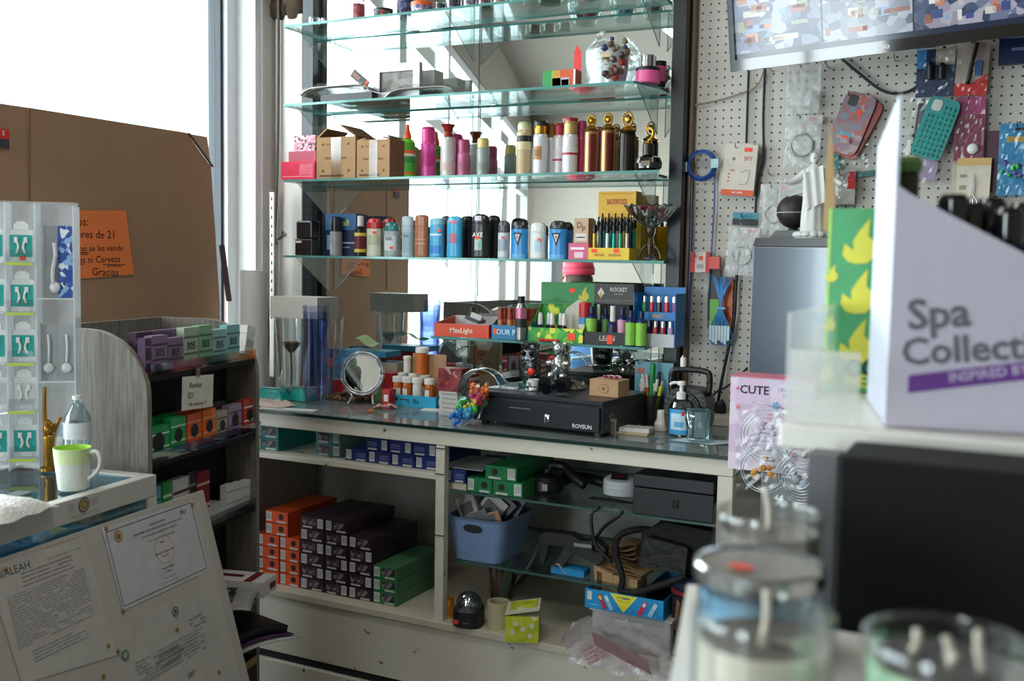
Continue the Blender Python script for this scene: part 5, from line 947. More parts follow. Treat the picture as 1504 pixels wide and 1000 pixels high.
# stack of blue cups
Yc = 2.80; xc, zb, w_, h = span(444, 484, 448, 580, Yc, z); BP = ('CUP', 1)
cupm = G('F4F6FC', .02, .08, .4, 'blue_cup_plastic'); cupt = G('ECF0FA', .05, .08, .6, 'pale_cup_plastic')
r = 20*depth((xc, Yc, zb))/F; nc = 12
for i in range(nc):
    b = MB(); zz = zb+i*(h-.11)/(nc-1); m_ = cupm if i < nc-2 else cupt
    b.lathe([(r*.68, 0), (r*.72, .003), (r*.97, .105), (r*1.0, .108), (r*.97, .109), (r*.70, .006)], m_, 24, cap=False); b.build('plastic_cup', None, (xc, Yc, zz), label='see-through blue plastic cup, %s from the bottom of the tall stack' % (ORD+['eleventh', 'twelfth'])[i], cat='cup', group='stacked blue cups')
# medicine and sundry boxes behind the mirror
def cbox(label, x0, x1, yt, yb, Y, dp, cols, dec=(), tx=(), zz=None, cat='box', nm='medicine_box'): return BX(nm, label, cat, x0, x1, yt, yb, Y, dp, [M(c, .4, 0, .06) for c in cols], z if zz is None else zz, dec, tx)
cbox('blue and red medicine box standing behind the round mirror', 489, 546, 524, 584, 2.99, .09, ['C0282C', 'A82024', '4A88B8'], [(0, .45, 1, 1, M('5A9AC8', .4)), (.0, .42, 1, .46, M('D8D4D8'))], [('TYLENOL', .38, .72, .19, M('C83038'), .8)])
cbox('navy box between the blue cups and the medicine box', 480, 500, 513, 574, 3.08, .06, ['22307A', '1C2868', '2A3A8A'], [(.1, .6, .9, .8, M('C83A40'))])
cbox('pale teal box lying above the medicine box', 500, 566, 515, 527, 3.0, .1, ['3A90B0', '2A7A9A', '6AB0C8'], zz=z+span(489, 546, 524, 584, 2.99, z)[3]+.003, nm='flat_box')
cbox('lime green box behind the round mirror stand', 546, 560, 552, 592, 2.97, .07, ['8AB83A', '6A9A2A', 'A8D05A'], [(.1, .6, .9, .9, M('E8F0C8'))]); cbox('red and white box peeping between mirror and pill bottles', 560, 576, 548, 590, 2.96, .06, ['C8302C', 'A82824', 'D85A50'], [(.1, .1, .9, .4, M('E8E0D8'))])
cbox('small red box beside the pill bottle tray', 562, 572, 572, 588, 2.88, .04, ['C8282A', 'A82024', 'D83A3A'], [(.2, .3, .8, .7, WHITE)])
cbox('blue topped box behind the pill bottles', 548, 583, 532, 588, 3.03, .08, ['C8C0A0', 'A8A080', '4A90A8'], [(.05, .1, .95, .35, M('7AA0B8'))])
p = on(540, 520); b = MB(); b.sheet(lambda u, v: ((u-.5)*.12, (v-.5)*.06, .01+.014*math.sin(u*6)+.01*v), 12, 4, M('B0C890', .4)); b.build('green_pouch', None, (onY(532, 512, 3.0).x, 3.03, z+.19), label='pale green pouch crumpled over the boxes behind the cups', cat='pouch')
# brown potpourri
p = on(508, 586); b = MB(); rn = random.Random(8)
for i in range(150):
    a = rn.uniform(0, 6.28); q = math.sqrt(rn.random()); b.blob((.10*q*math.cos(a), .045*q*math.sin(a), .006+.028*(1-q)*rn.random()), (rn.uniform(.006, .012), rn.uniform(.004, .008), rn.uniform(.003, .006)), [M('6A4A30', .8), M('8A6844', .8), M('4A3424', .8), M('A07C54', .8)][i % 4], 6, .35)
b.build('dried_herbs', None, (p.x, p.y-.0, z), label='heap of dried brown herbs behind the round mirror', cat='herbs', kind='stuff')
# round vanity mirror
pm = on(532, 594); k = depth(pm)/F; t = T('vanity_mirror', 'round chrome vanity mirror on a splayed wire foot', 'mirror', pm, math.radians(20))
b = MB(); n = 40; R = 31*k; zc_ = 46*k; b.X = Matrix.Translation((0, 0, zc_)) @ Matrix.Rotation(math.radians(-8), 4, 'X')
ring = [(R*math.cos(2*math.pi*i/n), 0, R*math.sin(2*math.pi*i/n)) for i in range(n+1)]; b.tube(ring, .006, G('D8DCDE', .35, .1, 1.2, 'clear_ring'), 8, False); b.build('rim', t)
b = MB(); b.X = Matrix.Translation((0, 0, zc_)) @ Matrix.Rotation(math.radians(-8), 4, 'X'); b.tube([(q[0]*.88, q[1], q[2]*.88) for q in ring], .003, CHROME, 8, False); b.build('inner_rim', t)
b = MB(); b.X = Matrix.Translation((0, 0, zc_)) @ Matrix.Rotation(math.radians(-8), 4, 'X'); b.quad([(R*.86*math.cos(2*math.pi*i/n), -.001, R*.86*math.sin(2*math.pi*i/n)) for i in range(n)], MIR); b.quad([(R*.86*math.cos(-2*math.pi*i/n), .004, R*.86*math.sin(-2*math.pi*i/n)) for i in range(n)], STEEL); b.build('glass', t)
for s_ in (-1, 1):
    b = MB(); b.tube([(s_*R*.95, 0, zc_-R*.3), (s_*R*.75, 0, zc_-R*.8), (s_*R*.5, 0, .03), (s_*R*.62, -.022, .004)], .004, M('C8CCD0', .2, .6), 8); b.build('leg', t)
    b = MB(); b.tube([(s_*R*.5, 0, .03), (s_*R*.5, .03, .004)], .004, M('C8CCD0', .2, .6), 8); b.build('rear_leg', t)
# pill bottle tray
Yp = onZ(607, 598, z).y; Ym = onZ(661, 609, z).y; print('YP', Yp, Ym)
t, xc, w_, h = tray('pill_tray', 'bright cyan cardboard tray of amber pill bottles', 574, 640, 581, 598, Yp, .11, M('2AA0C8', .4), M('B0906A', .7), 'o  Rx', M('0A3A5A'), .075, z, decs=((.06, .45, .16, .8, M('0A3048')), (.2, .55, .4, .65, M('0A3048'))))
AMB = M('C8641E', .15, 0, .1); OW = M('E4E2DC', .35)
def pill(px, py, Y, sc, zz, label, lab=True, amber=True, wide=1.0):
    xx = onY(px, py, Y).x; r = .0160*sc*wide; hh = .076*sc; m_ = AMB if amber else OW
    tt = T('pill_bottle', label, 'pill bottle', (xx, Y, zz), random.uniform(-.4, .4), 'pill bottles in the cyan tray')
    b = MB(); b.lathe([(r*.95, 0), (r, .002), (r, hh*.9), (r*.85, hh)], m_, 20); b.build('body', tt)
    if lab: b = MB(); arc_label(b, r, hh*.12, hh*.75, M('DCDAD4', .5), -2.7, -.8, e=1.03); b.build('label', tt)
    b = MB(); b.lathe([(r*1.12, hh+.0005), (r*1.15, hh+.004), (r*1.15, hh+.017*sc), (r*.95, hh+.020*sc)], OW, 24); b.build('cap', tt); return hh+.0205*sc
h1 = 0
for i, (px, Y, lb) in enumerate(((584, Yp+.022, 'nearest the round mirror, front row'), (598, Yp+.024, 'second in the front row'), (613, Yp+.022, 'third in the front row'), (631, Yp+.022, 'last in the front row'), (592, Yp+.066, 'first in the rear row'), (608, Yp+.068, 'second in the rear row'), (624, Yp+.068, 'last in the rear row'))): h1 = pill(px, 575, Y, 1.0 if i < 4 else 1.08, z+.003, 'amber pill bottle with white cap, %s' % lb, amber=i not in (2,))
pill(620, 545, Yp+.06, .95, z+.003+h1+.001, 'large amber pill bottle standing on top of the others', False, True, 1.35); pill(598, 550, Yp+.06, .6, z+.003+h1+.001, 'short white pill bottle on top beside the large amber one', False, False, 1.3)
cbox('brown cardboard flap standing behind the pill bottles', 606, 655, 520, 585, 2.99, .004, ['A8805A', '8A6848', 'B08C66'], nm='cardboard_flap', cat='cardboard')
# maroon packs on white packs
zz = z; xa_ = onY(661, 590, Ym).x
for i in range(5): MB().box((-.042, 0, 0), (.042, .085, .0145), M('C8C4C0', .5)).rect(-.03, .005, .02, .008, M('8A8480')).build('white_pack', None, (xa_+.002*(i % 2), Ym, zz), label='flat white pack under the maroon ones, %s from the bottom' % ORD[i], cat='pack', group='flat white packs'); zz += .015
MR = BLOBS(['7A1E28', '8A2A34', '6A1620', '9A3A40', 'B08A7A'], 50)
MB().box((-.044, 0, 0), (.044, .05, .075), MR).build('maroon_pack', None, (xa_-.002, Ym, zz), label='large maroon patterned pack standing on the white packs', cat='pack')
for i in range(5): MB().box((-.040, 0, 0), (.040, .06, .010), M('9A2430' if i % 2 == 0 else 'D8C8C4', .4)).build('maroon_pack', None, (xa_+.004, Ym+.052, zz+i*.0105+.0), label='thin maroon and white pack behind the large maroon one, %s from the bottom' % ORD[i], cat='pack', group='thin maroon packs')
# toy ball bag and the clear round container
pt_ = on(712, 604); k = depth(pt_)/F
t = T('clear_container', 'clear round plastic container standing on edge by the toys', 'container', (onY(704, 565, 2.80).x, 2.80, z)); b = MB(); R = 33*k*1.05
for yy in (0, .05): b.tube([(R*math.cos(2*math.pi*i/30), yy, R*1.02+R*math.sin(2*math.pi*i/30)) for i in range(31)], .003, G('D8E0E0', .4, .08, 1, 'clear_ring'), 6, False)
b.build('rim', t); b = MB(); b.X = Matrix.Translation((0, .05, R*1.02)) @ Matrix.Rotation(math.radians(90), 4, 'X'); b.lathe([(R*.98, 0), (R*.98, .05)], G('E8F0F0', .12, .04, 1.2, 'clear_wall'), 30, cap=False); b.X = None; b.build('wall', t)
t = T('toy_bag', 'bag of rainbow spiky toy rings leaning on the cash drawer', 'toy', (onY(694, 575, 2.67).x, 2.67, z)); rn = random.Random(4); b = MB()
TC = ['2A7AD0', '2A7AD0', '3AB0D8', '3AC83A', 'E8C83A', 'E8304A', 'E83A9A', 'F07A3A']
for i in range(110):
    u = rn.random(); cc = TC[min(7, int(u*8))]; b.blob((-.045+u*.07+rn.uniform(-.028, .028), rn.uniform(-.015, .02), .014+u*.10+rn.uniform(-.012, .012)), rn.uniform(.006, .010), M(cc, .25), 6, .4)
b.build('toys', t); b = MB(); b.sheet(lambda u, v: (-.03+v*.05+(.03+.02*math.sin(3.14*v))*math.cos(6.283*u)+rn.uniform(-.003, .003), .003+.03*math.sin(6.283*u), .002+v*.132), 18, 12, FILM, False); b.build('clear_bag', t)
# ---- cash drawer
A_ = on(694, 622); Bq = on(884, 644); dv = (Bq-A_); dv.z = 0; DW = dv.length; FD = FRAME((A_.x, A_.y, z), math.atan2(dv.y, dv.x))
DH = FD.hit(790, 578)[1]+.004; DH = FD.hit(884, 590)[1]; DD = .30
t = T('cash_till', 'black metal cash drawer with key lock on the glass counter', 'cash till', FD.o, FD.rz); CB_ = M('1E2026', .35, .2, .06); fz = .012
MB().box((0, .006, fz), (DW, DD, DH-.014), CB_).build('case', t, bev=.002); MB().box((-.001, 0, DH-.0135), (DW+.001, DD+.001, DH), M('24262C', .3, .2, .05)).build('top_cover', t, bev=.002)
b = MB(); b.box((.006, -.004, fz+.004), (DW-.008, .0055, DH-.020), CB_); b.X = Matrix.Translation((0, -.004, 0)); b.rect(.02, DH*.62, DW*.50, DH*.66, BLACK); b.rect(DW*.3, DH*.59, DW*.47, DH*.615, M('8A8C90', .3, .5)); b.rect(DW*.70, DH*.60, DW*.90, DH*.63, BLACK); b.text('ROVSUN', (DW*.86, fz+.016), .016, M('D8D8D8', .4), e=.001); b.X = None; b.build('drawer_front', t, bev=.001)
b = MB(); b.X = Matrix.Translation((DW*.60, -.0045, DH*.40)) @ Matrix.Rotation(math.radians(90), 4, 'X'); b.lathe([(.0115, 0), (.0115, .003), (.008, .006), (.004, .007)], CHROME, 20); b.X = None; lk = b.build('key_lock', t)
b = MB(); b.box((DW*.60-.0015, -.018, DH*.40-.012), (DW*.60+.0015, -.0125, DH*.40+.006), STEEL); b.build('key', lk)
for x, y in ((.02, .02), (DW-.035, .02), (.02, DD-.035), (DW-.035, DD-.035)): MB().box((x, y, 0), (x+.018, y+.018, fz-.0005), BLACK).build('foot', t)
tt = frame_thing(FD, 'key_bunch', 'bunch of keys hanging from the side of the cash drawer', 'keys', DW+.006, .05, DH*.62)
b = MB(); b.tube([(0, .012*math.cos(i*.7), .012*math.sin(i*.7)-.01) for i in range(10)], .001, STEEL, 6, False); b.build('ring', tt)
for i in range(4): kb = MB(); kb.box((.001+i*.0022, -.008+i*.004, -.055-i*.003), (.0025+i*.0022, -.002+i*.004, -.022), [GOLD, STEEL, M('8A7A5A', .3, .8), STEEL][i]); kb.blob((.002+i*.0022, -.005+i*.004, -.02), (.0012, .008, .008), [GOLD, STEEL, M('8A7A5A', .3, .8), STEEL][i], 8); kb.build('key', tt)
def ond(x, y): return FD.m @ Vector((x, y, DH+.001))
MB().box((0, 0, 0), (.15, .06, .002), M('C8CCD2', .12, .7, .1, .2)).build('foil_sheet', None, ond(.015, .05), FD.rz+.12, label='shiny silver foil sheet on the cash drawer', cat='foil')
CR = G('C8D0CE', .3, .02, 1.4, 'crystal')
p = ond(.10, .17); t = T('crystal_owl', 'cut crystal owl ornament with red heart on the cash drawer', 'ornament', p, FD.rz); t.scale = (1.25,)*3; b = MB(); b.lathe([(.02, .012), (.030, .03), (.032, .07), (.024, .092), (.028, .108), (.02, .112)], M('5A5E60', .08, .9, .5, .8, 60), 9, sy=.6); b.build('body', t); b = MB(); b.lathe([(.03, 0), (.03, .011)], M('2E5A54', .1, .3), 12); b.build('base', t); b = MB(); b.blob((.014, -.018, .04), (.012, .006, .010), RED, 8); b.build('heart', t)
for s_ in (-1, 1): b = MB(); b.blob((s_*.012, -.018, .085), (.007, .004, .007), M('101214', .1, .5), 8); b.build('eye', t)
p = ond(.19, .20); t = T('crystal_bear', 'crystal bear ornament standing on green glass flowers', 'ornament', p, FD.rz); t.scale = (1.3,)*3; b = MB()
CM = M('D0D4D4', .06, .85, .4, .7, 50); b.blob((0, 0, .055), (.022, .018, .026), CM, 9, .12); b.blob((0, -.004, .092), (.017, .015, .016), CM, 9, .12)
for s_ in (-1, 1): b.blob((s_*.014, 0, .106), .007, CM, 7); b.blob((s_*.024, -.01, .06), (.012, .009, .008), CM, 7); b.blob((s_*.016, -.014, .03), (.011, .012, .009), CM, 7)
b.build('bear', t); b = MB(); 
for i in range(12): b.blob((.03*math.cos(i*.55), .02*math.sin(i*.55), .010), (.011, .009, .009), M('3A6A5C', .1, .3), 6, .3)
b.build('base', t)
p = ond(.045, .2); t = T('glass_rose', 'clear glass ornament with red flower behind the crystal owl', 'ornament', ond(.145, .235), FD.rz); b = MB(); b.tube([(0, 0, 0), (.004, 0, .05), (0, 0, .08)], .003, M('3A8A4A', .3), 6); b.lathe([(.018, 0), (.018, .006)], CR, 12); b.build('stem', t); b = MB(); b.blob((0, 0, .088), (.012, .01, .009), RED, 8, .2); b.build('flower', t)
p = ond(.155, .10); t = T('white_mug', 'tiny white mug with a logo on the cash drawer', 'mug', p, FD.rz-.2); b = MB(); b.lathe([(.013, 0), (.014, .002), (.0165, .034), (.015, .034), (.0125, .004), (0, .004)], OW, 20); arc_label(b, .0155, .012, .024, M('3A6A3A'), -1.9, -1.4, e=1.02); b.build('cup', t); b = MB(); b.tube([(-.015, 0, .028), (-.026, 0, .024), (-.024, 0, .012), (-.014, 0, .008)], .002, OW, 8); b.build('handle', t)
for i, (x, y, an, lb) in enumerate(((.195, .15, 20, 'dark sunglasses lying on the cash drawer behind the mug'), (.25, .05, 75, 'second dark sunglasses nearer the kraft gift box'))):
    t = T('sunglasses', lb, 'sunglasses', ond(x, y)+Vector((0, 0, .012)), FD.rz+math.radians(an)); SG = M('16181E', .08, .3)
    for s_ in (-1, 1): b = MB(); b.X = Matrix.Translation((s_*.032, 0, .008)) @ Matrix.Rotation(math.radians(70), 4, 'X'); b.lathe([(.024, 0), (.026, .002), (.02, .004)], SG, 16, sy=.75); b.build('lens', t); b = MB(); b.tube([(s_*.056, 0, .012), (s_*.058, .05, .010), (s_*.05, .10, -.004)], .0022, BLACK, 6); b.build('temple', t)
    b = MB(); b.tube([(-.008, 0, .014), (0, -.002, .018), (.008, 0, .014)], .0022, BLACK, 6); b.build('bridge', t)
b = MB(); rn = random.Random(12); b.sheet(lambda u, v: ((u-.5)*.12, (v-.5)*.10, .002+rn.uniform(0, .03)*(1-(2*u-1)**4)*(1-(2*v-1)**4)), 12, 10, M('9A9488', .15, .6, .3), False); b.build('foil_pouch', None, ond(.205, .23), FD.rz, label='crumpled silvery pouch behind the sunglasses', cat='pouch')
p0 = FD.hit(866, 566, .10); p1 = FD.hit(908, 566, .10); kw = p1[0]-p0[0]; t = T('gift_box', 'small kraft gift box with a round printed ring on the cash drawer', 'gift box', FD.m @ Vector((p0[0], .10, DH+.001)), FD.rz)
b = MB().box((0, 0, 0), (kw, .075, .046), M('B8906C', .7)); n = 20
for r_, c_, e in ((.016, '8A6444', .0010), (.0142, 'B8906C', .0014), (.006, '8A6444', .0018)): b.quad([(kw*.5+r_*math.cos(2*math.pi*i/n), -e, .023+r_*.9*math.sin(2*math.pi*i/n)) for i in range(n)], M(c_, .6))
b.build('box', t); MB().box((-.001, -.001, .0465), (kw+.001, .076, .0485), M('C49C78', .6)).build('lid', t)
tt = T('hair_ties', 'small maroon and clear trinket pack on the kraft gift box', 'pack', FD.m @ Vector((p0[0]+kw*.6, .13, DH+.051)), FD.rz); b = MB(); 
for i in range(8): b.blob((-.02+i*.006, (i % 3)*.008, .006), (.008, .006, .005), M(['8A2A4A', 'C8A0A8', 'D8D4D8'][i % 3], .2), 6, .3)
b.build('trinkets', tt)
# things left of and right of the drawer
MB().box((-.03, -.02, 0), (.03, .02, .003), WHITE).build('white_card', None, on(634, 602), .15, label='small white card in front of the pill tray', cat='card')
b = MB(); rn = random.Random(2); b.sheet(lambda u, v: ((u-.5)*.08, (v-.5)*.04, .004+rn.uniform(0, .014)*(1-(2*u-1)**4)), 8, 5, M('D8A8A0', .4), False); b.build('sweet_wrapper', None, on(566, 600), .5, label='pink and white crumpled wrapper before the round mirror', cat='wrapper')
b = MB(); b.blob((0, 0, .006), (.014, .008, .005), M('C8742A', .2), 10, .2); b.build('amber_sweet', None, on(545, 606), .3, label='small amber wrapped sweet near the counter edge', cat='sweet')
BX('blue_booklet', 'light blue booklet standing behind the pen cup', 'booklet', 932, 988, 532, 600, 3.06, .012, [M('7AB8CC', .4), M('5A98AC'), M('8AC8DC')], z, [(.05, .8, .25, .9, M('D87A6A'))])
pc = on(957, 622); k = depth(pc)/F; t = T('pen_cup', 'black mesh pen cup crowded with pens and pencils', 'pen cup', pc, 0); MESH = FR('141416', .78, .5); r = 19*k
b = MB(); b.lathe([(r*.9, 0), (r*.95, 42*k)], MESH, 28, cap=False); b.lathe([(r*.9, 0), (r*.9, .002)], BLACK, 28); b.build('mesh_wall', t); b = MB(); b.tube([(r*.96*math.cos(i*.2618), r*.96*math.sin(i*.2618), 42*k) for i in range(25)], .0018, BLACK, 6, False); b.build('rim', t)
PN = [(-.015, .2, 'C8D82A', 'lime highlighter', .085, .006), (-.011, .05, '1A1A1C', 'black marker', .115, .0055), (.0, .0, '1E8A4A', 'tall green marker', .135, .008), (.012, -.1, 'B83A8A', 'magenta glitter pen', .105, .006), (.004, .1, 'D8A83A', 'yellow pencil', .09, .004), (.018, -.25, '2A4AA8', 'blue pen', .10, .004), (.010, -.3, 'C8783A', 'orange pencil', .09, .004), (-.006, .12, '2A3A4A', 'navy pen', .10, .0045), (.019, -.35, 'D8D8D8', 'white slim pen', .09, .0035), (-.018, .15, '2A2A2E', 'short black pen', .095, .004), (.002, -.15, 'A8622A', 'brown pencil', .11, .0038), (.014, -.2, 'E0604A', 'red-orange pen', .11, .0045)]
for i, (x, ln, c, nm, hh, rr) in enumerate(PN):
    hh *= 1.38
    a = i*2.4; y = .012*math.sin(a); tt = T('pen', '%s standing in the mesh pen cup' % nm, 'pen', (pc.x-x*.45, pc.y+y, z+.004), 0, 'pens in the mesh cup'); tt.rotation_euler = (random.uniform(-.12, .12), -ln*.9*-1, 0)
    MB().lathe([(rr*.4, 0), (rr, .012), (rr, hh*.72)], M(c, .3), 10).build('barrel', tt); MB().lathe([(rr*1.15, hh*.725), (rr*1.15, hh*.97), (rr*.8, hh)], M(c if i in (0, 1, 2, 3) else 'D8D4CC', .3), 10).build('cap', tt)
# black fan-like speaker with carrying handle
Yf = 2.86; xc, zb, w_, h = span(976, 1038, 543, 622, Yf, z); t = T('portable_speaker', 'rounded black portable speaker with a carrying handle', 'speaker', (xc, Yf, zb)); SB = M('18181B', .35, 0, .1, .3, 80)
b = MB(); n = 24; poly = [(w_*.5*math.copysign(abs(math.cos(2*math.pi*i/n))**.6, math.cos(2*math.pi*i/n)), h*.36+h*.36*math.copysign(abs(math.sin(2*math.pi*i/n))**.6, math.sin(2*math.pi*i/n))) for i in range(n)]; b.prism(poly, 0, .09, SB); b.build('cabinet', t, bev=.004)
b = MB(); b.tube([(-w_*.44, .045, h*.6), (-w_*.46, .045, h*.86), (-w_*.34, .045, h*.97), (w_*.34, .045, h*.97), (w_*.46, .045, h*.86), (w_*.44, .045, h*.6)], .009, SB, 10); b.build('handle', t)
b = MB(); b.tube([(w_*.36*math.cos(i*.2618), -.003, h*.36+h*.28*math.sin(i*.2618)) for i in range(25)], .004, M('2A2A2E', .2), 8, False); b.build('grille_ring', t)
# hand sanitiser
ps = on(999, 640); k = depth(ps)/F; t = T('sanitizer_bottle', 'clear pump bottle of hand sanitizer with blue label', 'bottle', ps, math.radians(5))
b = MB(); b.lathe([(15.5*k, 0), (17*k, 2*k), (17*k, 42*k), (14*k, 50*k), (6*k, 54*k)], G('DCE8EC', .12, .04, 1.2, 'gel_plastic'), 28, sy=.6); b.build('body', t)
b = MB(); arc_label(b, 17*k, 3*k, 40*k, M('3A9AD0', .35), -2.7, -.45, sy=.6, e=1.02); arc_label(b, 17*k, 10*k, 34*k, M('C0DCEA', .35), -2.4, -.75, sy=.6, e=1.035); arc_label(b, 17*k, 31*k, 37*k, M('E83030', .35), -1.4, -.75, sy=.6, e=1.045); arc_label(b, 17*k, 14*k, 22*k, M('5AAAD8', .35), -2.0, -1.2, sy=.6, e=1.045); b.build('label', t)
b = MB(); b.lathe([(7*k, 54.5*k), (7*k, 64*k), (3*k, 66*k), (3*k, 74*k), (6*k, 75*k), (6*k, 79*k), (4*k, 81*k)], WHITE, 16); b.tube([(-2*k, 0, 78*k), (-12*k, -1*k, 78*k), (-17*k, -1*k, 75*k)], 2.2*k, WHITE, 8); b.build('pump', t)
pe = onY(1003, 556, 3.05); 
t = T('white_adapter', 'white plug adapter on the speaker behind the sanitizer', 'adapter', (onY(1003, 556, 2.90).x, 2.90, zb+h*.97+.010)); MB().lathe([(.008, 0), (.009, .004), (.009, .024), (.007, .028)], OW, 14).build('body', t); MB().lathe([(.006, .0285), (.004, .034)], STEEL, 10).build('tip', t)
pw = on(971, 632); k = depth(pw)/F; t = T('dropper_bottle', 'small white plastic bottle beside the note pad', 'bottle', pw); MB().lathe([(9.5*k, 0), (10*k, 1*k), (10*k, 11*k), (8*k, 15*k)], OW, 20).build('body', t); MB().lathe([(7*k, 15.3*k), (6.3*k, 29*k), (5.5*k, 30*k)], WHITE, 20).build('cap', t)
pn = on(930, 636); MB().box((-.052, -.03, 0), (.052, .03, .006), M('C8B890', .7)).build('yellow_envelope', None, pn, .02, label='pale yellow pad under the white note sheets', cat='pad'); MB().box((-.045, -.03, 0), (.045, .028, .012), M('DCD8D4', .6)).rect(.01, .004, .03, .006, INK).build('note_pad', None, pn+Vector((.008, .006, .0065)), .05, label='stack of white note sheets on the pale yellow pad', cat='note pad')
po = on(1025, 648); b = MB(); b.quad([(-.075, -.03, .0), (.05, -.045, 0), (.10, -.005, .004), (.10, .03, .004), (-.05, .03, 0)], M('C4D0D8', .6)); b.build('paper_sheet', None, po+Vector((.0, .0, .0008)), 0, label='pale bluish paper sheet under the small glass', cat='paper')
pg = on(1024, 649); k = depth(pg)/F; t = T('square_glass', 'small clear square-sided glass standing on the pale paper', 'glass', pg+Vector((0, .0, .0055)), .4); TG = G('D8ECEE', .16, .02, 1.3, 'tumbler')
b = MB()
def sq(r, zz, n=24): return [(r*math.copysign(abs(math.cos(2*math.pi*i/n))**.45, math.cos(2*math.pi*i/n)), r*math.copysign(abs(math.sin(2*math.pi*i/n))**.45, math.sin(2*math.pi*i/n)), zz) for i in range(n)]
rr = [sq(14*k, 0), sq(16*k, 2*k), sq(20*k, 44*k), sq(18.5*k, 44*k), sq(14*k, 6*k), sq(.1*k, 6*k)]; vs = [q for a in rr for q in a]; b.add(vs, [(i*24+j, i*24+(j+1) % 24, (i+1)*24+(j+1) % 24, (i+1)*24+j) for i in range(5) for j in range(24)], TG, True); b.build('tumbler', t)
po = on(968, 648); b = MB(); rn = random.Random(6); b.sheet(lambda u, v: ((u-.5)*.03, (v-.5)*.02, .002+rn.uniform(0, .010)), 6, 5, M('5A6060', .4), False); b.build('grey_scrap', None, po, label='small grey crumpled scrap near the counter edge', cat='scrap')
# ---------------------------------------------------------------- cartons in the counter cabinet
def carton(label, px0, px1, zb, col, side, Y=CF+.045, L=.27, H=.0405, flip=False, group=None, pic='dark', xoff=None, W=None, base_py=860):
    if W is None: a = onY(px0, base_py, Y).x; c = onY(px1, base_py, Y).x; W = c-a-.0015; a += .0007
    else: a = xoff
    xm_ = a+W/2; b = MB(); fc = M(col, .35, 0, .08); sd = M(side, .4, 0, .14, 0, 18); b.box((-W/2, 0, 0), (W/2, L, H-.0008), sd); e = .0006
    b.rect(-W/2+.001, .001, W/2-.001, H-.002, fc, e)
    s_ = -1 if flip else 1
    def R(u0, v0, u1, v1, m, e2): u = sorted((u0*s_, u1*s_)); b.rect(u[0]*W, v0*H, u[1]*W, v1*H, m, e2)
    R(-.46, .12, -.22, .88, LABEL, .001)
    for q in range(7): R(-.44+q*.03, .25, -.43+q*.03, .80, M('6A6C70'), .0014)
    R(.0, .05, .40, .20, M('C4C2C0', .5), .001)
    if pic == 'dot': b.quad([(s_*.20*W+.0105*math.cos(k*.449), -.0012, .56*H+.0105*math.sin(k*.449)) for k in range(14)], M('1A1416'))
    elif pic == 'lines':
        for q in (.36, .5, .62): R(.0, q, .42, q+.05, M('7A88B8'), .001)
    else:
        R(-.12, .30, .42, .85, BLOBS(['2A2030', '5A4A5A', '3A2A38', '8A7A80', '241A26'], 75), .001)
    b.build('cigarette_carton', None, (xm_, Y, zb), label=label, cat='carton', group=group)
    return W
g1 = 'stacked cigarette cartons in the lower cabinet bay'
z = ZB+.0005; H = .0412
# purple, three columns
for c_, (a, e_, n) in enumerate(((441, 476, 6), (477, 511, 6), (512, 547, 5))):
    for r_ in range(n):
        carton('dark purple cigarette carton, %s column from the orange ones, %s from the bottom' % (ORD[c_], ORD[r_]), a, e_, z+r_*H, '33202F', '352733', flip=((r_+c_) % 2 == 1), group=g1)
for c_, (a, e_) in enumerate(((548, 583),)):
    for r_ in range(3): carton('green cigarette carton in the lower bay, %s from the bottom' % ORD[r_], a, e_, z+r_*H, '2E7A44', '4A7A58', group=g1)
for c_, (a, e_, n) in enumerate(((377, 410, 6), (411, 440, 4))):
    for r_ in range(n): carton('orange cigarette carton, %s column counted from the rack, %s from the bottom' % (ORD[c_], ORD[r_]), a-(0 if r_ < 4 else -13)*(c_ == 0), e_-(0 if r_ < 4 else -13)*(c_ == 0), z+r_*H, 'D8501E', 'B8441C', pic='dot', group=g1)
# middle shelf cartons
z = ZM+.0005; g2 = 'cartons on the middle shelf'
for r_ in range(2): carton('teal cigarette carton at the rack end of the middle shelf, %s from the bottom' % ORD[r_], 372, 409, z+r_*H, '1E7472', '2A8684', group=g2, base_py=650)
for r_ in range(3): carton('pale teal cigarette carton in the middle of the shelf, %s from the bottom' % ORD[r_], 464, 500, z+r_*H, '287A80', '8CA8A4', flip=True, group=g2, base_py=650, Y=CF+.06)
for c_, (a, e_, n) in enumerate(((507, 540, 1), (541, 574, 3), (575, 609, 3), (610, 645, 3))):
    for r_ in range(n): carton('blue cigarette carton, %s column from the teal ones, %s from the bottom' % (ORD[c_], ORD[r_]), a-(4 if r_ == 1 else 0), e_-(4 if r_ == 1 else 0), z+r_*H*.98, '232E70', '2A387E', flip=(r_ == 1), pic='lines', group=g2, base_py=670, H=.0395)
# right bay, upper glass shelf
z = ZG1+.0005
p = onY(668, 716, CF+.06); MB().box((-.04, 0, 0), (.045, .2, .02), M('C8C0B0', .6)).build('flat_carton', None, (p.x, CF+.05, z), label='flat beige carton under the blue one beside the white post', cat='carton')
W = carton('blue cigarette carton beyond the white post in the upper bay', 654, 684, z+.0215, '25306E', '2A387E', flip=False, pic='lines', base_py=690)
p = onY(690, 680, CF+.08); MB().box((-.09, 0, 0), (.06, .2, .003), M('A8A6A4', .6)).build('paper_stack', None, (p.x, CF+.05, z+.0215+.042), label='grey-white papers lying over the blue carton in the bay', cat='paper')
GA, GB2 = '1E7A48', '24854F'
carton('green cigarette carton, lower pair, nearer the blue carton', 686, 723, z, GA, GB2, pic='dot', base_py=705, H=.044); carton('green cigarette carton, lower pair, nearer the handset', 724, 768, z, GA, GB2, pic='dot', flip=True, base_py=705, H=.044)
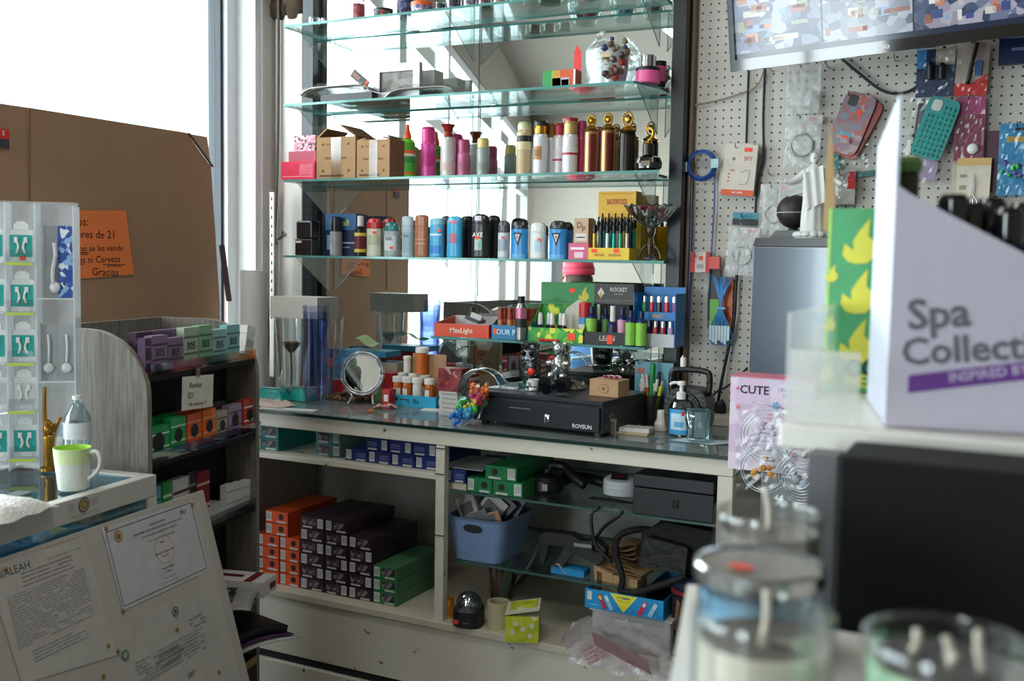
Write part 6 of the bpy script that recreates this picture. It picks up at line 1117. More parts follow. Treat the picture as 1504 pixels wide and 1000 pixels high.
carton('green cigarette carton on top of the green pair', 713, 759, z+.045, GA, GB2, pic='dot', flip=True, base_py=690, H=.042)
# round black base with a handset
p = onZ(796, 722, z); t = T('barcode_stand', 'black round-based scanner stand with a neck lying on the glass', 'stand', (p.x, p.y+.03, z)); DK = M('1C1B1D', .4, 0, .1)
MB().lathe([(.052, 0), (.055, .006), (.054, .034), (.046, .045), (.02, .052)], DK, 28).rect(.012, .01, .03, .03, M('A8A8A8'), .0565).build('base', t)
b = MB(); b.tube([(0, 0, .05), (.01, .01, .075), (.05, .02, .072), (.09, .0, .05), (.13, -.01, .03)], .014, DK, 12); b.build('neck', t)
p = onZ(845, 722, z); t = T('telephone_handset', 'black curved handset lying beside the scanner stand', 'handset', (p.x+.02, p.y+.05, z+.001)); b = MB(); b.tube([(-.08, 0, .022), (-.04, 0, .034), (.03, 0, .03), (.08, 0, .018)], lambda u: .016+.006*abs(2*u-1)**3, DK, 12); b.build('handset', t)
# white round meter with cable
p = onZ(898, 738, z); t = T('weight_meter', 'round white device with a small dark display', 'device', (p.x+.01, p.y+.045, z+.012), math.radians(10))
b = MB(); b.lathe([(.035, 0), (.050, .006), (.052, .028), (.050, .034), (.050, .036)], M('C8CAD0', .3), 30, sy=.75); b.X = Matrix.Translation((0, 0, .036)) @ Matrix.Rotation(math.radians(18), 4, 'X'); b.lathe([(.050, 0), (.050, .012), (.04, .020), (.02, .022)], M('D4D4D8', .3), 30, sy=.72); b.X = None; b.build('housing', t)
b = MB(); b.X = Matrix.Translation((0, -.016, .052)) @ Matrix.Rotation(math.radians(-62), 4, 'X'); b.rect(-.024, -.016, .024, .014, M('2A2426', .15), .012); b.rect(-.015, -.008, .015, .004, M('5A1E1E', .3), .0126); b.build('display', t)
b = MB(); 
for i in range(5): b.tube([(-.07+.01*i, -.04, .004+.004*(i % 2)), (0, -.055+.006*i, .006), (.06, -.035, .005), (.07, .0+.004*i, .004)], .003, BLACK, 6)
b.build('coiled_cable', None, (p.x, p.y+.045, z), label='black cable coiled under the round white device', cat='cable')
pA = onY(872, 735, CF+.03); pB = onY(873, 800, CF-.0); pC = onY(900, 852, CF+.02)
b = MB(); b.tube([(onY(880, 730, CF+.02).x, CF+.02, ZG1+.012), (pA.x, CF+.015, ZG1-.02), (pB.x, CF+.01, pB.z), (pC.x, CF+.015, pC.z+.05)], .0048, BLACK, 8); b.build('hanging_cable', label='black cable hanging down past the upper glass shelf', cat='cable')
pD = onY(915, 745, CF+.02); pE = onY(880, 780, CF)
b = MB(); b.tube([(pD.x, CF+.02, ZG1+.01), (onY(905, 765, CF+.0).x, CF+.012, onY(905, 760, CF).z), (pE.x, CF+.022, pE.z), (pB.x-.015, CF+.028, pB.z-.02), (pC.x-.03, CF+.033, pC.z+.06)], .0048, BLACK, 8); b.build('hanging_cable', label='second black cable looping from the round device', cat='cable')
# dark cash box
xc, zb, w_, h = span(930, 1049, 706, 761, CF+.035, z); t = T('cash_box', 'dark grey metal cash box with a folding handle on its lid', 'cash box', (xc, CF+.033, z)); CBX = M('1E1E22', .4, .2, .05)
MB().box((-w_/2, 0, 0), (w_/2, .24, h*.72), CBX).build('box', t, bev=.003); MB().box((-w_/2-.001, -.001, h*.735), (w_/2+.001, .241, h+.008), M('26262A', .35, .2, .05)).build('lid', t, bev=.004)
b = MB(); b.tube([(-.025, .10, h+.009), (-.025, .09, h+.014), (.025, .09, h+.014), (.025, .10, h+.009)], .003, CHROME, 6, False); b.build('handle', t); MB().box((.0, -.004, h*.3), (.016, -.0005, h*.5), M('1A1A1C', .3, .5)).build('latch', t)
# blue basket
z = ZG2+.0005; A1 = onZ(664, 829, z); B1 = onZ(731, 842, z); xb0, xb1 = onY(664, 835, CF+.085).x, onY(731, 835, CF+.085).x
Yb = CF+.085; hb = onY(700, 764, Yb-.02).z-z; wt0, wt1 = onY(652, 764, Yb-.02).x, onY(743, 764, Yb-.02).x; xm_ = (xb0+xb1)/2
t = T('blue_basket', 'powder blue plastic basket full of packets on the lower glass shelf', 'basket', (xm_, Yb, z)); BB = M('7F9BC8', .45, 0, .04)
W0, W1, D0, D1 = (xb1-xb0)/2, (wt1-wt0)/2, .19, .24
def rr_(w_, d0, d1, zz, n=28, p=.35):
    return [(w_*math.copysign(abs(math.cos(2*math.pi*i/n))**p, math.cos(2*math.pi*i/n)), (d0+d1)/2+(d1-d0)/2*math.copysign(abs(math.sin(2*math.pi*i/n))**p, math.sin(2*math.pi*i/n)), zz) for i in range(n)]
b = MB(); rings = [rr_(W0*.1, .05, .1, 0), rr_(W0, .0, D0, 0), rr_(W1*.97, -.018, D1-.02, hb-.006), rr_(W1*1.0, -.022, D1-.015, hb), rr_(W1*.95, -.014, D1-.023, hb), rr_(W0*.93, .008, D0-.008, .006)]
vs = [q for a in rings for q in a]; b.add(vs, [(i*28+j, i*28+(j+1) % 28, (i+1)*28+(j+1) % 28, (i+1)*28+j) for i in range(5) for j in range(28)], BB); b.build('tub', t)
b = MB(); vs = []
yh = lambda zz: -.018*zz/hb-.0015
n = 20; hw = W0*.42; b.add([(hw*math.copysign(abs(math.cos(2*math.pi*i/n))**.7, math.cos(2*math.pi*i/n)), yh(hb*.78+.011*math.sin(2*math.pi*i/n)), hb*.78+.013*math.sin(2*math.pi*i/n)) for i in range(n)], [tuple(range(n))], M('2E3238', .6)); b.build('hand_hole', t, label='dark oval hand hole')
PKS = [(-.03, .03, 'C8C4C0', 'white boxed packet', -30, .055, .12), (.0, .06, 'D0CECA', 'large white printed packet', 35, .06, .13), (.03, .08, '2A2A30', 'black packet', 40, .04, .12), (.05, .12, '5A5C62', 'grey clear packet', 25, .05, .11), (-.045, .08, 'B8B4AC', 'beige packet', -20, .05, .10), (.02, .03, 'C8906A', 'pink and tan packet', 70, .03, .08), (-.03, .12, '1E8A7A', 'teal packet', 10, .04, .10), (.0, .15, 'C8C8CC', 'silver packet at the back', -15, .06, .12), (-.01, .02, '6A6C70', 'small grey packet', 65, .035, .07)]
for i, (x, y, c, lb, an, w_, h_) in enumerate(PKS):
    b = MB(); w_ *= 1.25; h_ *= 1.2; b.X = Matrix.Rotation(math.radians(an), 4, 'Y') @ Matrix.Rotation(math.radians(-14), 4, 'X'); b.box((-w_/2, -.006, -h_/2), (w_/2, .008, h_/2), M(c, .4, 0, .08)); b.rect(-w_*.35, h_*.1, w_*.3, h_*.35, M('6A6A6E'), .0068)
    for q in range(3): b.rect(-w_*.38, -h_*.1-q*.008, w_*.35, -h_*.1-q*.008+.003, M('8A8A8E'), .0068)
    b.X = None; b.build('packet', None, (xm_+x, Yb+y, z+hb*.93), label='%s sticking out of the blue basket' % lb, cat='packet', group='packets in the blue basket')
# label gun with blue box
p = onZ(815, 852, z); t = T('label_gun', 'black price label gun with a curl of white labels', 'label gun', (p.x, p.y+.08, z+.022), math.radians(4)); KG = M('1A1A1D', .35, 0, .1)
b = MB(); b.prism([(-.075, .045), (-.08, .085), (-.06, .10), (.02, .10), (.05, .085), (.10, .09), (.125, .07), (.12, .035), (.09, .025), (.03, .045), (.0, .062), (-.05, .062), (-.055, .03), (-.068, .0), (-.075, .0)], -.02, .02, KG); b.build('body', t, bev=.006)
b = MB(); b.prism([(.0, .06), (.03, .05), (-.01, -.005), (-.045, -.008), (-.03, .01)], -.014, .014, M('222226', .4)); b.build('trigger_grip', t, bev=.005)
MB().box((.03, -.0225, .068), (.085, -.0205, .078), M('8A8C90', .3)).build('side_plate', t)
b = MB(); b.sheet(lambda u, v: (-.085-.055*u, -.02+.03*v, .055-.10*u-.012*math.sin(u*3)), 8, 1, M('C8C8C6', .5)); b.sheet(lambda u, v: (-.035+.045*u, -.028+.02*v, -.004+.012*math.sin(u*5)), 8, 1, M('D0CEC8', .5)); b.build('label_strip', t)
MB().box((-.05, 0, 0), (.055, .05, .02), M('1E8AC8', .4)).build('blue_box', None, (p.x+.01, p.y+.06, z), label='small bright blue box under the black label gun', cat='box')
# bottom shelf: tin, dome, tape, brush cup, yellow box
z = ZB+.0005
def onb(px, py): return onZ(px, py, z)
xc, zb, w_, h = span(648, 666, 876, 921, CF+.05, z); VS('orange_tin', 'orange patterned tin beside the white post', 'tin', 647, 667, 876, 921, CF+.05, [('tin', [(.95, 0, BLOBS(['C87A1E', 'D8942A', 'B8641A', 'D8A84A'], 70)), (1, .02, BLOBS(['C87A1E', 'D8942A', 'B8641A', 'D8A84A'], 70)), (1, .9, BLOBS(['C87A1E', 'D8942A', 'B8641A', 'D8A84A'], 70))]), ('rim', [(.98, .905, M('C88A3A', .3, .5)), (.98, 1, M('C88A3A', .3, .5))])], z)
p = onb(686, 918); k = depth(p)/F; t = T('disco_light', 'black speaker with a clear mirrored dome on top', 'disco light', (p.x, p.y+.01, z), math.radians(12)); r = 22*k
b = MB(); n = 32; rings = [[(q*r*math.copysign(abs(math.cos(2*math.pi*i/n))**.6, math.cos(2*math.pi*i/n)), q*r*math.copysign(abs(math.sin(2*math.pi*i/n))**.6, math.sin(2*math.pi*i/n)), zz) for i in range(n)] for q, zz in ((.9, 0), (1, .006), (1, 24*k), (.88, 29*k))]
b.add([q for a in rings for q in a], [(i*n+j, i*n+(j+1) % n, (i+1)*n+(j+1) % n, (i+1)*n+j) for i in range(3) for j in range(n)]+[tuple(3*n+j for j in range(n)), tuple(range(n))[::-1]], M('1A1A1E', .4, 0, .1)); b.rect(-r*.75, 6*k, -r*.42, 13*k, M('E8402A'), r*1.0+.001); b.rect(-r*.1, 8*k, r*.35, 10*k, M('5A5A5E'), r+.001); b.build('base', t)
b = MB(); b.blob((0, 0, 29*k), (r*.62, r*.62, r*.62), M('B8BCC8', .12, 1, .3), 14, .10); b.build('mirror_ball', t)
b = MB(); b.lathe([(r*.9*math.cos(a*math.pi/16), 29.2*k+r*.95*math.sin(a*math.pi/16)) for a in range(9)], G('E4E8EC', .14, .03, 1.2, 'dome'), 28, cap=False); b.build('dome', t)
p = onb(725, 925); k = depth(p)/F; b = MB(); r = 17*k; b.lathe([(r*.8, 0), (r, 0), (r, 39*k), (r*.8, 39*k), (r*.8, 0)], M('B8AE92', .45, 0, .04), 32, cap=False); b.build('tape_roll', None, (p.x, p.y+.03, z), label='wide roll of beige packing tape standing on end', cat='tape')
p = onb(712, 892); t = T('tool_cup', 'clear plastic cup holding pens and a round brush', 'cup', (p.x, p.y+.12, z)); MB().lathe([(.038, 0), (.045, .10)], G('E0E4E4', .14, .05, 1.2, 'cup'), 24, cap=False).lathe([(.038, 0), (.038, .002)], G('E0E4E4', .14, .05, 1.2, 'cup'), 24).build('wall', t)
for i, (x, c, lb, ln, rr) in enumerate(((-.025, 'B01E24', 'red pen', -.25, .006), (-.012, '8A1A22', 'dark red marker', .1, .006), (.004, '1EA03A', 'bright green marker', .12, .008), (.015, '2A5AB8', 'blue pen', .35, .006), (-.018, '5A1E22', 'maroon pen', -.05, .006))):
    tt = T('pen', '%s in the clear tool cup' % lb, 'pen', (p.x+x, p.y+.12+.01*(i % 2), z+.004), 0, 'pens in the clear tool cup'); tt.rotation_euler = (0, ln, 0); MB().lathe([(rr*.5, 0), (rr, .01), (rr, .11)], M(c, .3), 10).build('barrel', tt); MB().lathe([(rr*1.1, .1105), (rr*1.1, .15), (rr*.8, .155)], M(c, .25), 10).build('cap', tt)
t = T('hair_brush', 'round grey bristle brush with black handle in the clear tool cup', 'brush', (p.x+.025, p.y+.12, z+.006)); t.rotation_euler = (.1, .2, 0)
b = MB(); b.blob((.02, 0, .125), (.030, .012, .045), M('5C5A5A', .8, 0, .2, .8, 90), 16, .05); b.build('bristle_head', t); b = MB(); b.tube([(0, 0, 0), (.004, 0, .05), (.014, 0, .09)], .006, BLACK, 8); b.build('handle', t)
p2 = onb(752, 905); t = T('razor', 'black slanted tube leaning from the tool cup over the tape', 'tube', (p2.x-.03, p2.y+.06, z+.06)); t.rotation_euler = (.1, math.radians(42), 0); b = MB(); b.lathe([(.007, 0), (.009, .01), (.009, .09), (.011, .095), (.011, .125)], M('161618', .3), 14); b.build('tube', t)
p = onb(765, 943); t = T('yellow_box', 'lime yellow printed cardboard box with torn open lid', 'box', (p.x+.006, p.y+.0, z), math.radians(22)); YB = BLOBS(['B8C42A', 'B8C42A', 'C4CE3A', 'A8B424', 'D8D8A8'], 35)
MB().box((-.052, .0, 0), (.045, .11, .075), YB).build('carton', t)
b = MB(); b.X = Matrix.Translation((-.052, .0, .078)) @ Matrix.Rotation(math.radians(-10), 4, 'Y'); b.box((0, 0, 0), (.1, .112, .002), M('C8C8B0', .6)); b.box((.01, .03, .0022), (.09, .10, .0035), YB); b.X = None; b.build('lid_flap', t)
b = MB(); 
for x, zz in ((-.03, .03), (.0, .04), (-.02, .055), (.02, .02), (.025, .05)): b.quad([(x+.008*math.cos(q*.785), -.001, zz+.008*math.sin(q*.785)) for q in range(8)], M('D0CEB8'))
b.build('printed_dots', t, label='pale round printed fruit marks')
# stack on the right: bin, sky blue box, paper bag, backpack, cap
pL = onb(868, 948); Yr = CF+.05
xc, zb, w_, h = span(868, 985, 905, 960, Yr, z); t = T('plastic_bin', 'milky white plastic bin carrying the blue printed box', 'bin', (xc, Yr, z)); MB().box((-w_/2, 0, 0), (w_/2, .3, h), FR('C8C8CA', .85, .3)).build('tub', t, bev=.008); MB().box((-w_/2-.005, -.005, h+.0005), (w_/2+.005, .305, h+.006), FR('D4D4D6', .9, .3)).build('lid', t)
zt = z+h+.0075
xc, zb, w_, h2 = span(859, 975, 873, 916, Yr-.01, zt); t = T('blue_carton', 'sky blue shallow box with yellow triangle and toy pictures', 'carton', (xc, Yr-.012, zt), math.radians(-1)); SBL = M('1E94D4', .35, 0, .04); W2 = w_/2; hh = h2
b = MB(); b.box((-W2, 0, 0), (W2, .003, hh), SBL); b.box((-W2, .003, 0), (-W2+.003, .27, hh), SBL); b.box((W2-.003, .003, 0), (W2, .27, hh), M('1878B0', .4)); b.box((-W2, .27, 0), (W2, .273, hh), SBL); b.box((-W2+.003, .003, 0), (W2-.003, .27, .003), M('1A1A1C', .6))
b.quad([(-W2*.35, -.0008, hh*.97), (W2*.35, -.0008, hh*.97), (0, -.0008, hh*.05)][::-1], M('E8DC3A', .4)); b.text('UV TRIMMER', (0, hh*.80), hh*.13, M('3A3A8A'), e=.0014); b.rect(-W2*.15, hh*.62, W2*.15, hh*.66, M('B8A82A'), .0014)
b.rect(-W2*.94, hh*.45, -W2*.82, hh*.9, LABEL, .0012)
for x0, c_ in ((-.55, 'B82A34'), (-.38, '8AC8E8'), (.48, 'D82A4A'), (.74, '9ACCE8')): b.X = Matrix.Translation((W2*x0, 0, hh*.45)) @ Matrix.Rotation(math.radians(-28 if x0 < 0 else 28), 4, 'Y'); b.rect(-.006, -.022, .006, .022, M(c_), .0016); b.rect(-.004, .006, .004, .018, M('E8D84A' if x0 == -.55 else 'D8E8F0'), .002); b.X = None
b.rect(-W2*.9, hh*.2, -W2*.62, hh*.24, M('8AC8E8'), .0012); b.rect(W2*.5, hh*.1, W2*.85, hh*.13, M('8AC8E8'), .0012)
b.build('tray_box', t)
# paper bags
pz = zt+.004; p = onY(892, 862, Yr+.06); t = T('paper_bag_bundle', 'bundle of folded brown paper bags standing in the blue box', 'paper bags', (p.x, Yr+.05, pz), math.radians(-8))
PBG = WOOD('9A7850', 'C0A078', 8, 8, 120)
b = MB(); b.prism([(-.035, .0), (.02, -.0), (.02, .085), (-.042, .10)], 0, .05, M('B08C66', .8)); b.build('front_bag', t)
b = MB(); b.prism([(-.028, .008), (-.012, .006), (-.016, .082), (-.032, .085)], -.001, .0, M('5A4028', .8)); b.build('bag_opening', t, label='dark open mouth of the bag')
for i in range(5): b = MB(); b.X = Matrix.Translation((.02, .01+i*.008, .09+i*.006)) @ Matrix.Rotation(math.radians(8+3*i), 4, 'Y'); b.sheet(lambda u, v: ((u-.4)*.13, (v)*.10, .004*math.sin(u*7+i)), 10, 2, M(['B8946A', 'A88660', 'C0A078', 'AA8862', 'B8946A'][i], .8)); b.X = None; b.build('folded_bag', t)
MB().box((.021, .0, 0), (.10, .06, .082), PBG).build('bag_block', t)
for i in range(4): b = MB(); b.X = Matrix.Translation((.03, .03, .13+i*.011)) @ Matrix.Rotation(math.radians(-6), 4, 'Y'); b.sheet(lambda u, v: ((u-.5)*.09, v*.09, .006*math.sin(u*5+v*3+i)), 8, 4, M('9A7C58' if i % 2 else 'AE8E66', .8)); b.X = None; b.build('crumpled_bag', t)
# backpack
px_, pzz = onY(985, 790, Yr+.03).x, onY(985, 835, Yr+.03).z
t = T('backpack', 'black fabric backpack with a loose strap lying on the shelf goods', 'backpack', (px_, Yr+.12, pzz+.0)); BF = M('0F0F12', .75, 0, .2, .5, 60)
b = MB(); b.prism([(-.10, -.01), (.14, -.015), (.15, .07), (.12, .115), (-.02, .125), (-.09, .09)], -.075, .085, BF); b.build('main_bag', t, bev=.028)
b = MB(); b.prism([(-.085, .0), (.05, -.005), (.055, .07), (-.07, .085)], -.11, -.07, M('141417', .6, 0, .15, .5, 50)); b.build('front_pocket', t, bev=.015)
b = MB(); b.tube([(-.10, -.085, .02), (-.09, -.10, .055), (-.05, -.105, .085)], .002, M('2A2A2E', .3, .3), 6); b.build('zip', t, label='dark metal zip')
b = MB(); b.tube([(-.05, -.02, .08), (-.11, -.04, .085), (-.165, -.06, .06), (-.16, -.085, .01), (-.135, -.10, -.04), (-.14, -.10, -.085)], lambda u: .0095, BF, 8); b.build('shoulder_strap', t)
b = MB(); b.tube([(-.14, -.10, -.085), (-.09, -.12, -.075), (-.02, -.115, -.045), (.05, -.10, -.01)], .0095, BF, 8); b.build('lower_strap', t)
MB().box((.0, -.096, .012), (.03, -.094, .017), M('B8B8BC')).build('logo_patch', t, label='tiny white logo patch')
p = onY(1010, 862, Yr+.04); b = MB(); b.blob((0, 0, 0), (.055, .05, .026), M('1E2648', .7, 0, .1, .3, 40), 16, .03); c = b.build('cap_crown', None) if False else None
t = T('folded_cap', 'navy and red folded cloth under the black backpack', 'cloth', (p.x, Yr+.07, p.z)); b.build('navy_cloth', t); b = MB(); b.blob((.0, .005, -.022), (.06, .05, .014), M('8A1E2A', .7), 14, .03); b.build('red_lining', t)
BX('dark_bag', 'black glossy bag standing beside the blue printed box', 'bag', 986, 1050, 880, 945, CF+.08, .2, [M('17171A', .25, 0, .2, .5, 18)]*3, z)
pg_ = onY(992, 900, CF+.075); b = MB(); b.prism([(-.005, -.05), (.004, -.05), (.012, .03), (.002, .04)], 0, .002, M('7A5A3A', .7)); b.build('brown_tag', None, (pg_.x, CF+.076, pg_.z), label='narrow brown card edge beside the black glossy bag', cat='card')
# plastic bags in front of the cabinet
t = T('plastic_bag', 'crumpled translucent shopping bag with red print in front of the bin', 'bag', (onY(915, 960, CF-.05).x, CF-.07, .335)); rn = random.Random(21); PLB = FR('D4CCD0', .62, .2)
b = MB(); b.sheet(lambda u, v: ((u-.5)*.32+rn.uniform(-.006, .006), .03*math.cos((v-.5)*3)-.05*v+rn.uniform(-.008, .008), v*.17*(1-.5*(2*u-1)**4)+rn.uniform(-.006, .006)), 26, 14, PLB); b.build('film', t)
b = MB(); b.X = Matrix.Translation((-.06, -.03, .06)) @ Matrix.Rotation(math.radians(-35), 4, 'Y'); 
for i in range(4): b.text('THANK YOU', (0, -.012*i+.02), .012, M('B04A58', .5), e=.002)
b.X = None; b.build('red_print', t, label='faded red printed words')
b = MB(); b.sheet(lambda u, v: ((u-.5)*.16+.02, -.036-.03*v+rn.uniform(-.004, .004), .085+v*.05-.05*u), 10, 5, M('B08A92', .4)); b.build('red_fold', t)
p = onY(985, 975, CF-.2); MB().box((-.006, 0, -.12), (.006, .05, .03), M('14161C', .3)).build('dark_stick', None, (p.x, CF-.16, p.z), .1, label='narrow dark upright at the foot of the plastic bag', cat='rod') if False else None
# ---------------------------------------------------------------- on and before the pegboard
YP = 3.195
def PY(px, py, Y=YP-.02): return onY(px, py, Y)
def hook(px, py, k=0):
    p = onY(px, py, WY); b = MB(); b.tube([(0, -.001, 0), (0, -.03, 0), (0, -.05, .004), (0, -.056, .014)], .0018, STEEL, 6); return b.build('peg_hook', None, p, label=HK[k], cat='hook', group='metal pegboard hooks')
HK = ['thin metal hook stuck in the white pegboard']*40
def cable(name, pts, r, mat, label, Y=YP-.01): return MB().tube([PY(x, y, Y) for x, y in pts], r, mat, 8).build(name, label=label, cat='cable')
DC = M('1C2030', .5)
cable('cable', [(1100, 92), (1098, 150), (1096, 214)], .0035, DC, 'dark cord hanging behind the card marked 5FT')
cable('cable', [(1124, 90), (1121, 170), (1121, 230), (1113, 268), (1108, 330)], .0038, DC, 'dark cord hanging between the 5FT card and the clear packs')
cable('cable', [(1124, 96), (1112, 125), (1085, 138), (1050, 148), (1012, 156)], .0028, M('A49A90', .6), 'thin greyish cable crossing the pegboard below the television')
cable('cable', [(1236, 86), (1262, 108), (1298, 134), (1332, 135), (1362, 112), (1388, 68)], .0042, DC, 'dark cable sagging below the television')
cable('cable', [(1086, 370), (1081, 420), (1078, 470), (1068, 520), (1058, 570), (1052, 612)], .0050, BLACK, 'thick black power cable running down to the plugs', YP-.03)
cable('cable', [(1098, 540), (1070, 566), (1048, 580), (1040, 612)], .0034, BLACK, 'thin black cable leaving the plugs towards the black tower', YP-.05)
for x0, lb in ((1040, 'black plug standing at the foot of the pegboard'), (1057, 'wide black plug block at the foot of the pegboard')):
    p = PY(x0, 612, YP-.04); b = MB(); b.lathe([(.008, 0), (.010, .01), (.008, .03), (.005, .04)], BLACK, 12, sx=1.0 if x0 < 1050 else 2.2); b.build('power_plug', None, (p.x, p.y, ZC+.031), label=lb, cat='plug')
MILK = FR('DCE0E2', .50, .18)
def ppk(name, label, cat, x0, x1, yt, yb, parts, tilt=0, Y=YP-.035, film=True, hk=True, group=None):
    """a pack hanging on a hook: parts get a local frame whose origin is the middle of the pack, x right, z up, in metres"""
    xc, zb, w_, h = span(x0, x1, yt, yb, Y); t = T(name, label, cat, (xc, Y, zb+h/2), 0, group, rot=(0, math.radians(tilt), 0))
    parts(t, w_, h)
    if film: rn = random.Random(int(x0)); MB().sheet(lambda u, v: ((u-.5)*w_, -.010+rn.uniform(-.004, .004), (v-.5)*h), 12, 14, (MILK if film == 'milk' else FILM), film == 'milk').build('clear_film', t)
    if hk: hook((x0+x1)/2, yt+8)
    return t
# blue coiled cable
def coil(t, w_, h, R, n, mat, rr=.0025, cy=0, nm='coil', x=0):
    b = MB()
    for k in range(n): b.tube([(x+(R-k*.0022)*math.cos(i*.3142), -.002-.003*k, cy+(R-k*.0022)*math.sin(i*.3142)) for i in range(21)], rr, mat, 6, False)
    b.build(nm, t)
BC = M('2A5AB0', .4); LB = M('4A9AD8', .35)
xc, zb, w_, h = span(1008, 1055, 222, 264, YP-.03); t = T('usb_cable', 'blue cable coiled on a hook beside the black post', 'cable', (xc, YP-.03, zb+h/2)); coil(t, w_, h, w_*.46, 5, BC, .003); MB().box((w_*.32, -.02, -.01), (w_*.55, -.005, .018), M('A8D0D8', .3)).build('plug', t, label='pale plug'); MB().box((-w_*.6, -.02, -.02), (-w_*.42, -.008, .01), M('A8D0D8', .3)).build('plug', t); hook(1030, 228)
cable('cable', [(1050, 250), (1049, 300), (1045, 370), (1040, 440), (1040, 470)], .0028, M('5A72A8', .4), 'blue cord hanging from the blue coil to the red tag', YP-.02)
cable('cable', [(1016, 255), (1015, 330), (1013, 400), (1010, 480)], .0028, M('5A72A8', .4), 'blue cord hanging down along the wooden strip', YP-.02)
def card5(t, w_, h):
    b = MB().box((-w_/2, 0, -h/2), (w_/2, .012, h/2), M('D8CEC2', .5)); e = .0
    b.rect(-w_/2, -h/2, w_/2, -h*.39, M('E85A28', .5)); b.text('5FT', (w_*.24, h*.22), h*.11, M('D8624A')); b.rect(w_*.1, h*.36, w_*.34, h*.44, TAG, .001); b.text('o', (-w_*.2, h*.22), h*.12, INK)
    b.text('TPE', (-w_*.22, -h*.02), h*.06, M('D8624A')); b.text('usb cable', (-w_*.0, -h*.44), h*.06, WHITE, e=.0016)
    for q in range(3): b.rect(-w_*.34, -h*(.10+.07*q), -w_*.28, -h*(.07+.07*q), M('E85A28'), .001)
    b.tube([(w_*.05, -.001, -h*.05), (w_*.3, -.001, -h*.0), (w_*.25, -.001, -h*.25), (-.0, -.001, -h*.28)], .0008, M('B8AEA4'), 5); b.build('card', t)
ppk('cable_card', 'beige cable card marked 5FT with an orange bottom band', 'card', 1062, 1110, 212, 287, card5, 4, film=False)
ppk('cable_card', 'plain beige card hanging just behind the 5FT one', 'card', 1058, 1104, 210, 282, lambda t, w_, h: MB().box((-w_/2, 0, -h/2), (w_/2, .01, h/2), M('CFC4B8', .5)).build('card', t), 3, YP-.018, False, False)
def tagset(t, w_, h): b = MB().box((-w_/2, 0, -h/2), (w_/2, .006, h/2), M('E0D4D0', .4)); b.rect(-w_/2, -h/2, -w_*.25, h/2, M('D83A30')); b.rect(w_*.3, -h/2, w_/2, h/2, M('D83A30')); b.rect(-w_*.05, h*.1, w_*.15, h*.3, TAG, .001); b.rect(-w_*.15, -h*.3, w_*.2, -h*.1, M('B8AAA8'), .001); b.build('card', t)
ppk('price_card', 'small red and white price card beside the black post', 'card', 1014, 1042, 370, 400, tagset, film=False)
def bundle(t, w_, h):
    b = MB(); 
    for k in range(9):
        a = (k-4)/4; b.tube([(a*w_*.42, -.004*(k % 3), h*.46), (a*w_*.12, -.012, h*.22), (0+a*.004, -.016, h*.04), (a*w_*.35, -.012, -h*.2), (a*w_*.48, -.006, -h*.36), (a*w_*.3, -.004, -h*.47)], .0024, LB if k % 2 else M('3A86C8', .35), 6)
    b.build('cords', t); b = MB()
    for k in range(7): a = (k-3)/3; b.box((a*w_*.36-.004, -.022, -h*.40-.006*(k % 3)), (a*w_*.36+.004, -.012, -h*.20), M('B8D4E0', .25))
    b.build('plugs', t, label='pale silver plugs'); MB().box((-w_*.2, -.02, h*.02), (w_*.2, -.004, h*.05), M('7AC0E8')).build('tie', t)
ppk('cable_bundle', 'bundle of light blue charging cables tied in the middle', 'cable bundle', 1042, 1078, 402, 510, bundle, film=False)
def clips(t, w_, h): b = MB().box((-w_/2, 0, -h/2), (-w_*.05, .006, h/2), M('5A5450', .5)); b.box((-w_*.42, -.003, -h*.45), (-w_*.0, -.0005, -h*.05), M('7AC83A', .4)); b.box((w_*.02, -.001, -h*.5), (w_*.45, .005, h*.3), M('D8622A', .4)); b.build('cards', t)
ppk('card_set', 'green and orange cards hanging behind the light blue cables', 'card', 1040, 1078, 388, 482, clips, film=False, hk=False, Y=YP-.012)
ppk('red_clip', 'small red clip block above the light blue cables', 'clip', 1043, 1058, 377, 395, lambda t, w_, h: MB().box((-w_/2, -.01, -h/2), (w_/2, .01, h/2), M('D83028', .35)).build('block', t), film=False, hk=False)
def adapter(t, w_, h): MB().box((-w_*.2, 0, -h*.35), (w_*.25, .03, h*.0), WHITE).build('adapter', t, bev=.004)
def ringpack(col):
    def f(t, w_, h):
        b = MB().box((-w_/2, .004, h*.36), (w_/2, .006, h/2), M('D8D2CC', .5)); b.rect(w_*.12, h*.40, w_*.36, h*.47, TAG, -.0030); b.build('header_card', t); coil(t, w_, h, min(w_, h)*.36, 4, M(col, .4), .0026, -h*.08, 'coiled_cable')
    return f
t = ppk('adapter_bag', 'clear bag with a white plug adapter below the television', 'bag', 1156, 1206, 97, 168, adapter, film='milk')
ppk('cable_pack', 'clear pack with a coiled grey cable left of the kraft card edge', 'cable pack', 1153, 1206, 170, 246, ringpack('A8A8A4'), 2, film='milk')
ppk('cable_pack', 'clear pack with a white cable hanging over the tower edge', 'cable pack', 1068, 1114, 334, 404, ringpack('C8C8C6'), 3, YP-.05, 'milk')
ppk('cable_pack', 'tall clear pack with a red tag beside the dark ball', 'cable pack', 1116, 1160, 271, 346, ringpack('C0C0BE'), 2, film='milk')
ppk('small_pack', 'small teal and black pack above the coiled white cable', 'pack', 1076, 1113, 312, 331, lambda t, w_, h: MB().box((-w_/2, 0, -h/2), (w_/2, .004, 0), BLACK).box((-w_/2, 0, .0002), (w_/2, .004, h/2), M('3A9AB8', .4)).build('card', t), 3, YP-.02)
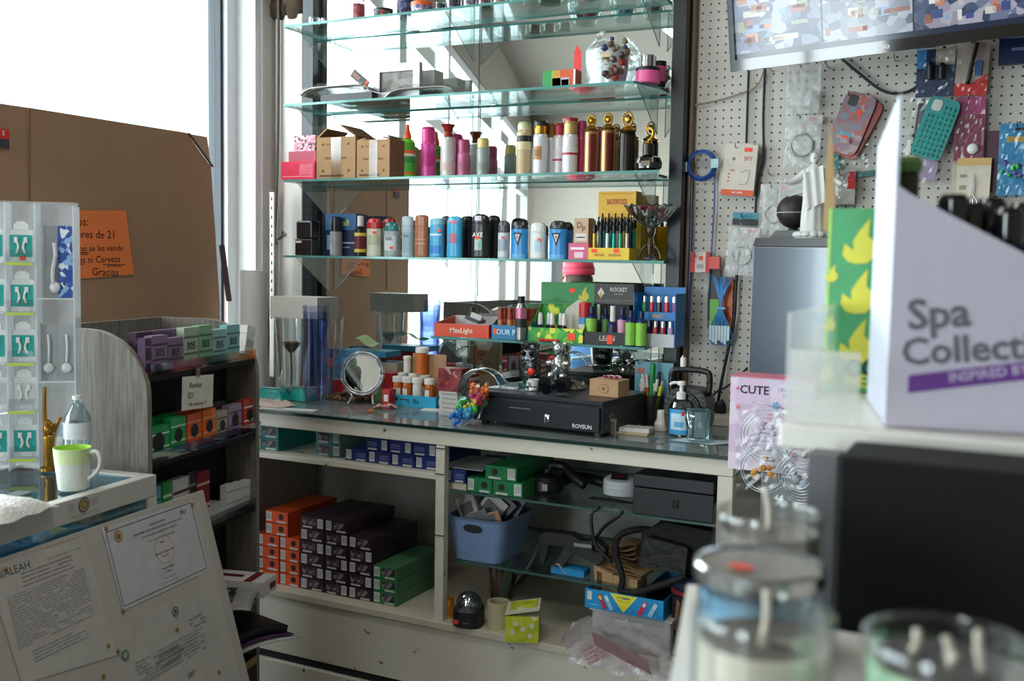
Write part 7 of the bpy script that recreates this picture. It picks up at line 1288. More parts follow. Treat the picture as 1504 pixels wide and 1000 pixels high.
# phone cases
def pcase(cols, scale, cut, edge):
    def f(t, w_, h):
        n = 32; p = [(w_/2*math.copysign(abs(math.cos(2*math.pi*i/n))**.35, math.cos(2*math.pi*i/n)), h/2*math.copysign(abs(math.sin(2*math.pi*i/n))**.25, math.sin(2*math.pi*i/n))) for i in range(n)]
        MB().prism(p, 0, .009, BLOBS(cols, scale, .25) if scale else M(cols, .3), M(edge, .3)).build('shell', t, bev=.0015)
        n = 16; b = MB(); b.quad([(-w_*.20+w_*.15*math.copysign(abs(math.cos(2*math.pi*i/n))**.5, math.cos(2*math.pi*i/n)), -.001, h*.36+w_*.18*math.copysign(abs(math.sin(2*math.pi*i/n))**.5, math.sin(2*math.pi*i/n))) for i in range(n)][::-1], M(cut, .4)); b.build('camera_opening', t)
    return f
t = ppk('phone_case', 'grey and red flowered phone case hanging tilted below the television', 'phone case', 1226, 1274, 136, 226, pcase(['8A6A78', '9A5A60', '7A7A8C', 'B05A50', '86707C', 'A89098'], 55, '2A2426', 'C8504A'), 20, film=False)
b = MB(); b.rect(.004, .03, .018, .042, TAG, .0014); b.rect(-.012, -.045, .006, -.038, TAG, .0014); b.rect(-.022, -.040, .014, -.028, M('6AA8B8'), .0010); b.build('stickers', t)
ppk('phone_case', 'second flowered phone case peeping behind the first', 'phone case', 1232, 1280, 142, 232, pcase('B8443E', 0, '2A2426', 'C8504A'), 26, YP-.02, False, False)
def tealcase(t, w_, h):
    pcase('1A8A88', 0, 'C8C8C4', '146E6E')(t, w_, h); b = MB(); m_ = M('3AB0A8', .12, .3)
    for i in range(6):
        for j in range(10):
            x, zz = -w_*.36+i*w_*.145, -h*.42+j*h*.085
            if zz > h*.18 and i < 3: continue
            b.add([(x-w_*.065, -.001, zz), (x, -.001, zz-h*.038), (x+w_*.065, -.001, zz), (x, -.001, zz+h*.038), (x, -.006, zz)], [(0, 1, 4), (1, 2, 4), (2, 3, 4), (3, 0, 4)], m_)
    b.build('diamond_studs', t)
ppk('phone_case', 'teal diamond-studded phone case hanging tilted', 'phone case', 1349, 1398, 143, 234, tealcase, 18, YP-.06, False)
ppk('case_pack', 'clear pack with a dark case behind the teal one', 'case pack', 1328, 1392, 146, 270, lambda t, w_, h: (MB().box((-w_*.3, 0, -h*.1), (w_*.4, .01, h*.45), M('26303E', .3)).build('case', t), MB().box((-w_*.2, 0, -h*.45), (w_*.35, .004, -h*.2), M('B8A0C0', .4)).build('card', t)), 6, YP-.03)
def blister(front, blobs):
    def f(t, w_, h): b = MB().box((-w_/2, 0, -h/2), (w_/2, .003, h/2), M(front, .4)); b.build('card', t); blobs(t, w_, h)
    return f
ppk('plug_pack', 'dark blue hanging pack with two black plugs', 'pack', 1346, 1402, 72, 142, blister('22345A', lambda t, w_, h: (MB().box((-w_/2, -.002, h*.1), (-w_*.25, -.0005, h/2), M('3A8AC8')).box((w_*.0, -.0035, h*.16), (w_*.5, -.0005, h*.5), M('C8C0AC')).build('print', t), MB().lathe([(.009, -.02), (.009, .02), (.005, .03)], BLACK, 12, c=(-.012, -.012, 0)).lathe([(.009, -.02), (.009, .015), (.005, .025)], BLACK, 12, c=(.018, -.012, 0)).build('plugs', t))))
ppk('red_pack', 'red and white hanging pack with a blue car charger', 'pack', 1404, 1452, 60, 140, blister('C8B4AC', lambda t, w_, h: (MB().prism([(-w_*.5, -h*.5), (w_*.5, -h*.5), (w_*.5, -h*.1), (.0, -h*.28), (-w_*.5, -h*.28)], -.002, -.0005, M('D82A20', .4)).build('red_band', t), MB().box((w_*.1, -.014, -h*.15), (w_*.3, -.003, h*.12), M('3A5A8A', .3)).build('charger', t), MB().tube([(-w_*.1, -.01, -h*.3), (-.0, -.012, h*.1), (w_*.1, -.01, h*.45)], .006, BLACK, 8).build('thick_cable', t))), 2)
ppk('pink_pack', 'pink and silver hanging pack with a white earbud case', 'pack', 1402, 1446, 142, 236, blister('B8407A', lambda t, w_, h: (MB().box((-w_*.45, -.003, -h*.48), (w_*.45, -.0005, h*.22), M('8A2A4A', .4)).build('picture', t), MB().blob((w_*.15, -.010, -h*.32), (w_*.2, .008, w_*.2), WHITE, 12).build('earbud_case', t))))
def scis(t, w_, h):
    b = MB().box((-w_/2, 0, -h/2), (w_/2, .002, h/2), M('D4CCBC', .6)); b.rect(-w_/2, h*.36, w_/2, h/2, M('D8B070')); b.rect(-w_*.4, h*.14, -w_*.2, h*.2, M('9A9082'), .001); b.rect(-w_*.4, -h*.08, -w_*.2, -h*.0, M('9A9082'), .001); b.build('card', t)
    b = MB(); b.prism([(-.004, -h*.2), (.004, -h*.2), (.006, .0), (.001, h*.22)], -.006, -.003, CHROME)
    for s_ in (-1, 1): b.tube([(s_*.003, -.006, -h*.2), (s_*.011, -.006, -h*.27), (s_*.014, -.006, -h*.36), (s_*.008, -.006, -h*.42), (s_*.003, -.006, -h*.34), (s_*.003, -.006, -h*.24)], .0018, CHROME, 6)
    b.build('small_scissors', t)
ppk('scissors_card', 'beige card with small silver scissors', 'card', 1404, 1454, 232, 312, scis, 1, YP-.05, False); ppk('scissors_card', 'beige card hanging behind the scissors card', 'card', 1397, 1440, 240, 306, lambda t, w_, h: MB().box((-w_/2, 0, -h/2), (w_/2, .002, h/2), M('C8BEA8', .6)).build('card', t), 0, YP-.03, False, False)
def toys(t, w_, h):
    b = MB().box((-w_/2, 0, -h/2), (w_/2, .003, h/2), M('1E8AC0', .4)); b.rect(-w_*.3, h*.24, w_*.5, h*.32, M('C8A04A')); b.rect(-w_*.1, h*.40, w_*.2, h*.44, INK); b.build('card', t); b = MB()
    for i in range(30): b.blob((random.uniform(-.42, .45)*w_, -.012, random.uniform(-.45, -.02)*h), .006, M(['5A3A9A', '3AB04A', '4AC05A', '7A5AB8', '8AD0D8'][i % 5], .2), 6, .3)
    b.build('charms', t, kind='stuff')
ppk('charm_pack', 'bright blue hanging pack of purple and green charms', 'pack', 1466, 1522, 181, 287, toys, 0)
ppk('purple_pack', 'dark purple pack edge behind the bright blue charm pack', 'pack', 1449, 1475, 192, 282, lambda t, w_, h: MB().box((-w_/2, 0, -h/2), (w_/2, .006, h/2), M('5A2440', .4)).build('card', t), 0, YP-.02, False, False)
ppk('navy_pack', 'navy hanging pack just under the television corner', 'pack', 1467, 1530, 55, 93, lambda t, w_, h: MB().box((-w_/2, 0, -h/2), (w_/2, .02, h/2), M('1A2450', .4)).rect(-w_*.2, 0, w_*.5, h*.12, M('6A7AA8')).build('card', t), 0, YP-.03, False, False)
ppk('white_pack', 'white pack with a red edge behind the statue', 'pack', 1216, 1256, 250, 300, lambda t, w_, h: MB().box((-w_/2, 0, -h/2), (w_/2, .006, h/2), M('CCC4C0', .5)).rect(w_*.22, -h*.05, w_*.5, h*.45, M('D8281E')).build('card', t), 0, YP-.02)
ppk('teal_pack', 'teal-edged clear pack under the flowered phone cases', 'pack', 1222, 1282, 205, 262, lambda t, w_, h: MB().box((-w_/2, 0, -h/2), (-w_*.32, .006, h/2), M('2A8A80', .4)).box((-w_*.3, .0, -h/2), (w_*.5, .006, -h*.35), M('1E6A68', .4)).build('card', t), -6, YP-.012)
for i, (x, y) in enumerate(((1218, 100), (1135, 105), (1316, 90), (1134, 258), (1344, 205))): hook(x, y)
# ---------------------------------------------------------------- black tower with statue
YT = 2.92; xc, zb, w_, h = span(1101, 1216, 362, 640, YT); zb = ZC+.0005; h = onY(1158, 362, YT).z-zb
t = T('computer_tower', 'glossy black computer tower standing on the counter below the pegboard', 'computer tower', (xc, YT, zb), math.radians(-3))
PT = M('465462', .16, .15, .03, 0, 30, 0, .4)
MB().box((-w_/2, 0, 0), (w_/2, .24, h), PT).build('case', t, bev=.003); MB().prism([(-w_/2-.001, h+.0005), (w_/2+.001, h+.0005), (w_/2-.002, h+.024), (-w_/2+.006, h+.024)], -.002, .241, M('0C0C0E', .25)).build('top_cover', t); MB().box((w_/2-.006, -.0025, 0), (w_/2+.0005, -.0005, h), M('7A848C', .3, .7)).build('chrome_edge', t)
zt = zb+h+.0245
MB().prism([(-.075, 0), (.06, 0), (.055, .024), (-.055, .024)], -.05, .05, M('0E0E10', .3)).build('black_plinth', None, (xc-.01, YT+.14, zt), label='low black plinth on top of the computer tower', cat='plinth', bev=.002)
p = onY(1163, 310, YT+.13); t = T('ball_speaker', 'dark matte ball with a thin seam beside the statue', 'ball', (p.x, YT+.16, p.z)); r = 25*depth(p)/F
MB().blob((0, 0, 0), r, M('2E2828', .5), 28).build('ball', t); MB().tube([(r*1.005*math.cos(i*.2618), r*1.005*math.sin(i*.2618), -.004) for i in range(25)], .0014, M('C8C8C8', .3), 6, False).build('seam_band', t); MB().lathe([(.018, 0), (.014, .012)], M('1A1A1C'), 16, c=(0, 0, -r-.0115+.0)).build('foot', t)
# statue
p0 = onY(1193, 349, YT+.05); H_ = onY(1200, 223, YT+.05).z-zt; H_ = .235 if H_ < .1 else H_
t = T('robed_statue', 'white plaster robed figure with open arms on the black tower', 'statue', (p0.x, YT+.045, zt), 0); PL = M('D2D2D0', .55, 0, .03, .1, 60)
b = MB(); n = 40; secs = [(.0, .20, .15, 0), (.05, .20, .15, 0), (.07, .14, .11, .0), (.25, .125, .10, .10), (.45, .115, .09, .12), (.60, .12, .085, .10), (.72, .135, .085, .06), (.79, .125, .07, .03), (.83, .06, .05, .0), (.855, .038, .04, 0)]
vs = []
for zz, rx, ry, fo in secs:
    for k in range(n):
        a = 2*math.pi*k/n; m_ = 1+fo*math.sin(9*a+zz*3)+.5*fo*math.sin(5*a+zz*12); vs.append((H_*rx*m_*math.cos(a), H_*ry*m_*math.sin(a), H_*zz))
b.add(vs, [(i*n+k, i*n+(k+1) % n, (i+1)*n+(k+1) % n, (i+1)*n+k) for i in range(len(secs)-1) for k in range(n)], PL, True)
b.blob((0, 0, H_*.925), (H_*.048, H_*.052, H_*.068), PL, 16); b.blob((0, H_*.012, H_*.925), (H_*.060, H_*.055, H_*.072), PL, 16, .05); b.blob((0, -H_*.035, H_*.885), (H_*.03, H_*.02, H_*.035), PL, 10, .05); b.blob((0, -H_*.055, H_*.925), (H_*.008, H_*.014, H_*.012), PL, 6)
for s_, hx, hz in ((-1, -.37, .655), (1, .37, .60)):
    b.tube([(s_*H_*.09, 0, H_*.77), (s_*H_*.17, -H_*.02, H_*.70), (s_*H_*.25, -H_*.05, H_*.66), (s_*H_*.33, -H_*.08, H_*(hz+.01))], lambda u: H_*(.055-.030*u), PL, 12)
    b.sheet(lambda u, v: (s_*H_*(.12+.16*u), -H_*.04*u+.002*math.sin(v*9), H_*(.74-.10*u-v*(.20-.04*u))), 8, 6, PL)
    for q in range(4): b.tube([(s_*H_*.33, -H_*.08, H_*(hz+.01)), (s_*H_*.365, -H_*.09, H_*(hz-.004*q+.006)), (s_*H_*(.40-.006*q), -H_*.095, H_*(hz-.016*q+.02))], H_*.0075, PL, 6, r2=H_*.005)
    b.tube([(s_*H_*.34, -H_*.08, H_*(hz+.02)), (s_*H_*.36, -H_*.10, H_*(hz+.045))], H_*.008, PL, 6)
b.sheet(lambda u, v: (H_*(-.11+.22*u+.05*v), -H_*(.10+.012*math.sin(u*14)), H_*(.74-.42*v+.10*u)), 14, 6, PL)
b.build('figure', t)
b = MB(); 
for i in range(14): a = i*.45; b.blob((H_*.17*math.cos(a), H_*.13*math.sin(a), H_*.04), (H_*.07, H_*.05, H_*.04), PL, 8, .2)
b.build('cloud_base', t)
# ---------------------------------------------------------------- pink box, wire hanger rack
YQ = 2.40; xc, zb, w_, h = span(1071, 1196, 557, 694, YQ); t = T('pink_toy_box', 'pink and lilac box with CUTE lettering beyond the counter end', 'box', (xc, YQ, zb), math.radians(0))
PKM = BLOBS(['E0C8E0', 'E4D4E8', 'D8C0DC', 'E8D8E8', 'D4CCE8'], 14)
b = MB(); b.box((-w_/2, 0, 0), (w_/2, .10, h-.0), M('D8A0B8', .4), M('DCB4C8', .4)); b.rect(-w_/2, 0, w_/2, h, PKM, .0005); b.text('CUTE', (-w_*.21, h*.87), h*.125, INK, e=.001); b.text('UNICORN', (w_*.22, h*.89), h*.06, M('9A8AC0'), e=.001, bold=False); b.text('BUBBLE', (w_*.22, h*.83), h*.05, M('9A8AC0'), e=.001, bold=False)
for x, zz, s_, c in ((-.41, .88, .05, 'D8607A'), (-.40, .68, .07, 'E0788A'), (.05, .72, .12, '7AA8E0'), (-.02, .60, .10, 'E8A0C8'), (.12, .40, .12, 'D8608A'), (-.2, .35, .14, 'C8A8E0')):
    b.quad([(x*w_+s_*w_*(.6 if k % 2 else 1)*.5*math.cos(k*.628), -.0012, zz*h+s_*w_*(.6 if k % 2 else 1)*.5*math.sin(k*.628)) for k in range(10)], M(c, .4))
b.build('carton', t); MB().box((-w_/2-.001, -.001, h+.0005), (w_/2+.001, .101, h+.003), M('D87A90', .4)).build('lid', t)
# floor rack that carries the box and the clear packs
t = T('wire_rack', 'grey metal rack with wire hooks holding clear ornament packs', 'rack', (xc+.03, YQ, 0)); 
MB().box((-w_/2+.05, .0, .0), (w_/2+.05, .14, zb-.002), M('77787A', .5)).build('base_box', t, bev=.003)
pz_ = onY(1200, 640, YQ-.05); px0_ = onY(1180, 700, YQ-.02).x-(xc+.03)
MB().box((w_/2+.051, .02, 0), (w_/2+.11, .06, zb+.12), M('6E6F72', .5)).build('upright', t)
for yy, lb in ((640, 0), (598, 1)):
    q0 = onY(1105, yy-8, YQ-.09); q1 = onY(1188, yy+10, YQ-.09); b = MB(); b.tube([(q0.x-xc-.03, -.09, q0.z), (q1.x-xc-.03, -.09, q1.z), (q1.x-xc-.03, .03, q1.z+.01)], .0014, STEEL, 6, False); b.build('wire', t)
def orn(label, px, py, Y, r, col, rings, ex=None):
    p = onY(px, py, Y); k = depth(p)/F; t = T('ornament_pack', label, 'ornament pack', p, 0, None); R = r*k; b = MB()
    for q in range(rings): b.tube([(R*(1-q*.13)*math.cos(i*.2618), -.004*q, R*(1-q*.13)*math.sin(i*.2618)) for i in range(25)], .0013, M('D0D4D8', .15, .4), 6, False)
    b.build('rings', t); b = MB(); rn = random.Random(int(px)); 
    for i in range(16): b.blob((rn.uniform(-.5, .5)*R, .003, rn.uniform(-.5, .5)*R), (R*.16, .004, R*.12), [M(c, .3) for c in col][i % len(col)], 6, .4)
    b.build('trinket', t); rn = random.Random(int(px)+1); b = MB(); b.sheet(lambda u, v: ((u-.5)*2.3*R, -.012+rn.uniform(-.006, .006), (v-.5)*2.3*R), 10, 10, FILM, False); b.build('clear_film', t)
orn('round clear pack with a white spiral ornament', 1178, 702, YQ-.12, 38, ['D8DCE4', 'C8D0DC'], 6); orn('clear pack with amber and gold trinket in front of the pink box', 1122, 690, YQ-.10, 34, ['D88A2A', 'E8A040', 'C8C0B8'], 2); orn('clear pack with white heart ornament against the pink box', 1128, 640, YQ-.10, 40, ['D8D0E0', 'E8E0F0'], 3); orn('clear pack with a pale oval ornament beside the white heart', 1180, 655, YQ-.13, 34, ['C8C0C0', 'D8C8B8', 'D87A5A'], 3)
for i, y in enumerate((640, 740, 820)):
    p = onY(1206, y, YQ-.04); b = MB(); rn = random.Random(i)
    for j in range(14): b.blob((rn.uniform(-.008, .008), 0, .08-.011*j), (.007, .006, .007), [M('8A4A3A', .4), M('A8A09A', .3), M('6A5A58', .4), M('B8A8A0', .3)][j % 4], 6, .3)
    b.build('bead_strand', None, p, label='%s strand of brown and silver beads on the rack' % ['upper', 'middle', 'lower'][i], cat='beads')
# ---------------------------------------------------------------- television
pt0 = onY(1073, 106, 2.80); t = T('television', 'wall television showing security camera pictures above the pegboard goods', 'television', pt0, 0, None); t.rotation_euler = (Matrix.Rotation(math.radians(-1), 4, 'Z') @ Matrix.Rotation(math.radians(-3.0), 4, 'Y') @ Matrix.Rotation(math.radians(8), 4, 'X')).to_euler()
TW, TH, BZ_ = .98, .56, .030; GB = M('0A0A0C', .06, .5, .05, 0, 30, 0, 1)
b = MB(); b.box((0, 0, 0), (TW, .03, BZ_), GB); b.box((0, 0, TH-.015), (TW, .03, TH), GB); b.box((0, 0, BZ_), (.014, .03, TH-.015), GB); b.box((TW-.014, 0, BZ_), (TW, .03, TH-.015), GB)
b.text('Jeio', (TW*.405, BZ_*.52), .020, M('D8D8DC', .3), e=.0008); b.build('bezel', t)
MB().box((.02, .031, .02), (TW-.02, .06, TH-.02), M('141416', .5)).build('rear_housing', t)
b = MB(); S_ = 1.0
def scr(u0, v0, u1, v1, mat, e=.012): b.quad([(.014+u0*(TW-.028), e, BZ_+v0*(TH-.045)), (.014+u1*(TW-.028), e, BZ_+v0*(TH-.045)), (.014+u1*(TW-.028), e, BZ_+v1*(TH-.045)), (.014+u0*(TW-.028), e, BZ_+v1*(TH-.045))], mat)
EM = lambda cols, sc: BLOBS(cols, sc, .12, .55)
scr(0, 0, 1, 1, M('1A2238', .1, 0, .05, 0, 30, .4))
for u0, u1, base in ((.0, .24, ['4A5068', '6A7288', '3A4260', '8A8E9C', '5A6280']), (.245, .475, ['5A6070', '747A88', '4A5264', '8A909C', '666C78']), (.48, .74, ['3A4460', '5A6078', '7A7484', '2A3450', '8A8894']), (.745, 1.0, ['20243A', '3A3E54', '2A2E48', '1A1E30', '4A4A5C'])):
    for v0, v1 in ((.03, .34), (.36, .66), (.68, .98)): scr(u0, v0, u1, v1, EM(base, 42), .0115)
    rn = random.Random(int(u0*100)+3)
    for q in range(55):          # the small shelves and goods the camera pictures show
        u = rn.uniform(u0+.005, u1-.04); v = rn.choice((.05, .12, .20, .27, .38, .45, .52, .7, .8))+rn.uniform(0, .03); wq = rn.uniform(.008, .03); hq = rn.uniform(.015, .05)
        if u0 < .4 and q % 2: wq *= 2.2
        scr(u, v, min(u+wq, u1-.002), v+hq, M(rn.choice(['A8A49C', '7A4A3C', '34406E', '9A98A0', 'A06A50', '6A84A8', 'B8B6B4', '3A3A44', '8A4A44', '7A8470']), .12, 0, .1, 0, 30, .55), .0113)
b.build('screen', t, label='screen split into camera pictures')
MB().box((.3, .061, .2), (.6, WY-2.80-.075, .36), M('1A1A1C', .5)).build('wall_bracket', t)
# ---------------------------------------------------------------- foreground gondola at the aisle
ZK = 1.14
WS = M('D8D6D0', .4, 0, .04)
pa_, pb2, pc2 = onZ(975, 1050, ZK), onZ(1027, 842, ZK), None
b = MB(); pts = [(pa_.x, pa_.y), (.35, pa_.y-.12), (.35, .868), (-.16, .868), (pb2.x+.05, pb2.y-.02), (pb2.x, pb2.y-.04)]
n = len(pts); vs = [(x, y, ZK-.02) for x, y in pts]+[(x, y, ZK) for x, y in pts]
b.add(vs, [tuple(range(n))[::-1], tuple(range(n, 2*n))], WS); b.add(vs, [(i, (i+1) % n, n+(i+1) % n, n+i) for i in range(n)], M('C8C6C0', .4))
t = T('candle_shelf', 'white display shelf in the aisle carrying the glass candles', 'shelf', (0, 0, 0)); b.build('shelf_board', t); MB().box((-.16, pa_.y+.02, 0), (.30, .80, ZK-.0205), M('B8B6B0', .5)).build('pedestal', t)
def candle(name, label, px, py, zr, dia, wax, top, wicks, wl=.020, rz=0):
    p = onZ(px, py, zr); hh = zr-ZK-.0005; r = dia/2; t = T(name, label, 'candle', (p.x, p.y, ZK+.0005), rz)
    JG = G('FBFBF9', .05, .02, .9, 'thick_jar_glass')
    MB().lathe([(r*.92, 0), (r*.99, .004), (r, hh-.004), (r*.985, hh), (r*.93, hh), (r*.92, hh-.004), (r*.92, .007)], JG, 48, cap=True).build('jar', t)
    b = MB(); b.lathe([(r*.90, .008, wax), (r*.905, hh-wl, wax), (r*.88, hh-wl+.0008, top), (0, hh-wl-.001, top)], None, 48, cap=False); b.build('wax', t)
    for x, y, l_, a in wicks:
        b = MB(); b.X = Matrix.Translation((x, y, hh-wl)); b.tube([(0, 0, 0), (.002*math.cos(a), .002*math.sin(a), l_*.5), (.004*math.cos(a+1), .004*math.sin(a+1), l_)], .0024, M('C8C0B4', .7), 8); b.X = None; b.build('wick', t)
    return t, hh, r
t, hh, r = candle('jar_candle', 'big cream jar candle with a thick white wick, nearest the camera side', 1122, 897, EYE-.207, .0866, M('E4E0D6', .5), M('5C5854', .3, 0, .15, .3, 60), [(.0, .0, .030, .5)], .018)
b = MB(); b.tube([(.012+.012*math.cos(i*.6), -.008+.006*math.sin(i*.6), hh-.0165) for i in range(8)], .0012, M('A8A49C', .5), 6); b.build('wax_ridge', t)
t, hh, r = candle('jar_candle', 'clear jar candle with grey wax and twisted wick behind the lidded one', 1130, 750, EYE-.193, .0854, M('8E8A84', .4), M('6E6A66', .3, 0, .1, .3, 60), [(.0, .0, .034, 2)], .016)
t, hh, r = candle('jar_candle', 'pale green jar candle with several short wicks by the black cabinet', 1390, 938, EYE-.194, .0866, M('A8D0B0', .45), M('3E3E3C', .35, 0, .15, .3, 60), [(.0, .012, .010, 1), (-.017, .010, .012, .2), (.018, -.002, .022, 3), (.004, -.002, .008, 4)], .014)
# lidded candle
zr = EYE-.203; p = onZ(1115, 824, zr); r = .043; hh = zr-ZK-.0005; t = T('lidded_candle', 'pale blue jar candle with a silver rimmed clear lid and orange sticker', 'candle', (p.x, p.y, ZK+.0005))
MB().lathe([(r*.92, 0), (r*.96, .004), (r*.96, hh-.014)], G('E0ECF4', .14, .03, 1.3, 'blue_jar'), 40, cap=True).build('jar', t); MB().lathe([(r*.90, .006), (r*.91, hh-.02), (0, hh-.021)], M('9AC4DC', .4), 40).build('wax', t)
b = MB(); b.lathe([(r*.97, hh-.0135), (r*1.04, hh-.012), (r*1.04, hh-.002), (r*1.0, hh), (r*.95, hh-.001)], CHROME, 48, cap=False); b.build('lid_rim', t); MB().lathe([(r*.95, hh-.002), (0, hh-.0015)], M('8E8A84', .25, .3, .1), 40).build('lid_top', t)
b = MB(); b.quad([(-.008+.009*math.cos(i*.524), -.020+.006*math.sin(i*.524), hh+.0004) for i in range(12)], M('F04A28', .5)); b.build('orange_sticker', t)
# tall mesh-topped clear pot the lid stands against
# black cabinet
xl_ = onY(1226, 800, .885).x; t = T('black_cabinet', 'flat black display cabinet back beside the candles', 'cabinet', (0, 0, 0)); BK = M('040405', .95, 0, .15)
MB().box((xl_, .885, .4), (.32, .975, 1.284), BK).build('body', t, bev=.004)
xg = onY(1182, 800, .93).x; xg2 = onY(1224, 800, .93).x; MB().box((xg, .93, .4), (xg2, .965, onY(1205, 668, .93).z), M('5C5D62', .5)).build('side_upright', t, label='grey metal upright')
# upper white shelf
xs0 = onY(1143, 640, 1.0).x; t = T('white_shelf', 'white upper shelf in the aisle with a raised clear bin', 'shelf', (0, 0, 0))
MB().box((xs0, 1.0, 1.266), (.36, 1.42, 1.290), M('E0DED8', .4, 0, .03)).build('shelf_board', t, bev=.003)
MB().box((-.05, 1.05, 0), (.34, 1.4, 1.2655), M('1A1A1C', .5)).build('support', t)
AP = FR('E8E8E6', .34, .15); t = T('clear_bin', 'clear acrylic bin on the white upper shelf', 'bin', (0, 0, 0)); hz = onY(1147, 456, 1.03).z; x2 = onY(1262, 560, 1.01).x
b = MB(); vs = [(xs0+.003, 1.01, 1.2905), (xs0+.006, 1.01, 1.2905), (xs0+.006, 1.37, 1.2905), (xs0+.003, 1.37, 1.2905)]; vs += [(vs[0][0], 1.01, 1.398), (vs[1][0], 1.01, 1.398), (vs[2][0], 1.37, 1.40), (vs[3][0], 1.37, 1.40)]
b.add(vs, [(0, 3, 2, 1), (4, 5, 6, 7), (0, 1, 5, 4), (1, 2, 6, 5), (2, 3, 7, 6), (3, 0, 4, 7)], AP); b.build('side_wall', t)
MB().box((xs0+.0065, 1.01, 1.2905), (x2, 1.013, 1.362), FR('E4E4E0', .42, .15)).build('front_lip', t); MB().box((xs0+.0065, 1.37, 1.2905), (x2, 1.373, 1.34), AP).build('back_wall', t)
# green flame box
YG = 1.30; xc, zb, w_, h = span(1213, 1300, 306, 552, YG); zb = 1.291; h = onY(1250, 306, YG).z-zb; t = T('green_flame_box', 'green box printed with yellow flames on the white shelf', 'box', (xc, YG, zb), 0)
b = MB(); b.box((-w_/2, 0, 0), (w_/2, .05, h), M('2E9A5A', .4), M('3AA060', .4)); YF = M('DCD83A', .4)
def fl(x, zz, s): flame(b, x, zz, s, YF, .001)
for i in range(3):
    fl(.002, h*(.70-.27*i), .055); 
    fl(-w_*.48+.004, h*(.60-.27*i), .022)
b.rect(-w_/2, 0, -w_/2+.004, h, M('A8D86A'), .0006); b.text('CO', (.012, h*.13), .028, INK, e=.0014); b.text('NES', (.010, h*.06), .022, YF, e=.0014); b.build('carton', t)
p = onY(1211, 290, YG+.03); b = MB(); b.prism([(-.006, -.04), (.008, -.04), (.008, .0), (.0, .10), (-.005, .04)], 0, .003, M('B8966A', .7)); b.build('kraft_header', None, (p.x, YG+.06, p.z), label='narrow kraft card point rising behind the green flame box', cat='card')
# spa box
AN = math.radians(12); P0 = onY(1300, 627, 1.03); P0.z = 1.2912; FS = FRAME(P0, AN)
t = T('spa_display_box', 'lilac-white display box with big grey lettering and sloping side', 'display box', P0, AN); LV = M('C9C4D6', .5, 0, .02); LV2 = M('D4D2E0', .5, 0, .02)
def S2(px, py): return FS.hit(px, py)
q1, q2, q3, q4 = S2(1306, 138), S2(1306, 270), S2(1338, 285), S2(1504, 372); sl = (q4[1]-q3[1])/(q4[0]-q3[0]); xe = q4[0]+.085; ze = q4[1]+sl*.085
b = MB(); b.prism([(0, 0), (xe, 0), (xe, ze), q3, (0, q2[1])], 0, .003, LV, LV2)
for st, px, py, s_ in (('Spa', 1378, 462, .040), ('Collection', 1450, 512, .036)):
    cx_, cz_ = S2(px, py); b.text(st, (cx_, cz_), s_, M('6A6874', .6), e=.001, rot=.10)
x0_, z0_ = S2(1333, 577); L_ = .205; ca, sa = math.cos(.17), math.sin(.17)
b.quad([(x0_, -.001, z0_), (x0_+L_*ca, -.001, z0_+L_*sa), (x0_+L_*ca, -.001, z0_+L_*sa+.017), (x0_, -.001, z0_+.017)], M('6A3A90', .5)); b.text('INSPIRED BY NATURE', (x0_+.095, z0_+.026), .0125, M('C8B8DC'), e=.0016, rot=.17)
b.build('front_panel', t)
_zb = FS.hit(1275, 215, .20)[1]; _b = MB(); _q = [(.0035, 0), (.21, 0), (.21, _zb), (.0035, q1[1])]; _b.add([(0, y, z) for y, z in _q]+[(.003, y, z) for y, z in _q], [(0, 1, 2, 3)[::-1], (4, 5, 6, 7), (0, 1, 5, 4), (1, 2, 6, 5), (2, 3, 7, 6), (3, 0, 4, 7)], M('D0D4E4', .5)); _b.build('side_panel', t); MB().box((.0035, .22, 0), (xe, .223, ze+.04), LV).build('back_panel', t); MB().box((xe-.003, .0035, 0), (xe, .2195, ze-.01), LV2).build('side_panel', t); MB().box((.0035, .0035, 0), (xe-.0035, .2195, .003), LV).build('bottom', t)
# things in the spa box
for i, (px, py, lb) in enumerate(((1400, 318, 'black-capped bottle nearest the slope top in the lilac box'), (1428, 330, 'second black-capped bottle in the lilac box'), (1455, 322, 'third black-capped bottle in the lilac box'), (1480, 338, 'fourth black-capped bottle in the lilac box'), (1502, 330, 'fifth black-capped bottle in the lilac box'))):
    x, zz = FS.hit(px, py, .06+.02*(i % 3)); tt = frame_thing(FS, 'spa_bottle', lb, 'bottle', x, .06+.02*(i % 3), .0035, 'black-capped bottles in the lilac display box'); MB().lathe([(.014, 0), (.016, .004), (.016, zz-.03), (.009, zz-.018)], M('2A4A6A', .2), 20).build('body', tt); MB().lathe([(.014, zz-.0175), (.015, zz-.012), (.015, zz+.012), (.011, zz+.018)], M('101014', .15, 0, .05, 0, 30, 0, .5), 20).build('cap', tt)
x, zz = FS.hit(1330, 262, .12); tt = frame_thing(FS, 'roll_on_bottle', 'dark slim bottle with a pale green cap behind the lilac panel', 'bottle', x, .12, .0035); MB().lathe([(.013, 0), (.014, zz-.0), (.012, zz+.002)], M('3A3A30', .3), 20).build('body', tt); MB().lathe([(.016, zz+.0025), (.017, zz+.012), (.014, zz+.018)], M('7AA85A', .3), 20).build('cap', tt)
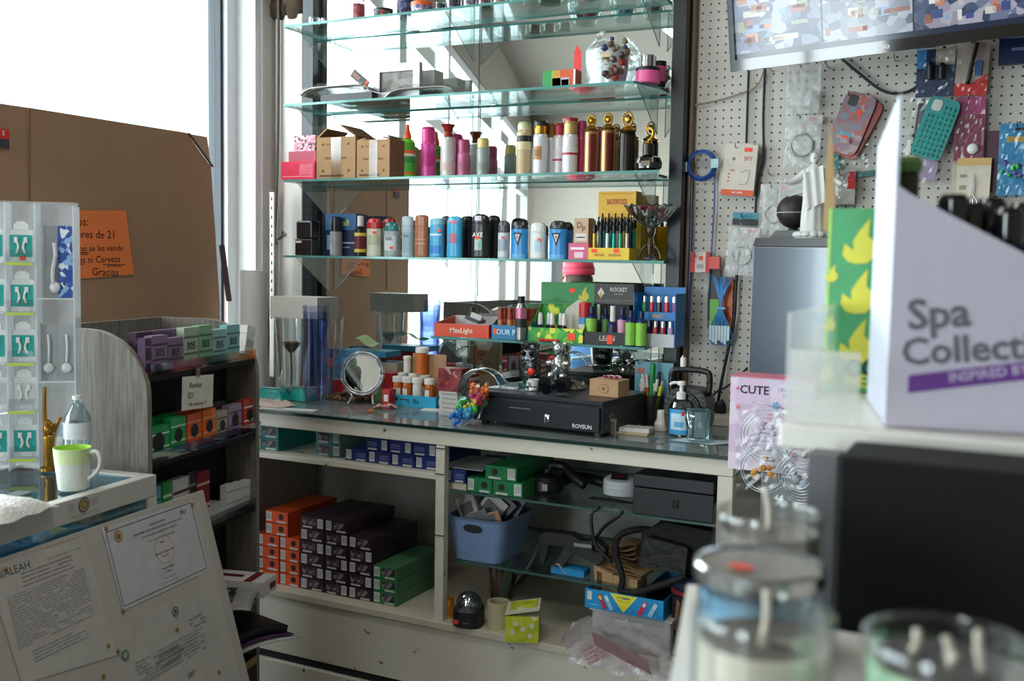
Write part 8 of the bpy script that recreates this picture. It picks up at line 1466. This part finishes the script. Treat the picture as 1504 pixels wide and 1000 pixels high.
# ---------------------------------------------------------------- a shopper seen only in the mirror
px_, py_ = -2.28, .62
t = T('person', 'person in a light blue shirt and pink-red cap, seen in the mirror', 'person', (px_, py_, 0), math.radians(-40)); t.scale = (.865,)*3
me = bpy.data.meshes.new('body'); J = [((0, 0, .92), .15), ((0, 0, 1.10), .14), ((0, 0, 1.28), .16), ((0, .0, 1.38), .09), ((0, -.03, 1.45), .055), ((0, -.06, 1.52), .085), ((0, -.08, 1.60), .08),
     ((-.17, 0, 1.33), .065), ((-.22, -.04, 1.08), .05), ((-.16, -.22, 1.00), .04), ((-.12, -.28, 1.01), .028), ((.17, 0, 1.33), .065), ((.22, -.04, 1.08), .05), ((.16, -.22, 1.00), .04), ((.12, -.28, 1.01), .028),
     ((-.09, 0, .86), .105), ((-.10, -.01, .48), .075), ((-.10, .02, .09), .05), ((-.10, -.12, .04), .035), ((.09, 0, .86), .105), ((.10, -.01, .48), .075), ((.10, .02, .09), .05), ((.10, -.12, .04), .035)]
E = [(0, 1), (1, 2), (2, 3), (3, 4), (4, 5), (5, 6), (2, 7), (7, 8), (8, 9), (9, 10), (2, 11), (11, 12), (12, 13), (13, 14), (0, 15), (15, 16), (16, 17), (17, 18), (0, 19), (19, 20), (20, 21), (21, 22)]
me.from_pydata([j[0] for j in J], E, []); me.materials.append(M('B88A70', .6)); me.update()
bo = bpy.data.objects.new('body', me); SC.collection.objects.link(bo); bo.parent = t
sk = bo.modifiers.new('skin', 'SKIN'); 
if not me.skin_vertices: me.attributes.new('skin', 'FLOAT_VECTOR', 'POINT') if False else None
for i, j in enumerate(J): me.skin_vertices[0].data[i].radius = (j[1], j[1]*.8); 
me.skin_vertices[0].data[0].use_root = True
ss = bo.modifiers.new('sub', 'SUBSURF'); ss.levels = 1; ss.render_levels = 2
SHB = M('6A9AD0', .8, 0, .05); JN = M('2A3450', .8)
b = MB(); b.lathe([(.20, .88), (.205, 1.0), (.195, 1.15), (.215, 1.28), (.17, 1.38), (.08, 1.43)], SHB, 28, sy=.72, cap=False)
for s_ in (-1, 1): b.tube([(s_*.15, 0, 1.35), (s_*.20, -.01, 1.25), (s_*.235, -.03, 1.10)], .075, SHB, 14, r2=.068)
b.build('shirt', t)
b = MB(); 
for s_ in (-1, 1): b.tube([(s_*.09, 0, .90), (s_*.10, -.01, .48), (s_*.10, .02, .08)], .125, JN, 16, r2=.08)
b.build('trousers', t)
b = MB(); RC = M('C83A50', .7); b.lathe([(.112, 1.60), (.115, 1.64), (.095, 1.70), (.05, 1.73), (0, 1.735)], RC, 24, c=(0, -.075, 0)); b.sheet(lambda u, v: ((u-.5)*.19*(1-.3*v), -.16-.09*v, 1.605-.02*v-.03*(2*u-1)**2), 8, 4, RC); b.build('cap', t, thick=.004)
b = MB(); b.blob((0, -.055, 1.56), (.098, .10, .075), M('3A2A20', .8), 16, .04); b.build('hair', t)
b = MB()
for s_ in (-1, 1): b.blob((s_*.032, -.160, 1.575), (.012, .006, .007), M('2A2020'), 8); b.blob((s_*.098, -.07, 1.56), (.012, .018, .028), M('B88A70', .6), 8)
b.blob((0, -.172, 1.55), (.013, .016, .02), M('B88A70', .6), 8); b.blob((0, -.160, 1.515), (.026, .006, .007), M('9A4A44'), 8); b.build('face', t)
for s_ in (-1, 1):
    b = MB(); SK = M('B88A70', .6); hx = s_*.12
    b.blob((hx, -.31, 1.01), (.036, .045, .016), SK, 12)
    for q in range(4): x = hx+(q-1.5)*.018; L_ = (.06, .07, .072, .055)[q]; b.tube([(x, -.34, 1.01), (x, -.34-L_*.6, 1.008), (x, -.34-L_, .995)], .0085, SK, 8, r2=.006)
    b.tube([(hx-s_*.03, -.30, 1.01), (hx-s_*.05, -.325, 1.01), (hx-s_*.052, -.35, 1.0)], .0095, SK, 8, r2=.007); b.build('hand', t)
